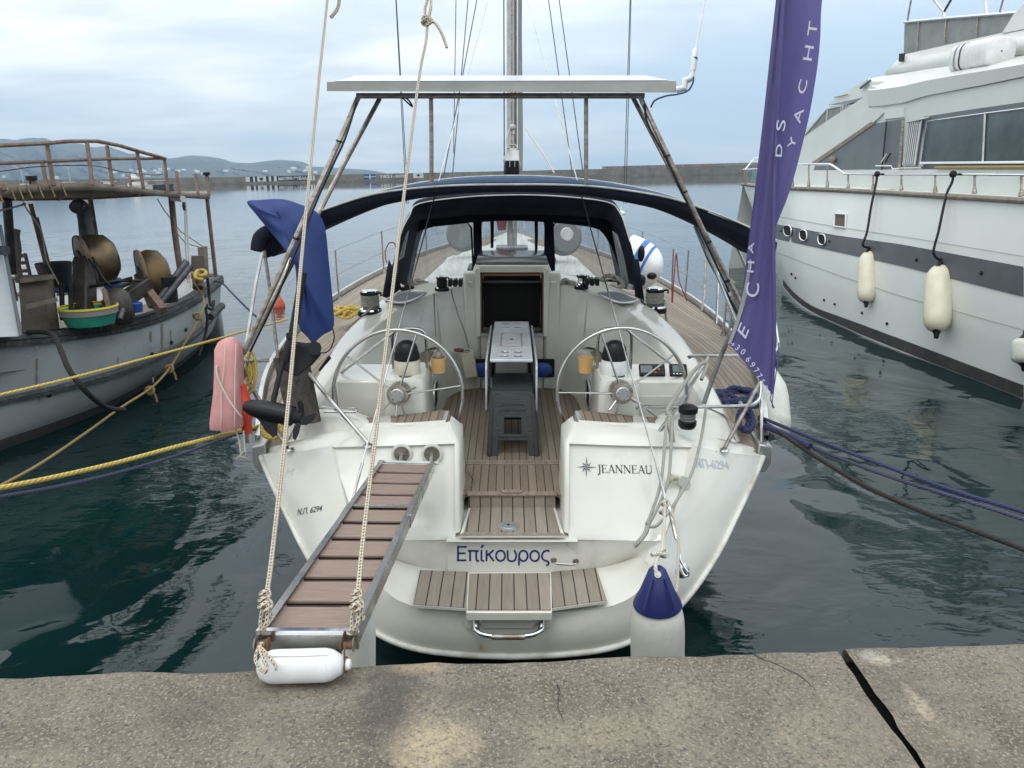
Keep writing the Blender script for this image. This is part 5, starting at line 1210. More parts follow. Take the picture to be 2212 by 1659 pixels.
# furled sail edge
sl_ = [(.08, 3.15), (.15, 3.05), (.155, 3.6), (.13, 5.2), (.115, 8), (.11, 12)]
build(MB().prism([V((x, my-.12, z)) for x, z in sl_]+[V((.08, my-.12, 12)), V((.08, my-.12, 3.2))], (0, .05, 0)), 'sail_edge', 'screen_grey', mast)
bo = P(1106, 352, D=7.9)
boom = part(MB().lathe([(.055, 0), (.075, .04), (.08, .1), (.08, 3.2)], bo, V((0, 1, 0)), 16, sx=1.35), 'boom', 'alu')
build(MB().prism([P(1091, 349, D=7.88), P(1122, 349, D=7.88), P(1121, 326, D=7.88), P(1116, 320, D=7.88), P(1096, 320, D=7.88), P(1092, 326, D=7.88)], (0, .06, 0)), 'boom_end_cap', 'alu', boom, bev=.004)
build(MB().box(P(1106, 363, D=7.85), (.145, .06, .15)), 'boom_sheaves', 'black', boom, bev=.01)
for u in (1101, 1112): build(MB().box(P(u, 354, D=7.81), (.008, .02, .06)), 'sheave_slot', 'alu', boom)
build(MB().tube(smooth_pts([P(1096, 321, D=7.86), P(1098, 314, D=7.86), P(1114, 314, D=7.86), P(1117, 321, D=7.86)], 3), .008, 6), 'boom_bail', 'steel', boom)
build(MB().tube(smooth_pts([P(1098, 320, D=7.8), P(1096, 300, D=7.8), P(1102, 278, D=7.8), P(1108, 272, D=7.8), P(1110, 290, D=7.8)], 4), .013, 7), 'lashing', 'rope_white', boom)
build(MB().ball(P(1107, 275, D=7.8), .035), 'lashing_knot', 'rope_white', boom)
tb('topping_line', sb, [P(1135, 275, D=9), P(1150, 300, D=8.8), P(1172, 330, D=8.4), P(1198, 375, D=8.0)], .009, 'rope_white', 6, 3)
def wire(name, a, b_, r_=.004, m='steel_old'):
    return tb(name, sb, [P(*a[:2], D=a[2]), P(*b_[:2], D=b_[2])], r_, m, 6)
for (u0, u1, d0, d1, r_) in ((855, 878, 9, 9.6, .004), (856, 882, 9.2, 9.8, .004), (1363, 1352, 9, 9.6, .004), (1361, 1347, 9.2, 9.8, .004), (1185, 1245, 10, 9, .005), (1208, 1262, 10, 9, .005), (985, 980, 9, 9, .004), (1030, 947, 9, 8.5, .005), (1011, 972, 10, 9.2, .005)):
    v1 = 440 if u0 < 1200 or u0 > 1300 else 392
    a = P(u0, 0, D=d0); b_ = P(u1, v1 if u0 != 985 else 330, D=d1); tb('shroud', sb, [b_, b_.lerp(a, 1.0), b_.lerp(a, 1.6)], r_*1.35, 'wire_dark', 6)
# backstays
wire('backstay', (1437, 1075, 4.75), (1136, -10, 8.5), .0055, 'steel'); wire('backstay', (762, 1076, 4.8), (1057, -10, 8.5), .0055, 'steel')
tp = tpx('backstay_tensioner', [(1437, 1078, 4.75), (1420, 1010, 4.9)], .010, 'steel')
tpx('turnbuckle', [(1443, 1085, 4.74), (1462, 1165, 4.62)], .015, 'steel', par=tp); tpx('turnbuckle', [(1462, 1165, 4.62), (1472, 1215, 4.58)], .009, 'chrome', par=tp)
tpx('shackle', [(1468, 1205, 4.56), (1476, 1222, 4.55), (1488, 1240, 4.54), (1480, 1245, 4.54), (1470, 1228, 4.55), (1466, 1210, 4.56)], .008, 'chrome', par=tp, sm=2)
part(MB().lathe([(0, .01), (.03, .012), (.048, 0)], P(1474, 1233, D=4.62), V((.35, -1, .3)), 20), 'chainplate', 'chrome')
tpx('backstay_tensioner', [(762, 1078, 4.8), (775, 1030, 4.9), (783, 1000, 4.95)], .010, 'steel')
# ---------- guard rail stanchions + lifelines
def stan(pts, r_=.0125, m='steel'):
    return tb('stanchion', sb, pts, r_, m, 8)
SB = [(1.98, 5.75), (2.14, 7.35), (2.17, 7.65), (2.2, 9.6), (1.95, 11.6), (1.5, 13.5), (.8, 15.6)]
tops_ = {1: [], -1: []}
for s in (1, -1):
    for i, (x, y) in enumerate(SB[1:]):
        z = 1.40+.018*(y-6)*2.2; b_ = V((x*s, y, z)); t_ = V((x*s*1.005, y, z+.62)); tops_[s].append(t_)
        if s > 0 or i > 1: stan([b_, t_]); part(MB().lathe([(.04, 0), (.03, .02), (.018, .06)], b_, V((0, 0, 1)), 12), 'stanchion_base', 'steel_old')
    for k in (1.0, .5):
        tb('lifeline', sb, [V((t_.x, t_.y, t_.z-.62*(1-k)+(-.0))) for t_ in tops_[s]], .004, 'steel_old', 5)
for u, v0, v1 in ((1524, 560, 680), (1519, 585, 672), (1547, 600, 700), (1552, 640, 705)): pass
tpx('gate_brace', [(1515, 672, 8.0), (1522, 640, 8.1), (1524, 565, 8.3)], .012, 'steel_old')
tpx('gate_post', [(1547, 700, 7.4), (1550, 640, 7.5), (1552, 560, 7.6)], .0125)
# pulpit
tb('pulpit', sb, smooth_pts([V((-.8, 15.6, 2.45)), V((-.35, 16.8, 2.5)), V((0, 17.3, 2.5)), V((.35, 16.8, 2.5)), V((.8, 15.6, 2.45))], 5), .014, 'steel', 8)
tb('forestay', sb, [V((0, 17.1, 1.9)), V((0, 12, 15))], .03, 'canvas_edge', 8)
# radar-like gear seen through the sprayhood: dinghy and fender on the foredeck
part(MB().lathe([(0, -.12), (.2, -.11), (.26, 0), (.2, .11), (0, .12)], P(1218, 512, D=10.5), V((.2, -1, .1)), 24), 'foredeck_buoy', 'screen_grey')
part(MB().lathe([(0, .14), (.08, .14), (.09, .1)], P(1220, 506, D=10.3), V((.2, -1, .1)), 20), 'buoy_cap', 'white_plastic')
part(MB().lathe([(0, -.12), (.2, -.11), (.26, 0), (.2, .11), (0, .12)], P(1000, 505, D=11.0), V((-.3, -1, .1)), 24), 'foredeck_buoy', 'screen_grey')
tb('furled_cloth', sb, [V((-.14, 11.1, 2.3)), V((-.16, 11.1, 2.6)), V((-.14, 11.1, 3.0))], [.06, .11, .09], 'dull_red', 10)
# lines lashed along the port pushpit, starboard pushpit lashings
# ================================================================== THINGS ON AND AROUND THE SAILING YACHT
frame(BOAT)
def px(pts): return [P(u, v, D=d) for u, v, d in pts]
# ---- gangway
gTL, gTR, gBL, gBR = P(822, 998, D=4.80), P(937, 1001, D=4.80), P(562, 1366, D=2.55), P(768, 1366, D=2.55)
gw = thing('gangway', gBR, 'narrow gangway of brown boards in a steel frame sloping from yacht to quay', 'gangway')
dn = ((gBL-gTL)+(gBR-gTR)).normalized(); ax_ = (gTR-gTL).normalized(); up_ = ax_.cross(dn); up_ = up_ if up_.z > 0 else -up_
def rail(a, b_, off): 
    return MB().beam(a+ax_*off-up_*.02, b_+ax_*off-up_*.02, .014, .062, up_)
build(rail(gTL, gBL, .0), 'side_rail', 'steel', gw); build(rail(gTR, gBR, 0), 'side_rail', 'steel', gw)
for off, a, b_ in ((.008, gTL, gBL), (-.008, gTR, gBR)): build(MB().beam(a+ax_*off+up_*.0115, b_+ax_*off+up_*.0115, .026, .004, up_), 'rail_flange', 'steel', gw)
n_ = 10
for i in range(n_):
    f0 = i/n_+.008+(.012 if i >= 4 else 0)*(1-i/n_); f1 = (i+1)/n_-.012
    a0, a1 = gTL.lerp(gBL, f0), gTR.lerp(gBR, f0); b0, b1 = gTL.lerp(gBL, f1), gTR.lerp(gBR, f1)
    ins = ax_*.012; u_ = -up_*.004; d_ = -up_*.028
    build(MB().hexa([b0+ins+d_, b1-ins+d_, a1-ins+d_, a0+ins+d_], [b0+ins+u_, b1-ins+u_, a1-ins+u_, a0+ins+u_]), 'plank', 'composite', gw, bev=.003)
    e = dn*.002; build(MB().hexa([b0+ins-up_*.018+e*2, b1-ins-up_*.018+e*2, b1-ins-up_*.018-e, b0+ins-up_*.018-e], [b0+ins-up_*.014+e*2, b1-ins-up_*.014+e*2, b1-ins-up_*.014-e, b0+ins-up_*.014-e]), 'plank_groove', 'black', gw)
m0 = gTL.lerp(gBL, .40); m1 = gTR.lerp(gBR, .40)
build(MB().beam(m0+up_*.006, m1+up_*.006, .035, .008, up_), 'crossbar', 'steel', gw)
build(MB().tube([gTL-ax_*.02-dn*.01, gTR+ax_*.03-dn*.01], .010, 8), 'hinge_bar', 'steel', gw)
for a, b_ in ((gTL, gBL), (gTR, gBR)): build(MB().beam(a.lerp(b_, .39)-up_*.02, a.lerp(b_, .47)-up_*.02, .020, .068, up_), 'splice_plate', 'steel', gw, bev=.003)
dnp = V((0, 0, -1)); eL, eR = gBL+dn*.01, gBR+dn*.01
build(MB().hexa([eL-ax_*.01+dnp*.060, eR+ax_*.01+dnp*.060, eR+ax_*.01+dnp*.060+V((0, .012, 0)), eL-ax_*.01+dnp*.060+V((0, .012, 0))], [eL-ax_*.01, eR+ax_*.01, eR+ax_*.01+V((0, .012, 0)), eL-ax_*.01+V((0, .012, 0))]), 'end_plate', 'steel', gw)
build(MB().hexa([eL-ax_*.01+dnp*.004+dn*-.02, eR+ax_*.01+dnp*.004+dn*-.02, eR+ax_*.01+dnp*.004+dn*.003, eL-ax_*.01+dnp*.004+dn*.003], [eL-ax_*.01+up_*.012+dn*-.02, eR+ax_*.01+up_*.012+dn*-.02, eR+ax_*.01+up_*.012+dn*.003, eL-ax_*.01+up_*.012+dn*.003]), 'end_lip', 'chrome', gw)
for u in (552, 580, 738, 764):
    c = P(u, 1392, D=2.52); build(MB().lathe([(0, -.0025), (.022, -.0025), (.024, 0), (.022, .0025), (0, .0025)], c, V((1, 0, 0)), 14), 'roller_lug', 'rust' if u in (580, 738) else 'steel_old', gw)
for u in (566, 751):
    c = P(u, 1394, D=2.52); build(MB().lathe([(0, -.014), (.014, -.014), (.010, -.003), (.010, .003), (.014, .014), (0, .014)], c, V((1, 0, 0)), 14), 'roller', 'rust', gw)
for u, v in ((566, 1352), (762, 1352)):
    build(MB().tube(smooth_pts(px([(u-2, v+8, 2.56), (u-3, v-8, 2.56), (u+1, v-14, 2.56), (u+5, v-8, 2.57), (u+5, v+8, 2.57)]), 4), .0035, 7), 'lifting_eye', 'chrome', gw)
# ---- small white fender lashed under the gangway end as a skid
def fender(name, a, b_, r_, body, capm, label, group=None, eyes=(1, 1), cap=.16, prof=None, n=24, cat='fender'):
    a = V(a); b_ = V(b_); ax = (b_-a); Ln = ax.length; ax.normalize()
    fe = thing(name, a, label, cat, group)
    pr = prof or [(.0, .0), (.16, .02), (.62, .09), (.90, .16), (1, .27), (1, .73), (.90, .84), (.62, .91), (.16, .98), (0, 1)]
    build(MB().lathe([(x*r_, h*Ln) for x, h in pr], a, ax, n), 'body', body, fe)
    for k, (o, d) in enumerate(((a, -ax), (b_, ax))):
        if eyes[k]:
            build(MB().lathe([(r_*.70, -Ln*.085), (r_*.46, -Ln*.035), (r_*.26, r_*.12), (r_*.2, r_*.45), (0, r_*.5)], o, d, n, sx=.8), 'end_cap', capm, fe)
    return fe
q0, q1 = P(556, 1438, D=2.43), P(762, 1438, D=2.43); r0 = .0525; q0.z = q1.z = 1.5+.0525+.004
frame(WORLD)
a = P(556, 1441, z=1.557); b_ = P(760, 1435, z=1.557)
fe = thing('skid_fender', a, 'small scuffed white fender lying on the quay under the end of the gangway', 'fender')
pr = [(0, .0), (.35, .005), (.75, .05), (.97, .14), (1, .2), (1, .72), (.9, .80), (.55, .90), (.38, .915), (.34, .95), (.30, .985), (0, 1)]
Ln = (b_-a).length; build(MB().lathe([(x*.054, h*Ln) for x, h in pr], a, (b_-a), 28), 'body', 'white_plastic', fe)
build(MB().tube([a.lerp(b_, .10)+V((0, -.02, .054)), a.lerp(b_, .5)+V((0, -.022, .0518)), a.lerp(b_, .78)+V((0, -.02, .0515))], .0016, 5), 'seam', 'text_ghost', fe)
c = a.lerp(b_, .935); build(MB().tube(smooth_pts([c+V((0, cos(t)*.024, sin(t)*.024)) for t in [2*pi*i/10 for i in range(10)]], 3, True), .003, 6, closed=True), 'wire_tie', 'rust', fe)
build(MB().tube(smooth_pts([c+V((.0, -.015, .02)), c+V((.002, -.012, .05)), c+V((.004, 0, .075))], 3), .003, 6), 'wire_tie', 'rust', fe)
frame(BOAT)
lash = MB(); lp = px([(566, 1388, 2.47), (556, 1405, 2.44), (552, 1425, 2.42), (560, 1442, 2.39), (573, 1452, 2.37), (576, 1440, 2.38), (566, 1418, 2.41), (562, 1400, 2.45), (572, 1408, 2.42), (590, 1430, 2.385), (598, 1448, 2.375)])
single(lash.tube(smooth_pts(lp, 6), .0058, 8), 'fender_lashing', 'rope_dots', 'short speckled cord tying the skid fender to the gangway end', 'rope')
# ---- fenders
f1 = fender('stern_fender', P(1420, 1232, D=3.62), P(1420, 1500, D=3.85), .132, 'fender_white', 'fender_navy', 'fat white fender with navy blue cone top hanging off the stern by the quay', eyes=(0, 0), prof=[(0, .0), (.12, .01), (.40, .10), (.80, .26), (.82, .27), (.9, .30), (.97, .36), (1, .46), (1, .85), (.9, .95), (0, 1)])
A_ = P(1420, 1232, D=3.62); B_ = P(1420, 1500, D=3.85); ax2 = (B_-A_).normalized(); L2 = (B_-A_).length
# the coloured cone as its own cap
build(MB().lathe([(.0, -.012), (.03, -.012), (.042, .0), (.085, .16*L2), (.115, .245*L2), (.118, .262*L2), (.11, .264*L2)], A_, ax2, 28, sx=1), 'cone_cap', 'fender_navy', f1)
build(MB().tube([P(1421, 1241, D=3.575), P(1421, 1241, D=3.60)], .016, 12), 'cap_eye', 'fender_white', f1)
for da in (-.028, .028): build(MB().tube([A_+V((da, -.045, -.02)), A_+V((da*2.6, -.10, -.15))], .005, 6), 'cap_rib', 'fender_navy', f1)
fender('quay_fender', P(775, 1290, D=3.5), P(775, 1560, D=3.6), .078, 'fender_white', 'fender_navy', 'white fender half hidden behind the lower end of the gangway')
sfd = fender('side_fender', P(1662, 775, D=6.3), P(1676, 945, D=6.0), .125, 'fender_white', 'fender_navy', 'long white fender hanging outside the starboard quarter by the blue ropes', prof=[(.0, .0), (.16, .02), (.30, .10), (.34, .14), (.6, .24), (.90, .36), (1, .5), (1, .85), (.9, .93), (.62, .97), (.16, .99), (0, 1)], eyes=(0, 0))
build(MB().prism(px([(1650, 925, 5.75), (1672, 940, 5.75), (1678, 948, 5.75), (1662, 955, 5.75), (1650, 945, 5.75)]), (0, .1, 0)), 'end_cap', 'rubber', sfd, bev=.005)
# ---- hanging lines at the starboard quarter
L_ = lambda nm, pts, r_, m, lab, k=6, cat='rope', grp=None: single(MB().tube(smooth_pts(px(pts), k), r_, 8), nm, m, lab, cat, grp)
L_('fender_line', [(1420, 1245, 3.58), (1416, 1225, 3.60), (1420, 1205, 3.65), (1430, 1190, 3.75), (1432, 1170, 3.9), (1435, 1130, 4.2), (1436, 1095, 4.6)], .010, 'rope_white', 'off-white cord holding the navy topped fender from the backstay fitting')
L_('fender_line_tail', [(1436, 1198, 3.68), (1420, 1196, 3.66), (1408, 1199, 3.64)], .010, 'rope_white', 'short frayed cord end beside the fender knot')
kn = MB()
for (u, v, d) in ((1430, 1192, 3.70), (1436, 1086, 4.62), (1433, 1104, 4.6)):
    c = P(u, v, D=d); kn.tube([c+V((cos(t)*.022, sin(t*2)*.012-.01, sin(t)*.018)) for t in [2*pi*i/16 for i in range(16)]], .0095, 7, closed=True)
single(kn, 'knot', 'rope_white', 'lumpy off-white knots where the fender cord meets the backstay', 'knot')
L_('backstay_lashing', [(1440, 1098, 4.62), (1452, 1112, 4.6), (1462, 1135, 4.56), (1466, 1180, 4.5), (1464, 1230, 4.45), (1464, 1260, 4.42), (1461, 1280, 4.4)], .009, 'rope_white', 'speckled cord running down the backstay turnbuckle')
for i, pts in enumerate(([(1440, 905, 5.15), (1436, 960, 5.0), (1428, 1040, 4.85), (1410, 1100, 4.75), (1398, 1130, 4.7)], [(1453, 905, 5.12), (1450, 960, 5.0), (1443, 1040, 4.85), (1420, 1098, 4.75), (1402, 1132, 4.7)], [(1525, 880, 5.3), (1516, 940, 5.2), (1495, 1020, 5.0), (1462, 1080, 4.8), (1425, 1130, 4.7), (1405, 1138, 4.68), (1396, 1130, 4.68)])):
    L_('hanging_line', pts, .010, 'rope_grey', ('left of two grey cords dangling from the starboard pushpit', 'right of two grey cords dangling from the starboard pushpit', 'grey cord looping from the flag pole down over the transom corner')[i], grp='grey cords over the starboard transom')
L_('hanging_line', [(1400, 1128, 4.7), (1395, 1150, 4.65), (1380, 1170, 4.6), (1370, 1180, 4.6)], .016, 'rope_grey', 'thick grey cord end resting on the transom below the loops')
L_('pushpit_lashing', [(1520, 782, 5.6), (1500, 800, 5.5), (1470, 840, 5.35), (1448, 872, 5.2), (1440, 890, 5.15), (1452, 868, 5.2), (1485, 820, 5.4), (1510, 790, 5.55), (1528, 785, 5.6), (1515, 820, 5.5)], .014, 'rope_grey', 'grey cords wound along the starboard pushpit brace')
L_('pushpit_lashing', [(1440, 890, 5.14), (1447, 900, 5.13), (1446, 915, 5.12), (1450, 935, 5.1), (1452, 955, 5.1)], .020, 'rope_grey', 'short grey cord bundle hanging beside the stern lamp')
# stern lamp
lamp = thing('stern_lamp', P(1484, 925, D=5.25), 'black stern lamp with ribbed clear lens on the starboard pushpit', 'lamp')
build(MB().lathe([(0, 0), (.05, 0), (.062, .02), (.064, .05), (.0, .05)], P(1484, 924, D=5.25), V((0, 0, 1)), 20), 'base', 'black', lamp)
build(MB().lathe([(.052, .05), (.056, .06), (.052, .07), (.056, .08), (.052, .09), (.056, .10), (.052, .11)], P(1484, 924, D=5.25), V((0, 0, 1)), 20), 'lens', 'tinted', lamp)
build(MB().lathe([(.060, .11), (.066, .115), (.066, .15), (.04, .165), (0, .165)], P(1484, 924, D=5.25), V((0, 0, 1)), 20), 'cap', 'black', lamp)
# ---- starboard mooring ropes
def coilthing(nm, c, r_, n, rad, m, seed, lab, flat=.8, h=.5, sub=2):
    rg = random.Random(seed); pts = []
    for i in range(n*9):
        a = 2*pi*i/9+rg.uniform(-.25, .25); k = r_*rg.uniform(.55, 1.0); 
        pts.append(V(c)+V((cos(a)*k, sin(a)*k*flat, rg.uniform(.0, 1)*r_*h*(1.1-k/r_*.5))))
    return single(MB().tube(smooth_pts(pts, sub+1), rad, 8), nm, m, lab, 'rope')
coilthing('coiled_rope', P(1590, 872, D=6.2), .21, 8, .021, 'rope_blue', 11, 'heap of thick blue rope coiled on the starboard quarter deck', h=.65)
coilthing('yellow_coil', P(752, 683, y=7.9), .17, 8, .016, 'rope_yellow', 12, 'heap of yellow rope beside the port winch on the side deck', h=.8)
L_('blue_rope_turns', [(1607, 892, 5.75), (1618, 905, 5.7), (1612, 925, 5.65), (1598, 922, 5.65), (1596, 900, 5.7), (1605, 885, 5.72), (1620, 890, 5.7), (1626, 912, 5.66), (1618, 930, 5.62), (1604, 928, 5.62)], .024, 'rope_blue', 'thick blue rope turns on the starboard mooring cleat')
def toW(u, v, z): 
    frame(WORLD); p = P(u, v, z=z); frame(BOAT); return p
L_('mooring_line', [(1640, 900, 5.8), (1760, 949, 5.3), (1900, 1002, 4.8), (2060, 1060, 4.4), (2212, 1106, 4.05), (2420, 1170, 3.6)], .0130, 'rope_blue', 'upper of two parallel blue mooring lines running right to the quay', 8, grp='starboard mooring lines')
L_('mooring_line', [(1640, 915, 5.75), (1700, 940, 5.5), (1755, 966, 5.3), (1900, 1022, 4.8), (2050, 1070, 4.4), (2212, 1122, 4.0), (2420, 1195, 3.5)], .0125, 'rope_greyblue', 'lower of two parallel mooring lines, faded blue, running right', 8, grp='starboard mooring lines')
L_('mooring_line', [(1640, 905, 5.85), (1700, 945, 5.4), (1760, 985, 5.2), (1860, 1045, 4.8), (1980, 1100, 4.4), (2100, 1145, 4.1), (2212, 1187, 3.9), (2420, 1270, 3.4)], .0145, 'rope_dark', 'black brown mooring line sagging right below the two blue ones', 8)
L_('mooring_splice', [(1645, 918, 5.7), (1700, 940, 5.45), (1750, 964, 5.25)], .024, 'rope_blue', 'doubled thick blue splice where the starboard mooring lines leave the cleat', 4)
# ---- port mooring ropes
L_('mooring_line', [(560, 920, 5.75), (500, 935, 5.4), (380, 965, 4.9), (250, 1000, 4.5), (120, 1030, 4.1), (0, 1054, 3.8), (-200, 1092, 3.4)], .0138, 'rope_yellow', 'thick yellow mooring line running low to the left edge', 8)
L_('mooring_line', [(560, 925, 5.8), (500, 942, 5.45), (380, 985, 4.95), (250, 1022, 4.5), (120, 1052, 4.1), (0, 1073, 3.8), (-200, 1110, 3.4)], .011, 'rope_greyblue', 'dark blue mooring line just below the thick yellow one', 8)
L_('mooring_line', [(620, 690, 7.6), (540, 712, 6.8), (470, 732, 6.2), (330, 770, 5.6), (160, 815, 5.0), (0, 853, 4.6), (-200, 900, 4.2)], .0095, 'rope_yellow', 'thin yellow line crossing in front of the fishing boat hull', 8)
L_('port_cleat_turns', [(575, 905, 5.55), (590, 915, 5.5), (606, 925, 5.45), (606, 940, 5.42), (588, 945, 5.42), (572, 938, 5.45), (572, 918, 5.5), (590, 908, 5.5), (602, 918, 5.46), (596, 934, 5.42)], .022, 'rope_yellow', 'thick yellow rope turns on the port mooring cleat')
# coils of yellow line hanging on the port pushpit
rg = random.Random(9); m_ = MB()
for i in range(7):
    w_ = rg.uniform(8, 22); h_ = rg.uniform(35, 95); u0 = 535+rg.uniform(-8, 14); v0 = 748+rg.uniform(0, 30); d0 = 5.45+rg.uniform(-.08, .1)
    m_.tube(smooth_pts([P(u0+w_*sin(2*pi*k/8)*(.6+.4*sin(pi*k/8)), v0+h_*(1-cos(2*pi*k/8))/2, D=d0+.02*cos(k)) for k in range(8)], 4, True), .009, 6, closed=True)
single(m_, 'hanging_coil', 'rope_yellow', 'loose yellow line coils hanging on the port pushpit', 'rope')
# ---- speckled ropes that hold the gangway
L_('gangway_rope', [(575, 1292, 2.6), (590, 1180, 2.8), (622, 880, 3.3), (657, 500, 4.0), (690, 160, 4.7), (708, -10, 5.05), (725, -180, 5.4)], .009, 'rope_dots', 'left of the two speckled ropes lifting the gangway end', 10, grp='speckled gangway ropes')
L_('gangway_rope', [(772, 1292, 2.6), (786, 1150, 2.85), (816, 900, 3.3), (868, 460, 4.1), (905, 170, 4.7), (920, 90, 4.85), (923, 48, 4.95)], .009, 'rope_dots', 'right of the two speckled ropes lifting the gangway end', 10, grp='speckled gangway ropes')
for i, off in enumerate((0, 197)):
    ex = 0 if i == 0 else -2
    m_ = MB(); m_.tube(smooth_pts(px([(574+off, 1290, 2.6), (567+off, 1318, 2.57), (563+off, 1345, 2.56), (566+off, 1360, 2.55), (575+off, 1348, 2.54), (578+off, 1322, 2.55), (574+off, 1296, 2.57)]), 5), .0075, 8)
    for k, (u, v) in enumerate(((574, 1282), (572, 1296), (578, 1305), (571, 1310))):
        c = P(u+off, v, D=2.57-.01*k); m_.tube([c+V((cos(t)*.014, -.005+sin(2*t)*.008, sin(t)*.011)) for t in [2*pi*j/14 for j in range(14)]], .0075, 8, closed=True)
    m_.tube(smooth_pts(px([(576+off, 1312, 2.56), (584+off, 1328, 2.56), (590+off, 1338, 2.56)]), 3), .008, 8)
    single(m_, 'rope_knot', 'rope_dots', ('speckled knot and loop at the left corner of the gangway end', 'speckled knot and loop at the right corner of the gangway end')[i], 'knot', 'gangway end knots')
m_ = MB()
m_.tube(smooth_pts(px([(923, 48, 4.93), (930, 20, 4.95), (931, -10, 5.0), (932, -120, 5.1)]), 4), .0095, 8); m_.tube(smooth_pts(px([(921, 48, 4.97), (918, 20, 5.0), (924, -10, 5.05), (930, -120, 5.2)]), 4), .0095, 8)
for k, (u, v) in enumerate(((922, 42), (926, 46), (921, 49))):
    c = P(u, v, D=4.92); m_.tube([c+V((cos(t)*.025, -.01+sin(2*t)*.012, sin(t)*.016)) for t in [2*pi*j/14 for j in range(14)]], .0100, 8, closed=True)
m_.tube(smooth_pts(px([(926, 42, 4.92), (940, 50, 4.9), (953, 70, 4.88), (961, 90, 4.87), (965, 103, 4.86)]), 5), .0095, 8)
single(m_, 'rope_knot', 'rope_dots', 'speckled knot with a curved free tail high above the solar panel', 'knot')
L_('rope_tail', [(733, -20, 5.0), (732, 5, 5.0), (727, 22, 5.0), (714, 38, 5.0)], .0125, 'rope_dots', 'curved speckled rope end at the top edge left of the mast')
# ---- stool on the cockpit sole
st_ = thing('stool', P(1102, 985, z=.95), 'dark grey woven plastic stool standing in the cockpit behind the table', 'stool')
zt2_ = 1.445; 
tl = [P(1063, 846, z=zt2_), P(1150, 846, z=zt2_), P(1146, 806, z=zt2_), P(1068, 806, z=zt2_)]
bl = [P(1057, 984, z=.957), P(1160, 984, z=.957), P(1152, 940, z=.957), P(1064, 940, z=.957)]
tl = [V((p.x, p.y, zt2_)) for p in tl]
build(MB().prism([p+V((0, 0, -.02)) for p in tl], (0, 0, .022)), 'seat', 'grey_plastic', st_, bev=.015)
def sidepanel(a0, a1, b0, b1, name, window=True, leg=.17):
    # trapezoid panel between top edge a0-a1 and bottom b0-b1 with a window and an arch
    def pt(s, t): return (a0.lerp(a1, s)).lerp(b0.lerp(b1, s), t)
    out = []
    cols_ = [0, leg, .30, .70, 1-leg, 1]
    m_ = MB()
    if window: rows_ = [0, .10, .40, .66, .76, 1]
    else: rows_ = [0, .10, .40, .66, .76, 1]
    for i in range(5):
        for j in range(5):
            if i == 2 and j == 2 and window: continue
            if i == 4 and j in (1, 2, 3): continue
            m_.add([pt(cols_[j], rows_[i]), pt(cols_[j+1], rows_[i]), pt(cols_[j+1], rows_[i+1]), pt(cols_[j], rows_[i+1])], [(0, 3, 2, 1)])
    return m_
nb = V((0, -.004, 0))
b = build(sidepanel(tl[0], tl[1], bl[0], bl[1], 'f'), 'side', 'grey_plastic', st_, smooth=False, thick=.008)
for q_ in ((.24, .76, .20, .205), (.20, .8, .29, .295), (.16, .84, .70, .705)):
    s0, s1, t0, t1 = q_; pt = lambda s, t: (tl[0].lerp(tl[1], s)).lerp(bl[0].lerp(bl[1], s), t)+V((0, -.008, .002))
    build(MB().tube([pt(s0, t0+.03), pt(s0, t0), pt(s1, t0), pt(s1, t0+.03)], .003, 5), 'moulded_rib', 'rubber', st_)
build(sidepanel(tl[1], tl[2], bl[1], bl[2], 'r', False), 'side', 'grey_plastic', st_, smooth=False, thick=.008)
build(sidepanel(tl[3], tl[0], bl[3], bl[0], 'l', False), 'side', 'grey_plastic', st_, smooth=False, thick=.008)
build(MB().add([tl[2], tl[3], bl[3].lerp(tl[3], .25), bl[2].lerp(tl[2], .25)], [(0, 1, 2, 3)]), 'side', 'grey_plastic', st_, smooth=False, thick=.008)
for p_, q_ in zip(tl, bl): build(MB().tube([p_+V((0, 0, -.02)), q_], [.016, .022], 8), 'leg', 'grey_plastic', st_)
# blue bags in the pockets
for s, lab in ((-1, 'blue bag stuffed in the pocket left of the cockpit table'), (1, 'blue bag stuffed in the pocket right of the cockpit table')):
    single(MB().ball((s*.31, 7.50, 1.16), .09, 12, (1.2, .35, .85)), 'blue_bag', 'blue_plastic', lab, 'bag', 'blue bags under the companionway')
# coffee grinder / cup in the port cup holder
single(MB().lathe([(.0, 0), (.03, 0), (.034, .05), (.028, .07), (.012, .08), (.012, .10), (.018, .11), (0, .115)], (-.80+.215, 5.86, 1.66), V((0, 0, 1)), 14), 'flask', 'steel_old', 'small dark flask standing in the port yellow cup holder', 'flask')
# ---- blue engine cover hanging on the arch pole
cv = [(533, 436), (560, 432), (610, 430), (650, 442), (684, 458), (702, 490), (710, 560), (718, 640), (722, 690), (718, 712), (700, 722), (688, 732), (676, 742), (664, 728), (646, 706), (640, 660), (640, 600), (632, 560), (600, 520), (575, 490), (552, 462)]
cvp = smooth_pts([P(u, v, D=5.50) for u, v in cv], 3, True); cen = P(664, 590, D=5.50); cenT = P(612, 468, D=5.50)
def cover_surface(sign):
    rows = []
    for k in range(7):
        f = k/6.; row = []
        for i, p in enumerate(cvp):
            c_ = cenT.lerp(cen, min(1, max(0, (cenT.z-p.z)/.35+.3)))
            t = p.lerp(c_, f); bul = math.sin(f*pi/2)*.09
            fold = noise1(i*.33)*.02+sin(t.z*17+t.x*26)*.022*f
            row.append(V((t.x, t.y+sign*(bul+fold*min(1, f*3)), t.z)))
        rows.append(row)
    return rows
cvm = MB().grid(cover_surface(-1), closed=True, flip=True); cvm.grid(cover_surface(1), closed=True)
ec = thing('engine_cover', P(690, 735, D=5.50), 'bright blue cloth cover draped over the outboard motor head at the port arch', 'cover')
build(cvm, 'cloth', 'cover_blue', ec, ang=80)
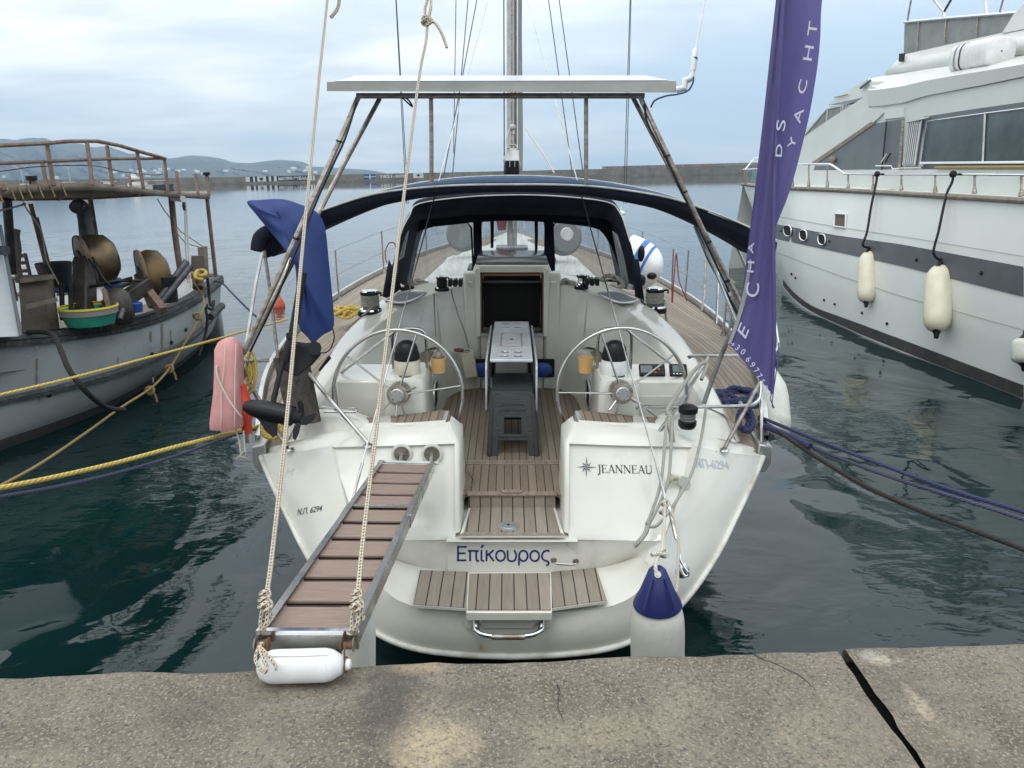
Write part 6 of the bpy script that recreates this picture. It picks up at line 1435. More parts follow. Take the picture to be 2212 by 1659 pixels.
build(MB().tube(smooth_pts(px([(718, 708, 5.46), (722, 730, 5.45), (712, 756, 5.45), (694, 762, 5.45), (680, 750, 5.46), (676, 738, 5.46)]), 5), .005, 6), 'strap', 'black', ec)
# ---- electric trolling motor clamped on the bracket
tm = thing('trolling_motor', P(600, 900, D=5.1), 'black electric outboard motor with its propeller raised, clamped to the wooden board', 'motor')
build(MB().tube(px([(655, 590, 5.15), (632, 720, 5.12), (614, 780, 5.12)]), [.027, .027, .030], 14), 'upper_shaft', 'black_matt', tm)
build(MB().tube(px([(614, 775, 5.12), (606, 800, 5.1), (586, 885, 5.05)]), [.020, .018, .020], 12), 'shaft', 'black', tm)
build(MB().prism(px([(602, 760, 5.2), (625, 740, 5.2), (655, 745, 5.2), (682, 742, 5.2), (690, 770, 5.2), (672, 790, 5.2), (640, 815, 5.2), (612, 800, 5.2), (600, 785, 5.2)]), (0, .07, 0)), 'clamp', 'black_matt', tm, bev=.012)
build(MB().lathe([(0, -.01), (.045, -.008), (.045, .02), (0, .02)], P(680, 752, D=5.16), V((.3, -1, .3)), 12), 'clamp_knob', 'black', tm)
build(MB().tube(px([(690, 800, 5.15), (712, 772, 5.1)]), [.008, .014], 8), 'clamp_handle', 'black', tm)
build(MB().lathe([(.03, -.01), (.038, 0), (.03, .03)], P(630, 728, D=5.12), V((-.18, 0, 1)), 14), 'depth_collar', 'black', tm)
mA, mB_ = P(524, 876, D=5.0), P(656, 904, D=5.0); mx_ = (mB_-mA); Lm = mx_.length
build(MB().lathe([(0, 0), (.03, .012), (.05, .05), (.066, .12), (.068, .2), (.068, Lm*.82)], mA, mx_, 24), 'motor_pod', 'black', tm)
build(MB().lathe([(.060, Lm*.82), (.046, Lm*.86), (.044, Lm*.97), (.03, Lm), (0, Lm*1.01)], mA, mx_, 24), 'pod_tail', 'black_matt', tm)
build(MB().prism(px([(548, 898, 5.0), (600, 912, 5.0), (598, 940, 5.0), (590, 946, 5.0), (572, 930, 5.0), (560, 910, 5.0)]), (0, .012, 0)), 'skeg', 'black', tm, bev=.003)
for pts in ([(645, 892, 4.93), (642, 868, 4.92), (648, 863, 4.92), (655, 871, 4.92), (657, 892, 4.93)], [(650, 904, 4.91), (662, 898, 4.90), (685, 891, 4.90), (677, 908, 4.90), (662, 919, 4.90), (648, 918, 4.91)], [(640, 914, 4.92), (650, 916, 4.92), (645, 938, 4.91), (638, 952, 4.91), (632, 948, 4.91), (632, 930, 4.91)]):
    build(MB().prism(px(pts), (0, .010, 0)), 'propeller_blade', 'black', tm, bev=.003)
# ---- pink horseshoe lifebuoy case
pk = thing('lifebuoy', P(490, 928, D=5.2), 'faded pink horseshoe lifebuoy case hanging on the port pushpit', 'lifebuoy')
sec = []
for (u, v, w_, dp) in ((494, 731, 10, .04), (494, 738, 20, .07), (494, 752, 26, .09), (495, 790, 27, .10), (494, 840, 28, .10), (492, 880, 31, .10), (490, 910, 33, .09), (489, 924, 33, .07)):
    c = P(u, v, D=5.2); r_ = w_/FPX*5.2; loop = []
    for k in range(20):
        a = 2*pi*k/20; ca, sa = cos(a), sin(a); e = .6
        loop.append(c+V((math.copysign(abs(ca)**e, ca)*r_*(1+noise1(v*.1+k)*.03), math.copysign(abs(sa)**e, sa)*dp, noise1(k+v)*.004)))
    sec.append(loop)
m_ = MB().grid(sec, closed=True, flip=True); m_.add(sec[0], [tuple(range(20))]); m_.add(sec[-1], [tuple(range(20))[::-1]])
build(m_, 'case', 'pink', pk, ang=60)
for u0, u1 in ((484, 478), (508, 507)): build(MB().tube(smooth_pts(px([(u0+2, 742, 5.095), (u0, 790, 5.09), (u1, 850, 5.09), (u1, 900, 5.09), (u1-1, 922, 5.11)]), 4), .003, 5), 'piping', 'cream_plastic', pk)
build(MB().tube(smooth_pts(px([(468, 790, 5.10), (470, 815, 5.07), (492, 860, 5.06), (514, 892, 5.06), (524, 903, 5.08)]), 4), .0065, 6), 'lanyard', 'rope_white', pk)
# red rescue light
rl_ = thing('rescue_light', P(526, 945, D=5.25), 'red floating rescue light hanging upside down beside the pink lifebuoy', 'light')
build(MB().lathe([(0, 0), (.030, .0), (.035, .02), (.036, .09), (.058, .15), (.066, .18), (.060, .21), (.04, .27), (.028, .31), (.028, .36), (0, .36)], P(534, 932, D=5.30)+V((0, 0, -.02)), V((0, 0, 1)), 24), 'float', 'red', rl_)
build(MB().lathe([(0, -.055), (.02, -.05), (.034, -.01), (.034, .02)], P(534, 932, D=5.30)+V((0, 0, -.03)), V((0, 0, 1)), 18), 'lamp_glass', 'alu', rl_)
build(MB().tube(px([(526, 868, 5.3), (526, 874, 5.3)]), .032, 14), 'band', 'rubber', rl_)
L_('lifebuoy_lanyard', [(508, 925, 5.2), (516, 950, 5.2), (522, 985, 5.2), (530, 982, 5.2), (528, 960, 5.2), (526, 930, 5.2)], .006, 'rope_white', 'thin cord loop dangling under the pink lifebuoy')
L_('lifebuoy_knot', [(512, 992, 5.2), (528, 975, 5.19), (520, 985, 5.18), (530, 990, 5.18), (538, 996, 5.2)], .008, 'rope_grey', 'small frayed knot at the bottom of the lifebuoy cord')
# ---- feather flag on a pole
fl = thing('feather_flag', P(1530, 900, D=5.3), 'tall purple feather flag with pale lettering on a grey pole at the starboard corner', 'flag')
build(MB().tube(smooth_pts(px([(1520, 872, 5.3), (1546, 800, 5.25), (1572, 735, 5.15), (1594, 700, 5.06), (1609, 640, 5.09), (1619, 570, 5.09), (1630, 480, 5.09), (1642, 380, 5.09), (1656, 260, 5.09), (1670, 130, 5.09), (1684, 0, 5.09), (1700, -150, 5.09)]), 5), .016, 10), 'pole', 'pole_grey', fl)
Lf = [(1693, -150), (1676, 0), (1662, 130), (1648, 260), (1634, 380), (1622, 480), (1611, 570), (1602, 640), (1588, 700), (1574, 742)]
Rf = [(1712, -150), (1692, 0), (1686, 130), (1678, 260), (1673, 380), (1671, 480), (1671, 570), (1672, 640), (1672, 740), (1667, 850)]
def flagrow(u0, v0, u1, v1, k=9, d0=4.95, d1=4.80, wv=.02):
    return [P(u0+(u1-u0)*i/(k-1), v0+(v1-v0)*i/(k-1), D=d0+(d1-d0)*i/(k-1)+wv*sin(i*1.3+v0*.012)) for i in range(k)]
ls = smooth_pts([V((a, b_, 0)) for a, b_ in Lf], 4); rs_ = smooth_pts([V((a, b_, 0)) for a, b_ in Rf], 4)
rowsF = [flagrow(a.x, a.y, b_.x, b_.y, d0=5.0, d1=4.84) for a, b_ in zip(ls, rs_)]
build(MB().grid(rowsF, flip=True), 'cloth', 'flag_purple', fl, ang=80)
# fold in the shade-darkened purple and the paler translucent wing behind
R2 = [(1800, -150), (1776, 0), (1772, 80), (1765, 150), (1750, 240), (1734, 310), (1716, 380), (1700, 430), (1688, 460), (1676, 490)]
L2_ = [(1712, -150), (1692, 0), (1690, 80), (1686, 150), (1680, 240), (1677, 310), (1674, 380), (1673, 430), (1672, 460), (1672, 490)]
ls2 = smooth_pts([V((a, b_, 0)) for a, b_ in L2_], 4); rs2 = smooth_pts([V((a, b_, 0)) for a, b_ in R2], 4)
build(MB().grid([flagrow(a.x, a.y, b_.x, b_.y, d0=4.85, d1=5.05, wv=.012) for a, b_ in zip(ls2, rs2)], flip=True), 'thin_cloth', 'flag_thin', fl, ang=80)
build(MB().tube([r_[-1]+V((0, -.006, 0)) for r_ in rowsF], .011, 6), 'hem_fold', 'flag_purple', fl)
build(MB().grid([[a+V((0, -.008, 0)) for a in (P(u-2, v, D=4.99), P(u+9-i*.9, v, D=4.985))] for i, (u, v) in enumerate(((1620, 560), (1609, 620), (1597, 670), (1583, 715), (1573, 742)))]), 'sleeve', 'screen_grey', fl)
def ftext(s, u, v, ang, h, m='flag_text', d=4.80, ws=1.0, name='lettering', bold=0, sh=0, mir=1):
    o = P(u, v, D=d); a = R(ang); e = 6
    xd = P(u+cos(a)*e, v-sin(a)*e, D=d)-o; yd = P(u-sin(a)*e*mir, v-cos(a)*e*mir, D=d)-o
    return text(s, name, m, fl, o, xd, yd, h/FPX*d, wscale=ws, bold=bold, shear=sh)
# big letters running up the hoist, phone number along the lower hem
ftext('E', 1609, 736, 68, 25, d=4.90, ws=1.5, sh=.3)
ftext('C', 1637, 645, 84, 29, d=4.90, ws=1.25); ftext('H', 1627, 592, 85, 15, d=4.93, ws=2.0); ftext('A', 1627, 548, 85, 12, d=4.94, ws=2.2)
for s, u, v in zip('+30 6977504', (1578, 1589, 1601, 0, 1612, 1621, 1629, 1636, 1642, 1648, 1653), (740, 747, 756, 0, 771, 783, 795, 807, 820, 833, 846)):
    if u: ftext(s, u-3, v+6, -48 if v > 765 else -38, 13.5, d=4.80, ws=.95)
for s, u, v, a_, h_ in (('Y', 1706, 322, 70, 15), ('A', 1719, 268, 74, 18), ('C', 1729, 206, 78, 18), ('H', 1742, 136, 80, 20), ('T', 1752, 80, 82, 20)):
    ftext(s, u+h_*.5, v, a_, h_, d=4.86, ws=2.0)
ftext('S', 1694, 286, 82, 20, d=4.82, ws=2.2); ftext('D', 1688, 342, 86, 14, d=4.80, ws=2.2)
build(MB().tube(smooth_pts(px([(1667, 850, 4.8), (1664, 862, 4.8), (1672, 880, 4.8), (1668, 868, 4.8), (1680, 780, 4.82), (1682, 740, 4.84)]), 4), .0035, 5), 'frayed_thread', 'flag_purple', fl)
# ---- inflatable board strapped on the starboard side deck
bd = thing('paddle_board', P(1400, 640, D=9.0), 'rolled white inflatable board with blue bands strapped on the starboard side deck', 'board')
cA = P(1352, 530, D=9.6); cB = P(1422, 606, D=9.0)
rowsB = []
for k in range(17):
    f = k/16; c = P(1345+f*82, 560+f*34, D=9.5-f*.5); rr = .33*math.sqrt(max(0, 1-(f*1.0)**2.6))+.012
    if f < .3: rr *= 1
    axd = V((.75, -.35, -.35)).normalized(); x_ = axd.cross(V((0, 0, 1))).normalized(); y_ = axd.cross(x_)
    rowsB.append([c+(x_*cos(2*pi*j/24)*rr*.75+y_*sin(2*pi*j/24)*rr*.98) for j in range(24)])
build(MB().grid(rowsB, closed=True), 'board_body', 'white_plastic', bd, ang=70)
def band(i0, i1, m, nm, j0=0, j1=24):
    rws = [[c+(p-c)*1.012 for p in (r_[j % 24] for j in range(j0, j1+1))] for r_ in rowsB[i0:i1] for c in [sum(r_, V())/24]]
    build(MB().grid(rws), nm, m, bd)
mat('board_blue', (.02, .12, .42), (.03, .16, .48), 5, .5)
band(5, 8, 'board_blue', 'blue_band'); band(9, 11, 'board_blue', 'blue_band')
for (u, v, w_, h_) in ((1385, 548, 8, 18), (1408, 596, 11, 8), (1386, 606, 9, 13)):
    c = P(u, v, D=8.8); build(MB().ball(c, w_/FPX*8.9, 10, (1, .8, h_/w_)), 'strap_patch', 'black', bd)
# red loop on the lifeline
L_('red_line', [(1455, 538, 8.2), (1452, 600, 8.2), (1452, 655, 8.2), (1456, 600, 8.2), (1461, 548, 8.2), (1466, 600, 8.2), (1474, 625, 8.1), (1484, 650, 8.1)], .007, 'rope_red', 'red cord looped over the starboard lifeline')
L_('red_line', [(835, 568, 9), (832, 545, 9), (840, 526, 9), (852, 526, 9), (858, 545, 9), (862, 560, 8.8)], .007, 'rope_red', 'red cord bent over the port lifeline')
# shackle lying on starboard deck
L_('shackle', [(1540, 762, 6.75), (1556, 762, 6.72), (1572, 765, 6.7), (1570, 770, 6.68), (1552, 770, 6.68), (1540, 766, 6.7)], .008, 'steel_old', 'small metal ring lying on the starboard teak deck', cat='ring')
# ================================================================== FISHING BOAT (left)
frame(WORLD)
W = P
fb = thing('fishing_boat', (-7.5, 12, 0), 'old grey wooden fishing boat with rusty roof frame and net drums moored on the left', 'fishing boat')
def fp(name, mbx, m, parent=fb, **k): return build(mbx, name, m, parent, **k)
gun = [P(-260, 765, z=1.5), P(-100, 742, z=1.45), P(0, 728, z=1.4), P(118, 718, z=1.3), P(245, 702, z=1.2), P(343, 677, z=1.17), P(417, 643, z=1.22), P(461, 611, z=1.27), P(478, 598, z=1.30)]
wl = [P(-260, 1080, z=0), P(-100, 1015, z=0), P(0, 974, z=0), P(120, 930, z=0), P(245, 878, z=0), P(368, 805, z=0), P(425, 760, z=0), P(455, 728, z=0), P(466, 700, z=0.1)]
lr = [P(-260, 925, z=.62), P(-100, 890, z=.62), P(0, 866, z=.62), P(118, 843, z=.60), P(245, 812, z=.58), P(343, 776, z=.58), P(417, 733, z=.62), P(458, 690, z=.70), P(476, 664, z=.78)]
G, WL, LR = [smooth_pts(a, 6) for a in (gun, wl, lr)]
for i, p in enumerate(LR):   # keep the lower rail on the hull surface between gunwale and waterline
    g_, w_ = G[i], WL[i]; f = (g_.z-p.z)/(g_.z-w_.z)
    base = g_.lerp(w_, f); LR[i] = V((p.x, p.y, p.z)).lerp(base, .25)
rows = [G, [g.lerp(l, .5) for g, l in zip(G, LR)], LR, [l.lerp(w_, .55)+V((.05, 0, 0)) for l, w_ in zip(LR, WL)], [w_.lerp(l, .22) for l, w_ in zip(LR, WL)]]
fp('hull', MB().grid(rows, flip=True), 'fish_hull', ang=60)
fp('boot_topping', MB().grid([rows[-1], WL, [p+V((-.4, 0, -.6)) for p in WL]], flip=True), 'fish_bottom')
# top black rail, a lumpy double band
def railband(line, out, z0, z1, r_, name, mm='fish_rail'):
    pts = [p+V((out, -.01, (z0+z1)/2)) for p in line]
    m_ = MB(); prof_ = [(-.02, z1), (r_*.7, z1-.01), (r_, z1*.55+z0*.45), (r_*.55, (z0+z1)/2), (r_, z0*.6+z1*.4), (r_*.8, z0+.01), (-.02, z0)]
    m_.grid([[p+V((a*(1+noise1(i*.8+a*30)*.18), -a*.2, b_)) for i, p in enumerate(line)] for a, b_ in prof_], flip=True)
    fp(name, m_, mm, ang=60)
railband(G, 0, -.13, .03, .055, 'top_rubbing_rail'); railband(LR, 0, -.055, .055, .05, 'lower_rubbing_rail')
# far side + deck
farg = [V((-11.5, 4.0, 1.5)), V((-11.2, 6.2, 1.42)), V((-10.9, 7.8, 1.36)), V((-10.4, 9.6, 1.28)), V((-9.6, 11.3, 1.22)), V((-8.6, 12.8, 1.2)), V((-7.4, 13.9, 1.22)), V((-6.3, 14.45, 1.26)), V((gun[-1].x-.12, gun[-1].y+.1, 1.30))]
FG = smooth_pts(farg, 6)
fp('far_bulwark', MB().grid([FG, [p+V((0, -.02, -1.3)) for p in FG]], flip=False), 'fish_white', thick=.06)
fp('far_rail', MB().tube([p+V((0, 0, .02)) for p in FG], .045, 6), 'roof_wood')
fp('inner_bulwark', MB().grid([[p+V((-.10, 0, .02)) for p in G], [p+V((-.42, 0, -.44)) for p in G]]), 'cabinet_brown', ang=60)
fp('gunwale', MB().grid([[p+V((.03, 0, .035)) for p in G], [p+V((-.13, .0, .035)) for p in G], [p+V((-.13, 0, -.03)) for p in G]], flip=False), 'fish_rail')
fp('deck', MB().grid([[p+V((-.08, 0, -.42)) for p in G], [V((p.x, p.y, q_.z-.42)) for p, q_ in zip(FG, G)]], flip=False), 'roof_wood')
# scuppers, rivets and rust runs: all lie on the planking
def hullpt(u, v):
    """point on the near hull seen at (u,v)"""
    best = None
    for i in range(len(G)-1):
        for R_ in (rows,):
            pass
    d = (P(u, v, D=1)-EYE)
    from mathutils.geometry import intersect_ray_tri
    for k in range(len(rows)-1):
        for i in range(len(G)-1):
            a, b_, c, e = rows[k][i], rows[k][i+1], rows[k+1][i+1], rows[k+1][i]
            for t3 in ((a, b_, c), (a, c, e)):
                h = intersect_ray_tri(t3[0], t3[1], t3[2], d, EYE, True)
                if h: return h
    return P(u, v, D=10)
for u, v, w_, h_ in ((201, 825, 8, 5), (105, 852, 9, 7), (268, 805, 6, 5), (328, 765, 6, 5), (370, 740, 5, 5), (401, 712, 4, 5), (447, 660, 3, 5)):
    n8 = 10; m_ = MB(); m_.add([hullpt(u+cos(2*pi*k/n8)*w_*.75, v+sin(2*pi*k/n8)*h_*.9)+V((.012, -.012, 0)) for k in range(n8)], [tuple(range(n8))[::-1]])
    fp('scupper', m_, 'dark_in', smooth=False)
for u, v in ((79, 669), (14, 770), (176, 750), (203, 745), (243, 730), (270, 725), (300, 718), (328, 708), (356, 703), (372, 690)):
    p = hullpt(u if u > 60 else 60, v if v > 725 else 750); fp('bolt', MB().ball(p+V((.01, -.01, 0)), .012, 6), 'fish_white')
mat('rust_run', (.24, .17, .10), (.20, .20, .18), 6, .8)
for u, v, L2, w2 in ((79, 775, 60, 3.5), (84, 830, 40, 2.5), (350, 700, 70, 5), (368, 712, 45, 2.5), (330, 800, 28, 3), (255, 770, 28, 2), (325, 716, 22, 5)):
    m_ = MB(); a = [hullpt(u-w2/2+noise1(k*1.3+u)*.8, v+L2*k/6)+V((.006, -.006, 0)) for k in range(7)]; b_ = [hullpt(u+w2/2+noise1(k*1.7+u)*.8, v+L2*k/6)+V((.006, -.006, 0)) for k in range(7)]
    a[-1] = a[-1].lerp(b_[-1], .5); m_.grid([a, b_]); fp('rust_streak', m_, 'rust_run')
# roof
mat('roof_edge', (.20,.17,.14), (.13,.10,.075), 6, .8)
rn = [P(u, v, D=d) for u, v, d in ((-200, 425, 6.6), (0, 412, 8.0), (60, 405, 8.4), (130, 402, 8.9), (200, 401, 9.4), (250, 404, 9.9), (300, 410, 10.6), (350, 416, 11.4), (400, 420, 12.2), (450, 423, 13))]
rfar = [P(u, v, D=d) for u, v, d in ((-200, 450, 11.0), (0, 441, 11.8), (60, 440, 12.0), (130, 439, 12.3), (200, 437, 12.6), (250, 434, 12.9), (300, 431, 13.2), (350, 428, 13.4), (400, 426.5, 13.6), (450, 425, 13.8))]
RN, RF = smooth_pts(rn, 3), smooth_pts(rfar, 3)
RF = [p+V((0, 0, .09)) for p in RF]
fp('roof', MB().grid([RN, [a.lerp(b_, .5) for a, b_ in zip(RN, RF)], RF], flip=True), 'roof_wood', thick=.03)
fp('roof_edge', MB().grid([[p+V((.0, -.03, .03)) for p in RN], [p+V((.0, -.035, -.055)) for p in RN]], flip=True), 'roof_edge', thick=.02)
for i in range(0, len(RN), 3): fp('roof_beam', MB().beam(RN[i]+V((0, .02, -.03)), RF[i]+V((0, 0, -.03)), .04, .04), 'roof_wood')
fp('roof_far_edge', MB().tube([p+V((0, 0, -.02)) for p in RF], .03, 6), 'rust_steel')
tt = lambda nm, pts, r_, m='rust_steel', par=fb, n=6, sm=0: tb(nm, par, [P(u, v, D=d) for u, v, d in pts], r_, m, n, sm)
tr = tt('roof_rail', [(-200, 325, 6.6), (0, 314.5, 8.0), (95, 310, 8.6), (150, 305, 9.1), (210, 305, 9.5), (260, 315, 10.0), (300, 327, 10.5), (357, 342.5, 11.5)], .025)
tt('roof_rail', [(-200, 360, 6.6), (0, 353, 8.0), (95, 349, 8.6), (230, 343.5, 9.7), (355, 342.5, 11.5)], .022)
for u0, v0, u1, v1, d in ((101, 312, 116, 401, 8.7), (188, 308, 200, 400, 9.3), (231, 315, 243, 400, 9.8), (296, 328, 310, 408, 10.5), (355, 343, 363, 415, 11.5), (91, 351, 101, 401, 9.5), (381, 370, 388, 418, 11.8), (422, 376, 428, 419, 12.6), (446, 380, 452, 422, 13), (3, 391, 10, 412, 8.0), (71, 386, 73, 404, 8.5), (279, 380, 283, 404, 12)):
    tt('roof_post', [(u0, v0, d), (u1, v1, d)], .024)
for u, v, d in ((68, 386, 8.5), (446, 376, 13)): 
    c = P(u, v, D=d); fp('solar_lamp', MB().lathe([(0, -.10), (.03, -.10), (.03, -.02), (.06, -.02), (.06, .03), (0, .03)], c, V((0, 0, 1)), 10), 'black')
for i in range(8):
    f = 2+i*1.05; k = int(f); p = RN[k].lerp(RN[k+1], f-k); fp('lashing', MB().tube([p+V((0, -.06, .05)), p+V((.05, -.07, -.12))], .008, 5), 'rope_tan')
tt('roof_wire', [(-100, 372, 7), (0, 370, 8), (80, 360, 8.6), (200, 358, 9.4), (270, 372, 10.2), (330, 378, 10.9), (352, 376, 11.4)], .006, 'black', sm=4)
# uprights
for nm, pts, r_, m in (('upright', [(15, 430, 9.5), (26, 590, 10)], .055, 'pipe_grey'), ('upright', [(66, 440, 10.5), (106, 598, 10.8)], .03, 'rust_steel'), ('upright', [(79, 470, 10.8), (112, 600, 10.9)], .028, 'rust_steel'),
                        ('upright', [(195, 432, 12.3), (210, 525, 12.4)], .038, 'rust_steel'), ('upright', [(370, 425, 12.4), (377, 500, 12.4), (390, 590, 12.4)], .048, 'rust_steel'), ('upright', [(447, 425, 13.6), (466, 598, 13.8)], .034, 'rust_steel'),
                        ('pole', [(331, 665, 10.6), (403, 565, 11.0)], .05, 'pipe_grey'), ('pole', [(338, 668, 10.5), (412, 575, 10.9)], .045, 'pipe_grey')):
    tt(nm, pts, r_, m, n=10)
tt('exhaust_pipe', [(189, 525, 10.8), (184, 480, 10.8), (181, 462, 10.8), (178, 448, 10.8), (170, 443, 10.7), (164, 449, 10.6)], [.10, .095, .095, .09, .09, .09], 'pipe_grey', n=14, sm=3)
tt('exhaust_bracket', [(186, 472, 10.8), (199, 471, 11.6)], .03, 'rust_steel')
# net drums
def drum(u, v, r_, D, dirv, ln, m, nm='net_drum'):
    c = P(u, v, D=D); a = V(dirv).normalized()
    d_ = fp(nm, MB().lathe([(0, 0), (r_*.5, -.02), (r_*.96, .0), (r_, .03), (r_*.97, .05), (r_*.92, .06), (r_*.97, ln*.4), (r_*.88, ln*.8), (r_*.6, ln), (0, ln*1.02)], c, a, 40), m, ang=50)
    build(MB().lathe([(r_*1.0, -.01), (r_*1.02, .02), (r_*.98, .045)], c, a, 40), 'drum_rim', 'rust_steel', d_)
    build(MB().lathe([(0, -.09), (r_*.22, -.09), (r_*.24, -.05), (r_*.46, -.045), (r_*.5, -.0)], c, a, 24), 'drum_hub', 'grease', d_)
    return c
dA = drum(178, 566, .355, 10.3, (.85, .75, .12), .42, 'brass_drum'); 
mat('drum_brown', (.15,.095,.04), (.075,.05,.025), 4, .5, .6)
dB = drum(308, 604, .42, 10.9, (.85, .55, .10), .36, 'drum_brown')
dC = drum(232, 668, .27, 9.9, (.9, .5, .1), .3, 'grease')
fp('drum_arm', MB().beam(P(322, 612, D=10.6), P(205, 690, D=9.8), .14, .20), 'grease', bev=.02)
fp('drum_stand', MB().beam(P(182, 565, D=10.15), P(184, 700, D=9.7), .20, .22, V((0, 1, 0))), 'grease', bev=.02)
fp('drum_bracket', MB().beam(P(318, 628, D=10.6), P(352, 672, D=10.4), .10, .12), 'rust_steel')
for k, pts in enumerate(([(192, 560, 10.0), (208, 590, 9.9), (214, 612, 9.9), (240, 612, 10), (285, 600, 10.2)], [(200, 556, 10.0), (222, 600, 9.9), (250, 622, 10), (290, 608, 10.2)], [(150, 612, 10), (175, 608, 9.9), (182, 640, 9.8), (160, 655, 9.8)], [(188, 620, 9.9), (215, 616, 9.9), (245, 608, 10), (300, 606, 10.3)])):
    tt('hydraulic_hose', pts, .02, 'black', sm=5)
for u in (133, 152): tt('hose_post', [(u, 612, 9.8), (u+2, 690, 9.6)], .03, 'black_matt')
fp('cabinet', MB().hexa([P(48, 728, D=9.2), P(130, 716, D=9.6), P(126, 700, D=10.4), P(50, 700, D=10.2)], [P(40, 606, D=9.4), P(112, 598, D=9.8), P(114, 592, D=10.6), P(44, 594, D=10.4)]), 'cabinet_brown', bev=.01)
fp('cabinet_strip', MB().beam(P(53, 664, D=9.12), P(122, 647, D=9.5), .04, .05), 'roof_wood')
fp('cabinet_lid', MB().beam(P(38, 607, D=9.3), P(114, 597, D=9.7), .10, .05), 'roof_wood')
fp('wheelhouse_panel', MB().hexa([P(-220, 735, D=7.6), P(42, 728, D=8.4), P(20, 700, D=9.4), P(-220, 700, D=9.4)], [P(-220, 480, D=7.8), P(-3, 486, D=8.4), P(-12, 480, D=9.2), P(-220, 478, D=9.0)]), 'fish_white', bev=.01)
tt('wheelhouse_edge', [(0, 486, 8.35), (45, 725, 8.35)], .018, 'yacht_dark')
fp('pulley', MB().lathe([(.0, -.06), (.05, -.06), (.05, .04), (0, .04)], P(8, 541, D=8.3), V((1, -.3, 0)), 12), 'pipe_grey')
# bollard and boards at the bow
fp('bow_boards', MB().hexa([P(412, 602, D=12.4), P(444, 598, D=12.6), P(446, 592, D=13), P(414, 594, D=13)], [P(413, 553, D=12.4), P(441, 553, D=12.6), P(441, 552, D=13), P(414, 552, D=13)]), 'cabinet_brown')
fp('bow_boards', MB().hexa([P(432, 606, D=12.7), P(452, 602, D=12.8), P(452, 600, D=13), P(432, 602, D=13)], [P(427, 536, D=12.7), P(448, 532, D=12.8), P(448, 531, D=13), P(427, 534, D=13)]), 'roof_wood')
tt('bollard', [(428, 622, 12.0), (427, 585, 12.1)], .085, 'cabinet_brown', n=12)
fp('fish_box_top', MB().hexa([P(122, 640, D=11.6), P(178, 634, D=11.8), P(176, 628, D=12.4), P(122, 632, D=12.2)], [P(122, 632, D=11.6), P(178, 627, D=11.8), P(176, 622, D=12.4), P(122, 626, D=12.2)]), 'fish_white')
tt('roof_block_rope', [(401, 436, 12.2), (403, 460, 12.2), (408, 560, 12.0), (412, 620, 11.6)], .012, 'rope_white'); tt('roof_block_rope', [(399, 455, 12.2), (401, 540, 12.1), (406, 610, 11.8)], .010, 'rope_white')
tt('roof_block_rope', [(340, 430, 12.4), (355, 455, 12.4), (390, 500, 12.5), (442, 535, 12.7)], .008, 'rope_tan'); tt('roof_block_rope', [(372, 462, 12.3), (380, 500, 12.4), (400, 525, 12.6), (438, 536, 12.8)], .008, 'rope_tan')
fp('roof_pulley', MB().ball(P(398, 446, D=12.2), .05, 8, (.7, .5, 1.6)), 'pipe_grey')
tt('roof_bar', [(372, 428, 12.2), (396, 430, 12.0)], .05, 'fish_white')
tt('hanging_cord', [(50, 436, 10), (60, 455, 10), (90, 500, 10.2), (100, 560, 10.3), (128, 615, 10.0), (132, 640, 9.8)], .010, 'rope_white', sm=4)
tt('hanging_cord', [(0, 455, 9), (40, 445, 9.6), (55, 440, 10)], .012, 'rope_white')
# loose things aboard
def chair(o, s, rz):
    c = thing('chair', o, 'old wooden chair with ladder back standing on the fishing boat deck', 'chair')
    Rz = M.Rotation(rz, 3, 'Z'); q_ = lambda x, y, z: V(o)+Rz @ V((x, y, z))*s
    build(MB().box(q_(0, 0, .45), (.42*s, .40*s, .03*s), Rz), 'seat', 'rust_steel', c)
    for x in (-.19, .19):
        build(MB().tube([q_(x, -.18, 0), q_(x, -.18, .45)], .022, 6), 'leg', 'rust_steel', c); build(MB().tube([q_(x, .18, 0), q_(x, .18, .45), q_(x, .26, .92)], .024, 6), 'back_post', 'rust_steel', c)
    for z in (.6, .75, .88): build(MB().beam(q_(-.19, .18+(z-.45)*.17, z), q_(.19, .18+(z-.45)*.17, z), .02, .05), 'back_slat', 'rust_steel', c)
chair(P(56, 652, D=11.2), .78, R(200))
nt_ = MB().tube(smooth_pts([P(u, v, D=10.3) for u, v in ((36, 495), (34, 510), (38, 540), (36, 570), (42, 600))], 4), [.05]*17, 8)
single(nt_, 'hanging_net', 'roof_wood', 'bunch of brown net hanging from a post on the fishing boat', 'net')
tub = thing('tub', P(197, 700, D=9.3), 'round green plastic tub with yellow rim on the fishing boat deck', 'tub')
tc_ = P(197, 700, D=9.6); build(MB().lathe([(0, 0), (.27, 0), (.31, .12), (.325, .20)], tc_, V((0, 0, 1)), 30), 'tub_body', 'green_tub', tub)
build(MB().lathe([(.325, .20), (.345, .215), (.34, .24), (.32, .235)], tc_, V((0, 0, 1)), 30), 'rim', 'yellow_rim', tub)
build(MB().lathe([(.318, .13), (.332, .14), (.335, .205)], tc_, V((0, 0, 1)), 30), 'pale_band', 'bw_light', tub)
single(MB().lathe([(0, 0), (.13, 0), (.15, .36), (.14, .37)], P(364, 652, D=10.9), V((0, 0, 1)), 18), 'bucket', 'black_matt', 'tall dark bucket behind the rail near the two grey poles', 'bucket')
single(MB().lathe([(0, 0), (.09, 0), (.10, .12), (.09, .13), (0, .13)], P(293, 674, D=10.3), V((0, 0, 1)), 18), 'blue_canister', 'blue_plastic', 'small blue canister on deck under the larger net drum', 'canister')
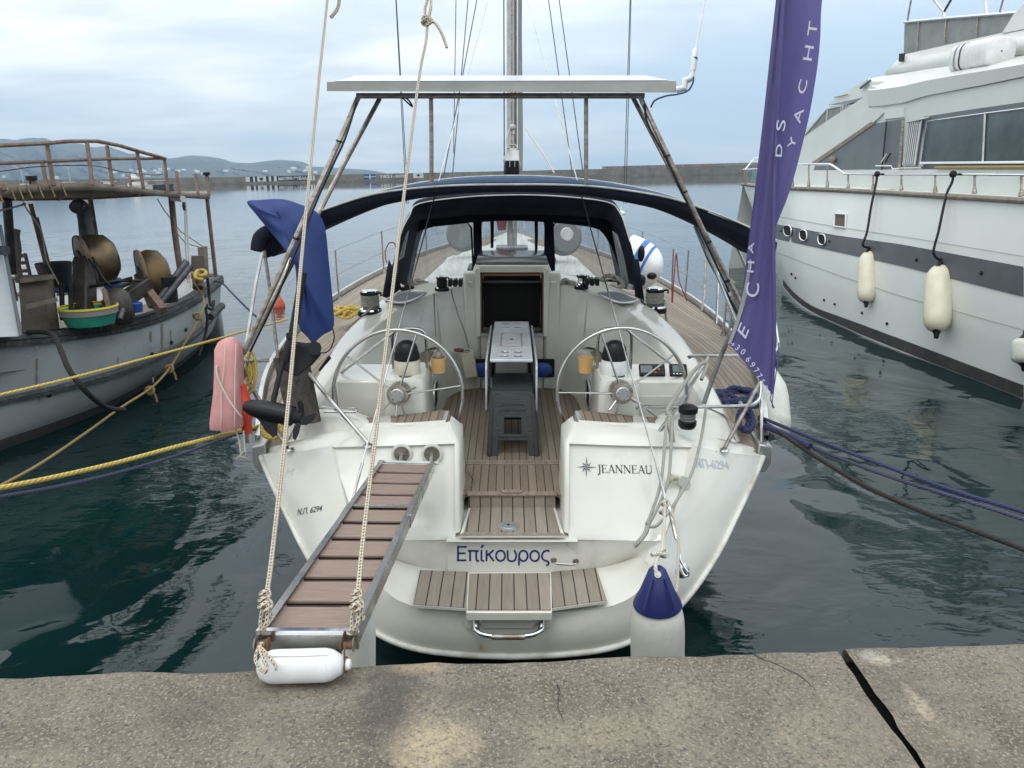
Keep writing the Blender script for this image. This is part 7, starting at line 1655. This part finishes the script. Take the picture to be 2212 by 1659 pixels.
single(MB().lathe([(0, 0), (.22, 0), (.24, .25), (.22, .27), (0, .27)], P(150, 628, D=11.4), V((0, 0, 1)), 18), 'blue_barrel', 'fender_navy', 'dark blue barrel on deck behind the brown cabinet', 'barrel')
single(MB().lathe([(0, 0), (.12, 0), (.13, .2), (.12, .22), (0, .22)], P(246, 632, D=11.6), V((0, 0, 1)), 18), 'blue_canister', 'blue_plastic', 'small blue canister between the two net drums', 'canister')
single(MB().lathe([(0, 0), (.18, 0), (.24, .33), (.23, .34)], P(124, 618, D=11.0), V((0, 0, 1)), 18), 'bucket', 'rubber', 'dark bucket standing left of the round net drum', 'bucket')
single(MB().tube([P(259, 690, D=9.4), P(266, 668, D=9.5)], .03, 10), 'grey_pipe', 'pipe_grey', 'short shiny pipe stub beside the green tub', 'pipe')
# ropes on the fishing boat
FW = lambda nm, pts, r_, m, lab, k=6: single(MB().tube(smooth_pts([P(u, v, D=d) for u, v, d in pts], k), r_, 7), nm, m, lab, 'rope')
FW('fishing_rope', [(60, 718, 8.9), (100, 718, 8.85), (118, 728, 8.6), (135, 765, 8.3), (150, 800, 8.2), (185, 845, 8.3), (230, 880, 8.8), (268, 885, 9.3)], .030, 'rope_dark', 'thick black rope drooping over the side of the fishing boat')
FW('fishing_rope', [(430, 590, 11.9), (420, 610, 11.8), (438, 640, 12.0), (440, 660, 11.8), (430, 690, 11.5), (400, 740, 11.2), (370, 790, 11.0), (330, 835, 10.4), (262, 880, 9.4), (200, 925, 8.8), (90, 1000, 7.9), (0, 1050, 7.3)], .016, 'rope_tan', 'knotted tan rope from the bow bollard down into the water')
for (u, v, d), lb3 in zip(((427, 683, 11.5), (367, 796, 11.0), (325, 843, 10.4)), ('highest', 'middle', 'lowest')):
    kn = MB(); c = P(u, v, D=d); kn.tube([c+V((cos(t)*.05, -.02+sin(2*t)*.02, sin(t)*.05)) for t in [2*pi*j/14 for j in range(14)]], .022, 7, closed=True); kn.tube(smooth_pts([c, c+V((.05, 0, -.06)), c+V((.07, 0, -.17))], 3), .015, 6)
    single(kn, 'rope_knot', 'rope_tan', lb3+' of three tan knots with hanging ends along the fishing boat bow rope', 'knot')
FW('bow_rope', [(415, 590, 12.0), (430, 596, 11.9), (444, 592, 12.0), (440, 584, 12.1), (425, 586, 12.0), (422, 600, 11.8), (440, 604, 11.8)], .028, 'rope_yellow', 'yellow rope turns around the bow bollard of the fishing boat')
FW('chain_loop', [(448, 600, 12.3), (452, 640, 12.4), (455, 660, 12.3), (462, 650, 12.5), (458, 668, 12.3), (445, 665, 12.2), (448, 690, 12.2), (444, 720, 12.2), (430, 770, 12.0)], .022, 'rope_dark', 'dark rope and shackles hanging at the fishing boat bow')
FW('blue_stay', [(462, 608, 12.8), (480, 612, 12.2), (500, 632, 11), (540, 672, 9.5), (562, 690, 8.6)], .014, 'rope_blue', 'blue line slanting from the fishing boat bow down to the right', 5)
single(MB().tube([P(455, 685, D=12.6), P(480, 660, D=13.0)], .06, 10), 'bow_roller', 'fish_rail', 'grey spar end sticking out at the fishing boat bow', 'spar')
# ================================================================== MOTOR YACHT (right)
my_ = thing('motor_yacht', (9.3, 14, 0), 'large white motor yacht with a dark hull stripe and tinted windows moored on the right', 'motor yacht')
def yp(name, mbx, m, parent=my_, **k): return build(mbx, name, m, parent, **k)
sh = [P(1605, 398, y=24.5), P(1650, 403, y=21.5), P(1700, 406, y=18.6), P(1780, 409, y=16.9), P(1860, 413, y=15.4), P(2000, 421, y=13.0), P(2212, 433, y=10.6), P(2500, 450, y=8.4), P(3000, 480, y=6.2)]
wy = [P(1690, 620, z=.02), P(1715, 650, z=0), P(1745, 672, z=0), P(1800, 697, z=0), P(1900, 742, z=0), P(2040, 795, z=0), P(2212, 862, z=0), P(2450, 960, z=0), P(2900, 1140, z=0)]
SH, WY_ = smooth_pts(sh, 5), smooth_pts(wy, 5)
def hl(f, out=0.0): return [a.lerp(b_, f)+V((-out-.22*math.sin(pi*min(1, f))*(0 if f in (0, 1) else .55)*(1 if i > 6 else i/6.), 0, 0)) for i, (a, b_) in enumerate(zip(SH, WY_))]
fr_ = [0, .12, .27, .30, .45, .60, .72, .74, .86, .97, 1]
rows = []
for f in fr_:
    o = 0
    if f in (.30, .45, .60, .72): o = -.0
    rows.append(hl(f, o))
yp('hull', MB().grid(rows, flip=False), 'yacht_white', ang=60)
HR = rows
def hfrac(u, v):
    """point on the yacht hull seen at (u,v)"""
    from mathutils.geometry import intersect_ray_tri
    d = (P(u, v, D=1)-EYE)
    for k in range(len(HR)-1):
        for i in range(len(SH)-1):
            a, b_, c, e = HR[k][i], HR[k][i+1], HR[k+1][i+1], HR[k+1][i]
            for t3 in ((a, b_, c), (a, c, e)):
                h = intersect_ray_tri(t3[0], t3[1], t3[2], d, EYE, True)
                if h: return h
    return None
def onhull(u, v, off=.012):
    h = hfrac(u, v)
    if h is None: h = P(u, v, D=12)
    return h+V((-off, -off*.3, 0))
def hband(top, bot, name, m, off=.012, n=26):
    (ua, va), (ub, vb) = top[0], top[-1]
    def ip(pts, u):
        for (a, b_), (c, d) in zip(pts, pts[1:]):
            if a <= u <= c: return b_+(d-b_)*(u-a)/(c-a)
        return pts[-1][1]
    us = [top[0][0]+(top[-1][0]-top[0][0])*i/(n-1) for i in range(n)]
    rr = [[onhull(u, ip(top, u)+(ip(bot, u)-ip(top, u))*f, off) for u in us] for f in (0, .33, .66, 1)]
    return yp(name, MB().grid(rr, flip=False), m, ang=60)
hband([(1676, 484), (1800, 507), (1950, 528), (2212, 576)], [(1676, 516), (1800, 542), (1950, 575), (2212, 641)], 'hull_stripe', 'yacht_stripe')
hband([(1692, 604), (1720, 638), (1760, 664), (1860, 700), (2000, 752), (2212, 832)], [(1692, 617), (1720, 651), (1760, 677), (1860, 722), (2000, 778), (2212, 860)], 'boot_stripe', 'yacht_boot')
mat('yacht_shade_line', (.38,.41,.39), None, 1, .5)  # grey for the shade along the hull knuckles, painted as flush strips
for pts in ([(1676, 466), (1800, 488), (2000, 518), (2212, 553)], [(1678, 545), (1800, 590), (1950, 640), (2212, 712)]):
    q_ = [onhull(pts[0][0]+(pts[-1][0]-pts[0][0])*i/30, 0) if False else None for i in range(1)]
    def ip(u):
        for (a, b_), (c, d) in zip(pts, pts[1:]):
            if a <= u <= c: return b_+(d-b_)*(u-a)/(c-a)
        return pts[-1][1]
    us = [pts[0][0]+(pts[-1][0]-pts[0][0])*i/40 for i in range(41)]
    m_ = MB(); top_r = [onhull(u, ip(u), .0) for u in us]; mid_r = [onhull(u, ip(u)+1.0, .016) for u in us]; bo_ = [onhull(u, ip(u)+4.5, .0) for u in us]
    m_.grid([[onhull(u, ip(u)-.3, .012) for u in us], [onhull(u, ip(u)+1.3, .012) for u in us]], flip=False); yp('knuckle_shade_line', m_, 'yacht_shade_line', smooth=False)
yp('rub_rail', MB().tube([p+V((-.03, -.01, .0)) for p in SH], .045, 8), 'rub_wood')
# portholes
for u, v in ((1704, 498), (1738, 508), (1778, 517)):
    w_, h_ = 7.5, 11; pts = [(u-w_*.5, v-h_), (u+w_*.5, v-h_*.95), (u+w_, v-h_*.4), (u+w_, v+h_*.65), (u+w_*.4, v+h_*1.1), (u-w_*.5, v+h_*.95), (u-w_, v+h_*.4), (u-w_, v-h_*.6)]
    pp_ = [onhull(a, b_, .02) for a, b_ in pts]; po = yp('porthole', MB().add(pp_, [tuple(range(8))]), 'dark_in', smooth=False)
    build(MB().tube([p+V((-.01, 0, 0)) for p in smooth_pts(pp_, 2, True)], .016, 6, closed=True), 'porthole_rim', 'chrome', po)
pts = [(1806, 461), (1830, 463), (1829, 492), (1804, 489)]
pp_ = [onhull(a, b_, .015) for a, b_ in pts]; po = yp('hull_hatch', MB().add(pp_, [(0, 1, 2, 3)]), 'cabinet_brown', smooth=False)
build(MB().tube([p+V((-.01, 0, 0)) for p in pp_], .022, 6, closed=True), 'hatch_frame', 'yacht_side', po)
for u, v in ((1793, 521), (1688, 499), (1982, 561), (2122, 590), (1719, 600), (1711, 592), (1781, 648), (1804, 657), (1863, 676), (1917, 699)):
    yp('skin_fitting', MB().ball(onhull(u, v, .01), .035 if v < 595 and u > 1700 else .028, 8), 'black_matt')
# bulwark above the rub rail, and deck
BW = [p+V((.16, .05, .34)) for p in SH]
dp = lambda p, x: V((p.x+x, p.y, p.z))
yp('side_deck', MB().grid([SH, [p+V((.10, 0, .03)) for p in SH], [dp(p, 1.1) for p in SH]], flip=False), 'yacht_side')
# hull transom-side closure so that it is a body
yp('foredeck', MB().grid([[SH[0], SH[0]+V((.05, .1, 0))], [SH[4], SH[4]+V((3, .6, .1))], [SH[10], SH[10]+V((4.4, 1.5, .15))], [SH[20], SH[20]+V((5, 1.5, .15))]], flip=False), 'yacht_side')
far_h = [V((p.x+2*(9.6-(p.y-10)*.14-p.x), p.y+.6, p.z)) for p in SH]
far_h[0] = SH[0]; yp('far_side', MB().grid([far_h, [V((p.x-.3, p.y, 0)) for p in far_h]], flip=True), 'yacht_white')
# superstructure: planes parallel to the side, about .75 m inboard
SXp = 7.72
def sp(u, v, off=0.0): 
    k = P(u, v, x=SXp+off+0.0); return k
def plate(name, pts, m, off=0, th=.05, bev=0): 
    q_ = [P(u, v, x=SXp+off) for u, v in pts]
    return yp(name, MB().prism(q_, (th, 0, 0)), m, smooth=False, bev=bev)
plate('cabin_base', [(1679, 372), (1760, 368), (1950, 366), (2300, 366), (2300, 430), (2000, 421), (1860, 413), (1679, 406)], 'yacht_side', -.02, .3)
plate('cabin_side', [(1745, 368), (1690, 345), (1702, 320), (1785, 262), (1873, 205), (1880, 185), (1912, 195), (2000, 206), (2100, 190), (2300, 150), (2300, 368)], 'yacht_side', .06, .4)
plate('dark_panel', [(1757, 367), (1762, 352), (1884, 268), (1950, 257), (1946, 367)], 'yacht_dark', .03)
plate('dark_panel', [(1994, 366), (1996, 252), (2100, 236), (2300, 208), (2300, 366)], 'yacht_dark', .03)
plate('brown_trim', [(1752, 352), (1882, 263), (1890, 266), (1764, 353)], 'rub_wood', .01, .04)
wn = plate('side_window', [(1990, 349), (2005, 264), (2127, 247), (2121, 348)], 'yacht_glass', .005, .02)
plate('side_window', [(2125, 348), (2131, 247), (2300, 226), (2300, 348)], 'yacht_glass', .005, .02)
def ptube(name, pts, r_, m='chrome', off=-.02, n=8, sm=0, closed=False):
    q_ = [P(u, v, x=SXp+off) for u, v in pts]
    if sm: q_ = smooth_pts(q_, sm)
    return yp(name, MB().tube(q_, r_, n, closed=closed), m)
ptube('window_frame', [(1989, 351), (2003, 262), (2127, 245), (2300, 223)], .016); ptube('window_frame', [(1989, 352), (2300, 350)], .025); ptube('window_mullion', [(2128, 246), (2123, 350)], .020, 'steel')
ptube('rail_box', [(1962, 264), (2008, 254)], .022, 'steel'); ptube('door_rail', [(1944, 363), (1992, 362)], .022, 'steel')
ptube('door_post', [(1951, 258), (1943, 364)], .030, 'steel_old'); ptube('door_post', [(1915, 262), (1905, 367)], .018, 'rubber')
lv = plate('louvre_door', [(1950, 357), (1964, 262), (1991, 259), (1976, 357)], 'yacht_dark', .0)
for i in range(6):
    f = (i+.5)/6; build(MB().beam(P(1951+(1976-1951)*f, 354, x=SXp-.02), P(1966+(1990-1966)*f, 263, x=SXp-.02), .02, .011, V((1, 0, 0))), 'louvre_slat', 'white_plastic', lv)
ptube('louvre_frame', [(1950, 356), (1964, 262), (1991, 259), (1976, 357)], .010, 'white_plastic', closed=True)
ptube('handrail', [(1892, 358), (1926, 358), (1929, 365), (1944, 363)], .014, 'chrome', -.12)
ptube('cabin_handle', [(1903, 350), (1915, 332)], .018, 'chrome', -.06); ptube('cabin_handle', [(1912, 350), (1924, 331)], .016, 'black', -.06)
ptube('boat_hook', [(2020, 362), (2212, 361), (2260, 361)], .028, 'rope_tan', -.05); yp('horn', MB().ball(P(1798, 346, x=SXp-.05), .09, 10), 'rub_wood')
plate('small_locker', [(1908, 258), (1911, 238), (1952, 232), (1951, 253)], 'yacht_side', .02)
# roof overhang band
def band3(name, pairs, m, d0, d1):
    q_ = [[P(u, a, x=d0) for u, a, b_ in pairs], [P(u, (a+b_)/2, x=d0-.05) for u, a, b_ in pairs], [P(u, b_, x=d1) for u, a, b_ in pairs]]
    return yp(name, MB().grid(q_, flip=True), m, thick=.03)
ov = [(1875, 170, 230), (1905, 165, 228), (1950, 158, 222), (1998, 150, 207), (2050, 142, 197), (2120, 132, 184), (2212, 120, 165), (2330, 102, 140)]
sf = [P(u, a-0, x=SXp+.9) for u, a, b_ in ov]; se = [P(u, (a+b_)/2-4, x=SXp-.02) for u, a, b_ in ov]; sl2 = [P(u, b_, x=SXp+.02) for u, a, b_ in ov]; sb2 = [P(u, b_+4, x=SXp+.25) for u, a, b_ in ov]
yp('roof_overhang', MB().grid([sf, [a.lerp(b_, .7) for a, b_ in zip(sf, se)], se, sl2, sb2], flip=True), 'yacht_white', ang=50)
yp('roof_plate', MB().grid([sf, [p+V((3.2, 0, 0)) for p in sf]], flip=False), 'yacht_white')
# flybridge coaming rising above
fc = [(1912, 160, 160), (1952, 120, 157), (2050, 98, 142), (2212, 63, 118), (2330, 40, 100)]
yp('flybridge_side', MB().grid([[P(u, a, x=SXp+1.15) for u, a, b_ in fc], [P(u, b_, x=SXp+.95) for u, a, b_ in fc]], flip=True), 'yacht_side', thick=.06)
yp('flybridge_front', MB().add([P(1912, 160, x=SXp+.95), P(1952, 120, x=SXp+1.15), P(1952, 120, x=SXp+1.15)+V((3, .8, 0)), P(1912, 160, x=SXp+.95)+V((3, .8, 0))], [(0, 1, 2, 3)]), 'yacht_side')
0 and yp('roof_wedge', MB().prism([P(2000, 205, x=SXp-.03), P(2012, 200, x=SXp-.03), P(2046, 160, x=SXp+.05), P(2036, 155, x=SXp+.05)], (.02, 0, 0)), 'yacht_white')
wsx = SXp+1.2
ws = yp('wind_screen', MB().prism([P(1952, 117, x=wsx), P(1954, 50, x=wsx), P(2060, 40, x=wsx), P(2186, 30, x=wsx), P(2164, 72, x=wsx), P(2060, 95, x=wsx)], (.03, 0, 0)), 'screen_grey', smooth=False)
yp('wind_screen_front', MB().add([P(1952, 117, x=wsx), P(1954, 50, x=wsx), P(1954, 50, x=wsx)+V((3, .5, 0)), P(1952, 117, x=wsx)+V((3, .5, 0))], [(0, 1, 2, 3)]), 'screen_grey')
yp('screen_rail', MB().tube([P(1954, 48, x=wsx-.03), P(2060, 38, x=wsx-.03), P(2150, 31, x=wsx-.03), P(2212, 26, x=wsx-.03)], .03, 8), 'chrome')
for u, v0, v1 in ((1984, 48, 108), (2043, 42, 92), (2112, 35, 80)): yp('screen_post', MB().tube([P(u, v0, x=wsx-.03), P(u-3, v1, x=wsx-.03)], .015, 6), 'steel_old')
yp('flybridge_wing', MB().prism([P(2164, 72, x=wsx-.1), P(2190, 30, x=wsx-.1), P(2212, 8, x=wsx-.1), P(2330, -60, x=wsx-.1), P(2330, 40, x=wsx-.1)], (.2, 0, 0)), 'yacht_white', smooth=False)
# bow windscreen, frames
plate('screen_panel', [(1715, 306), (1790, 230), (1875, 222), (1820, 272), (1750, 300)], 'yacht_side', .25)
plate('front_window', [(1735, 294), (1785, 236), (1784, 282)], 'screen_grey', .20, .02); plate('front_window', [(1787, 281), (1788, 236), (1815, 231), (1811, 268)], 'screen_grey', .20, .02)
ptube('front_frame', [(1733, 297), (1786, 283), (1814, 268), (1817, 229), (1787, 234), (1733, 297)], .014, 'white_plastic', .18)
ptube('front_frame', [(1785, 282), (1787, 234)], .012, 'white_plastic', .18)
for i in range(7): ptube('front_louvre', [(1819+i*3.2, 264-i*1.6), (1820+i*3.2, 229-i*.6)], .009, 'white_plastic', .16)
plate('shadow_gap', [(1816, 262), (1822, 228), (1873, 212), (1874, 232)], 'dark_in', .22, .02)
plate('sloping_brow', [(1787, 227), (1800, 215), (1875, 170), (1880, 176), (1873, 208), (1830, 218)], 'yacht_white', .15, 1.5)
plate('slanted_band', [(1676, 372), (1690, 333), (1702, 321), (1786, 284), (1875, 232), (1912, 240), (1885, 266), (1762, 352), (1757, 368)], 'yacht_side', .02, .06)
ptube('wiper', [(1803, 210), (1814, 208), (1830, 204)], .015, 'steel_old', .1); ptube('cleat', [(1859, 190), (1880, 174)], .03, 'yacht_dark', .1)
nl = yp('navigation_lamp', MB().lathe([(0, 0), (.05, 0), (.06, .03), (.06, .12), (.07, .16), (0, .17)], P(1947, 133, x=SXp+1.0), V((0, 0, 1)), 12), 'rubber'); 
yp('antenna_mast', MB().tube([P(1960, 46, x=wsx), P(1968, 0, x=wsx), P(1976, -60, x=wsx)], .02, 6), 'steel_old')
yp('bimini_strut', MB().tube([P(2040, 37, x=wsx), P(2039, 26, x=wsx), P(2014, -5, x=wsx)], .03, 6), 'steel'); yp('bimini_strut', MB().tube([P(2039, 26, x=wsx), P(2056, -3, x=wsx)], .025, 6), 'rubber')
yp('bimini_strut', MB().tube([P(2131, 30, x=wsx), P(2128, -5, x=wsx)], .03, 6), 'white_plastic'); yp('bimini_strut', MB().tube([P(2159, 28, x=wsx), P(2168, -5, x=wsx)], .015, 6), 'steel_old')
# guard rail along the deck edge
def edge(u, v): 
    best = min(range(len(SH)), key=lambda i: abs(uvp(SH[i])[0]-u)); p = SH[best]
    return P(u, v, x=p.x+.10)
def uvp(p):
    d = RX.inverted() @ (p-EYE); D = d.dot(Fv); return CX+FPX*d.x/D, CY-FPX*d.dot(Uv)/D
rt = [(1606, 366), (1640, 365), (1693, 356), (1750, 355), (1793, 355), (1799, 358), (1824, 375), (1832, 376), (1900, 377), (2000, 377), (2120, 377), (2212, 378), (2500, 384)]
gr = yp('guard_rail', MB().tube([edge(u, v) for u, v in rt], .024, 8), 'chrome')
for u, vt, vb in ((1712, 356, 402), (1747, 356, 403), (1787, 357, 404), (1832, 378, 406), (1886, 378, 408), (1947, 378, 411), (2020, 378, 415), (2105, 378, 418), (2206, 379, 424), (1655, 364, 400)):
    a, b_ = edge(u, vt), edge(u, vb); s_ = build(MB().tube([b_, a], .017, 8), 'stanchion', 'steel_old', gr); build(MB().tube([b_, b_.lerp(a, .3)], [.040, .026], 8), 'stanchion_base', 'steel_old', gr)
# pulpit at the bow with the tied cloth
for u in (1608, 1612, 1624, 1632): yp('pulpit_post', MB().tube([P(u, 366, y=23.8), P(u, 400, y=23.8)], .022, 6), 'steel_old')
yp('pulpit_rail', MB().tube(smooth_pts([P(1608, 368, y=23.8), P(1627, 345, y=24.2) , P(1630, 342, y=24.2), P(1646, 344, y=24.5), P(1650, 366, y=24.5)], 3), .022, 6), 'white_plastic')
mat('teal_cloth', (.12,.30,.32), (.08,.2,.22), 4, .8)
single(MB().prism([P(1625, 368, y=24), P(1645, 368, y=24), P(1647, 398, y=24), P(1628, 398, y=24), P(1622, 385, y=24)], (0, .15, 0)), 'folded_cloth', 'teal_cloth', 'pale teal cloth bundled inside the motor yacht bow rail', 'cloth')
# liferaft
lf = thing('liferaft', P(2120, 140, x=SXp+.5), 'white liferaft canister strapped on the motor yacht upper deck edge', 'liferaft')
la, lb_ = P(2078, 128, x=SXp+.55), P(2164, 110, x=SXp+.55); 
def rr_(c, ax, w_, h_, n=20):
    u_ = ax.cross(V((0, 0, 1))).normalized(); z_ = u_.cross(ax); out = []
    for k in range(n):
        a = 2*pi*k/n; ca, sa = cos(a), sin(a); out.append(c+u_*math.copysign(abs(ca)**.6, ca)*w_+z_*math.copysign(abs(sa)**.6, sa)*h_)
    return out
axl = (lb_-la).normalized(); LL = (lb_-la).length
secs = [rr_(la+axl*LL*f, axl, .26*k, .235*k) for f, k in ((0, .05), (0, .86), (.02, .97), (.05, 1), (.48, 1.0), (.485, 1.05), (.515, 1.05), (.52, 1), (.95, 1), (.98, .97), (1, .86), (1, .05))]
build(MB().grid(secs, closed=True, flip=True), 'canister', 'white_plastic', lf, ang=60)
for f in (.16, .3): build(MB().grid([rr_(la+axl*LL*g_, axl, .266, .241) for g_ in (f, f+.035)], closed=True, flip=True), 'strap', 'rope_dark' if f > .2 else 'screen_grey', lf)
# fenders on the yacht
for i, (u, v0, v1, v2, r_, lab) in enumerate(((1874, 375, 541, 655, .185, 'smaller cream fender hanging nearer the bow of the motor yacht'), (2027, 375, 570, 718, .20, 'larger cream fender hanging under the motor yacht side windows'))):
    a = onhull(u, v1, .26); du = (-2 if i == 0 else 3); d0 = (a-EYE).dot(B1.col[2]*-1)
    T = P(u+(2 if i == 0 else 4), v1, D=d0); Bt = P(u-(3 if i == 0 else 4), v2, D=d0-.25)
    f_ = fender('yacht_fender', T, Bt, r_*(1 if i else .9), 'fender_cream', 'black', lab, prof=[(.0, -.0), (.30, .02), (.62, .07), (.88, .14), (1, .24), (1, .78), (.92, .88), (.68, .95), (.35, .985), (0, 1)])
    e_ = edge(1904 if i == 0 else 2070, 376); off = V((-.08, 0, 0))
    pts = [e_+off, e_+off+V((0, 0, -.12)), onhull(1896 if i == 0 else 2055, 416, .08), onhull(1891 if i == 0 else 2049, 450, .10), onhull(1886 if i == 0 else 2042, 500, .13), onhull(1881 if i == 0 else 2036, 528 if i == 0 else 545, .17), T+V((0, 0, .05))]
    single(MB().tube(smooth_pts(pts, 5), .020 if i else .022, 7), 'fender_rope', 'black_matt', ('black cord holding the smaller cream fender from the yacht rail', 'black cord holding the larger cream fender from the yacht rail')[i], 'rope')
    single(MB().ball(e_+off, .06, 8), 'cord_knot', 'black_matt', ('black knot on the yacht rail above the smaller cream fender', 'black knot on the yacht rail above the larger cream fender')[i], 'knot')
a = onhull(2210, 760, .3); d0 = (a-EYE).dot(B1.col[2]*-1)
fender('yacht_fender', P(2215, 725, D=d0), P(2212, 790, D=d0), .16, 'fender_white', 'black', 'white fender cut by the right picture edge below the yacht hull stripe')
# ================================================================== BUOYS, SMALL CRAFT, LAMP POSTS
by = thing('marker_buoy', P(601, 660, z=0), 'orange cone shaped marker buoy floating behind the blue cover', 'buoy'); bc = P(601, 662, z=0)
build(MB().lathe([(0, -.1), (.15, -.1), (.165, .0), (.165, .05), (.06, .30), (.04, .33), (0, .33)], bc, V((0, 0, 1)), 24), 'float', 'orange', by)
build(MB().tube(smooth_pts([bc+V((-.03, 0, .32)), bc+V((0, 0, .39)), bc+V((.03, 0, .32))], 4), .01, 6), 'ring', 'rope_white', by)
b2 = P(1341, 463, z=0); bb = thing('mooring_buoy', b2, 'small white round buoy floating beyond the sprayhood', 'buoy')
build(MB().ball(b2+V((0, 0, .05)), .32, 14, (1, 1, .7)), 'float', 'white_plastic', bb); build(MB().tube([b2+V((0, 0, .2)), b2+V((0, 0, .55))], .06, 8), 'post', 'white_plastic', bb)
# tiny moored craft near the breakwater, left
rg = random.Random(21)
for i, (u, L3, wht, lab) in enumerate(((60, 9, 1, 'tiny far boat with a blue awning moored leftmost by the breakwater'), (150, 7, 0, 'tiny far boat with a low hull between the two roof rail posts'), (240, 8, 1, 'tiny white far boat just left of the little white tower'), (312, 7, 1, 'tiny white far boat with a cabin right of the little white tower'), (352, 6, 0, 'tiny grey far boat at the right end of the moored group'))):
    c = P(u, 402.5 if i != 4 else 403, z=0) if False else P(u, 400, y=250); c = V((c.x, 250, 0))
    s_ = thing('small_boat', c, lab, 'boat', 'small boats moored by the breakwater')
    build(MB().hexa([c+V((-L3*.42, -1, 0)), c+V((L3*.42, -1, 0)), c+V((L3*.42, 1, 0)), c+V((-L3*.42, 1, 0))], [c+V((-L3*.5, -1.3, 1.0)), c+V((L3*.5, -1.3, 1.3)), c+V((L3*.5, 1.3, 1.3)), c+V((-L3*.5, 1.3, 1.0))]), 'hull', 'house' if wht else 'pipe_grey', s_)
    build(MB().box(c+V((-.6, 0, 1.7)), (2.6, 1.8, 1.1)), 'cabin', 'house' if wht else 'screen_grey', s_)
    build(MB().box(c+V((-.6, 0, 2.4)), (4.2, 2.1, .15)), 'awning', 'blue_plastic' if i == 0 else 'house', s_)
tw = P(291, 398, y=300); tw = V((tw.x, 300, 0)); t_ = thing('harbour_light', tw, 'small white round harbour light tower with dark band in front of the breakwater', 'light tower')
build(MB().lathe([(2.6, 0), (2.4, 1.5), (1.9, 1.6), (1.9, 2.0)], tw, V((0, 0, 1)), 16), 'base', 'house', t_); build(MB().lathe([(1.92, 2.0), (1.92, 2.8)], tw, V((0, 0, 1)), 16), 'band', 'bw_navy', t_)
build(MB().lathe([(2.1, 2.8), (2.1, 3.6), (1.0, 3.9), (.8, 5.0), (0, 5.4)], tw, V((0, 0, 1)), 16), 'top', 'house', t_)
for u, vt in ((51, 366), (153, 363)):
    b_ = P(u, 398, y=255); b_ = V((b_.x, 255, 0)); tp_ = P(u, vt, y=255); 
    l_ = thing('lamp_post', b_, ('thin double-armed lamp post behind the roof rail, further left', 'thin double-armed lamp post behind the roof rail, nearer the mast')[u > 100], 'lamp post', 'double-armed lamp posts')
    build(MB().tube([b_, V((b_.x, 255, tp_.z))], .14, 6), 'pole', 'alu', l_)
    for sgn in (-1, 1): build(MB().tube([V((b_.x, 255, tp_.z)), V((b_.x+sgn*2.2, 255, tp_.z+1.2))], .12, 5), 'arm', 'alu', l_)

for o in bpy.data.objects:
    if '_o' in o: del o['_o']
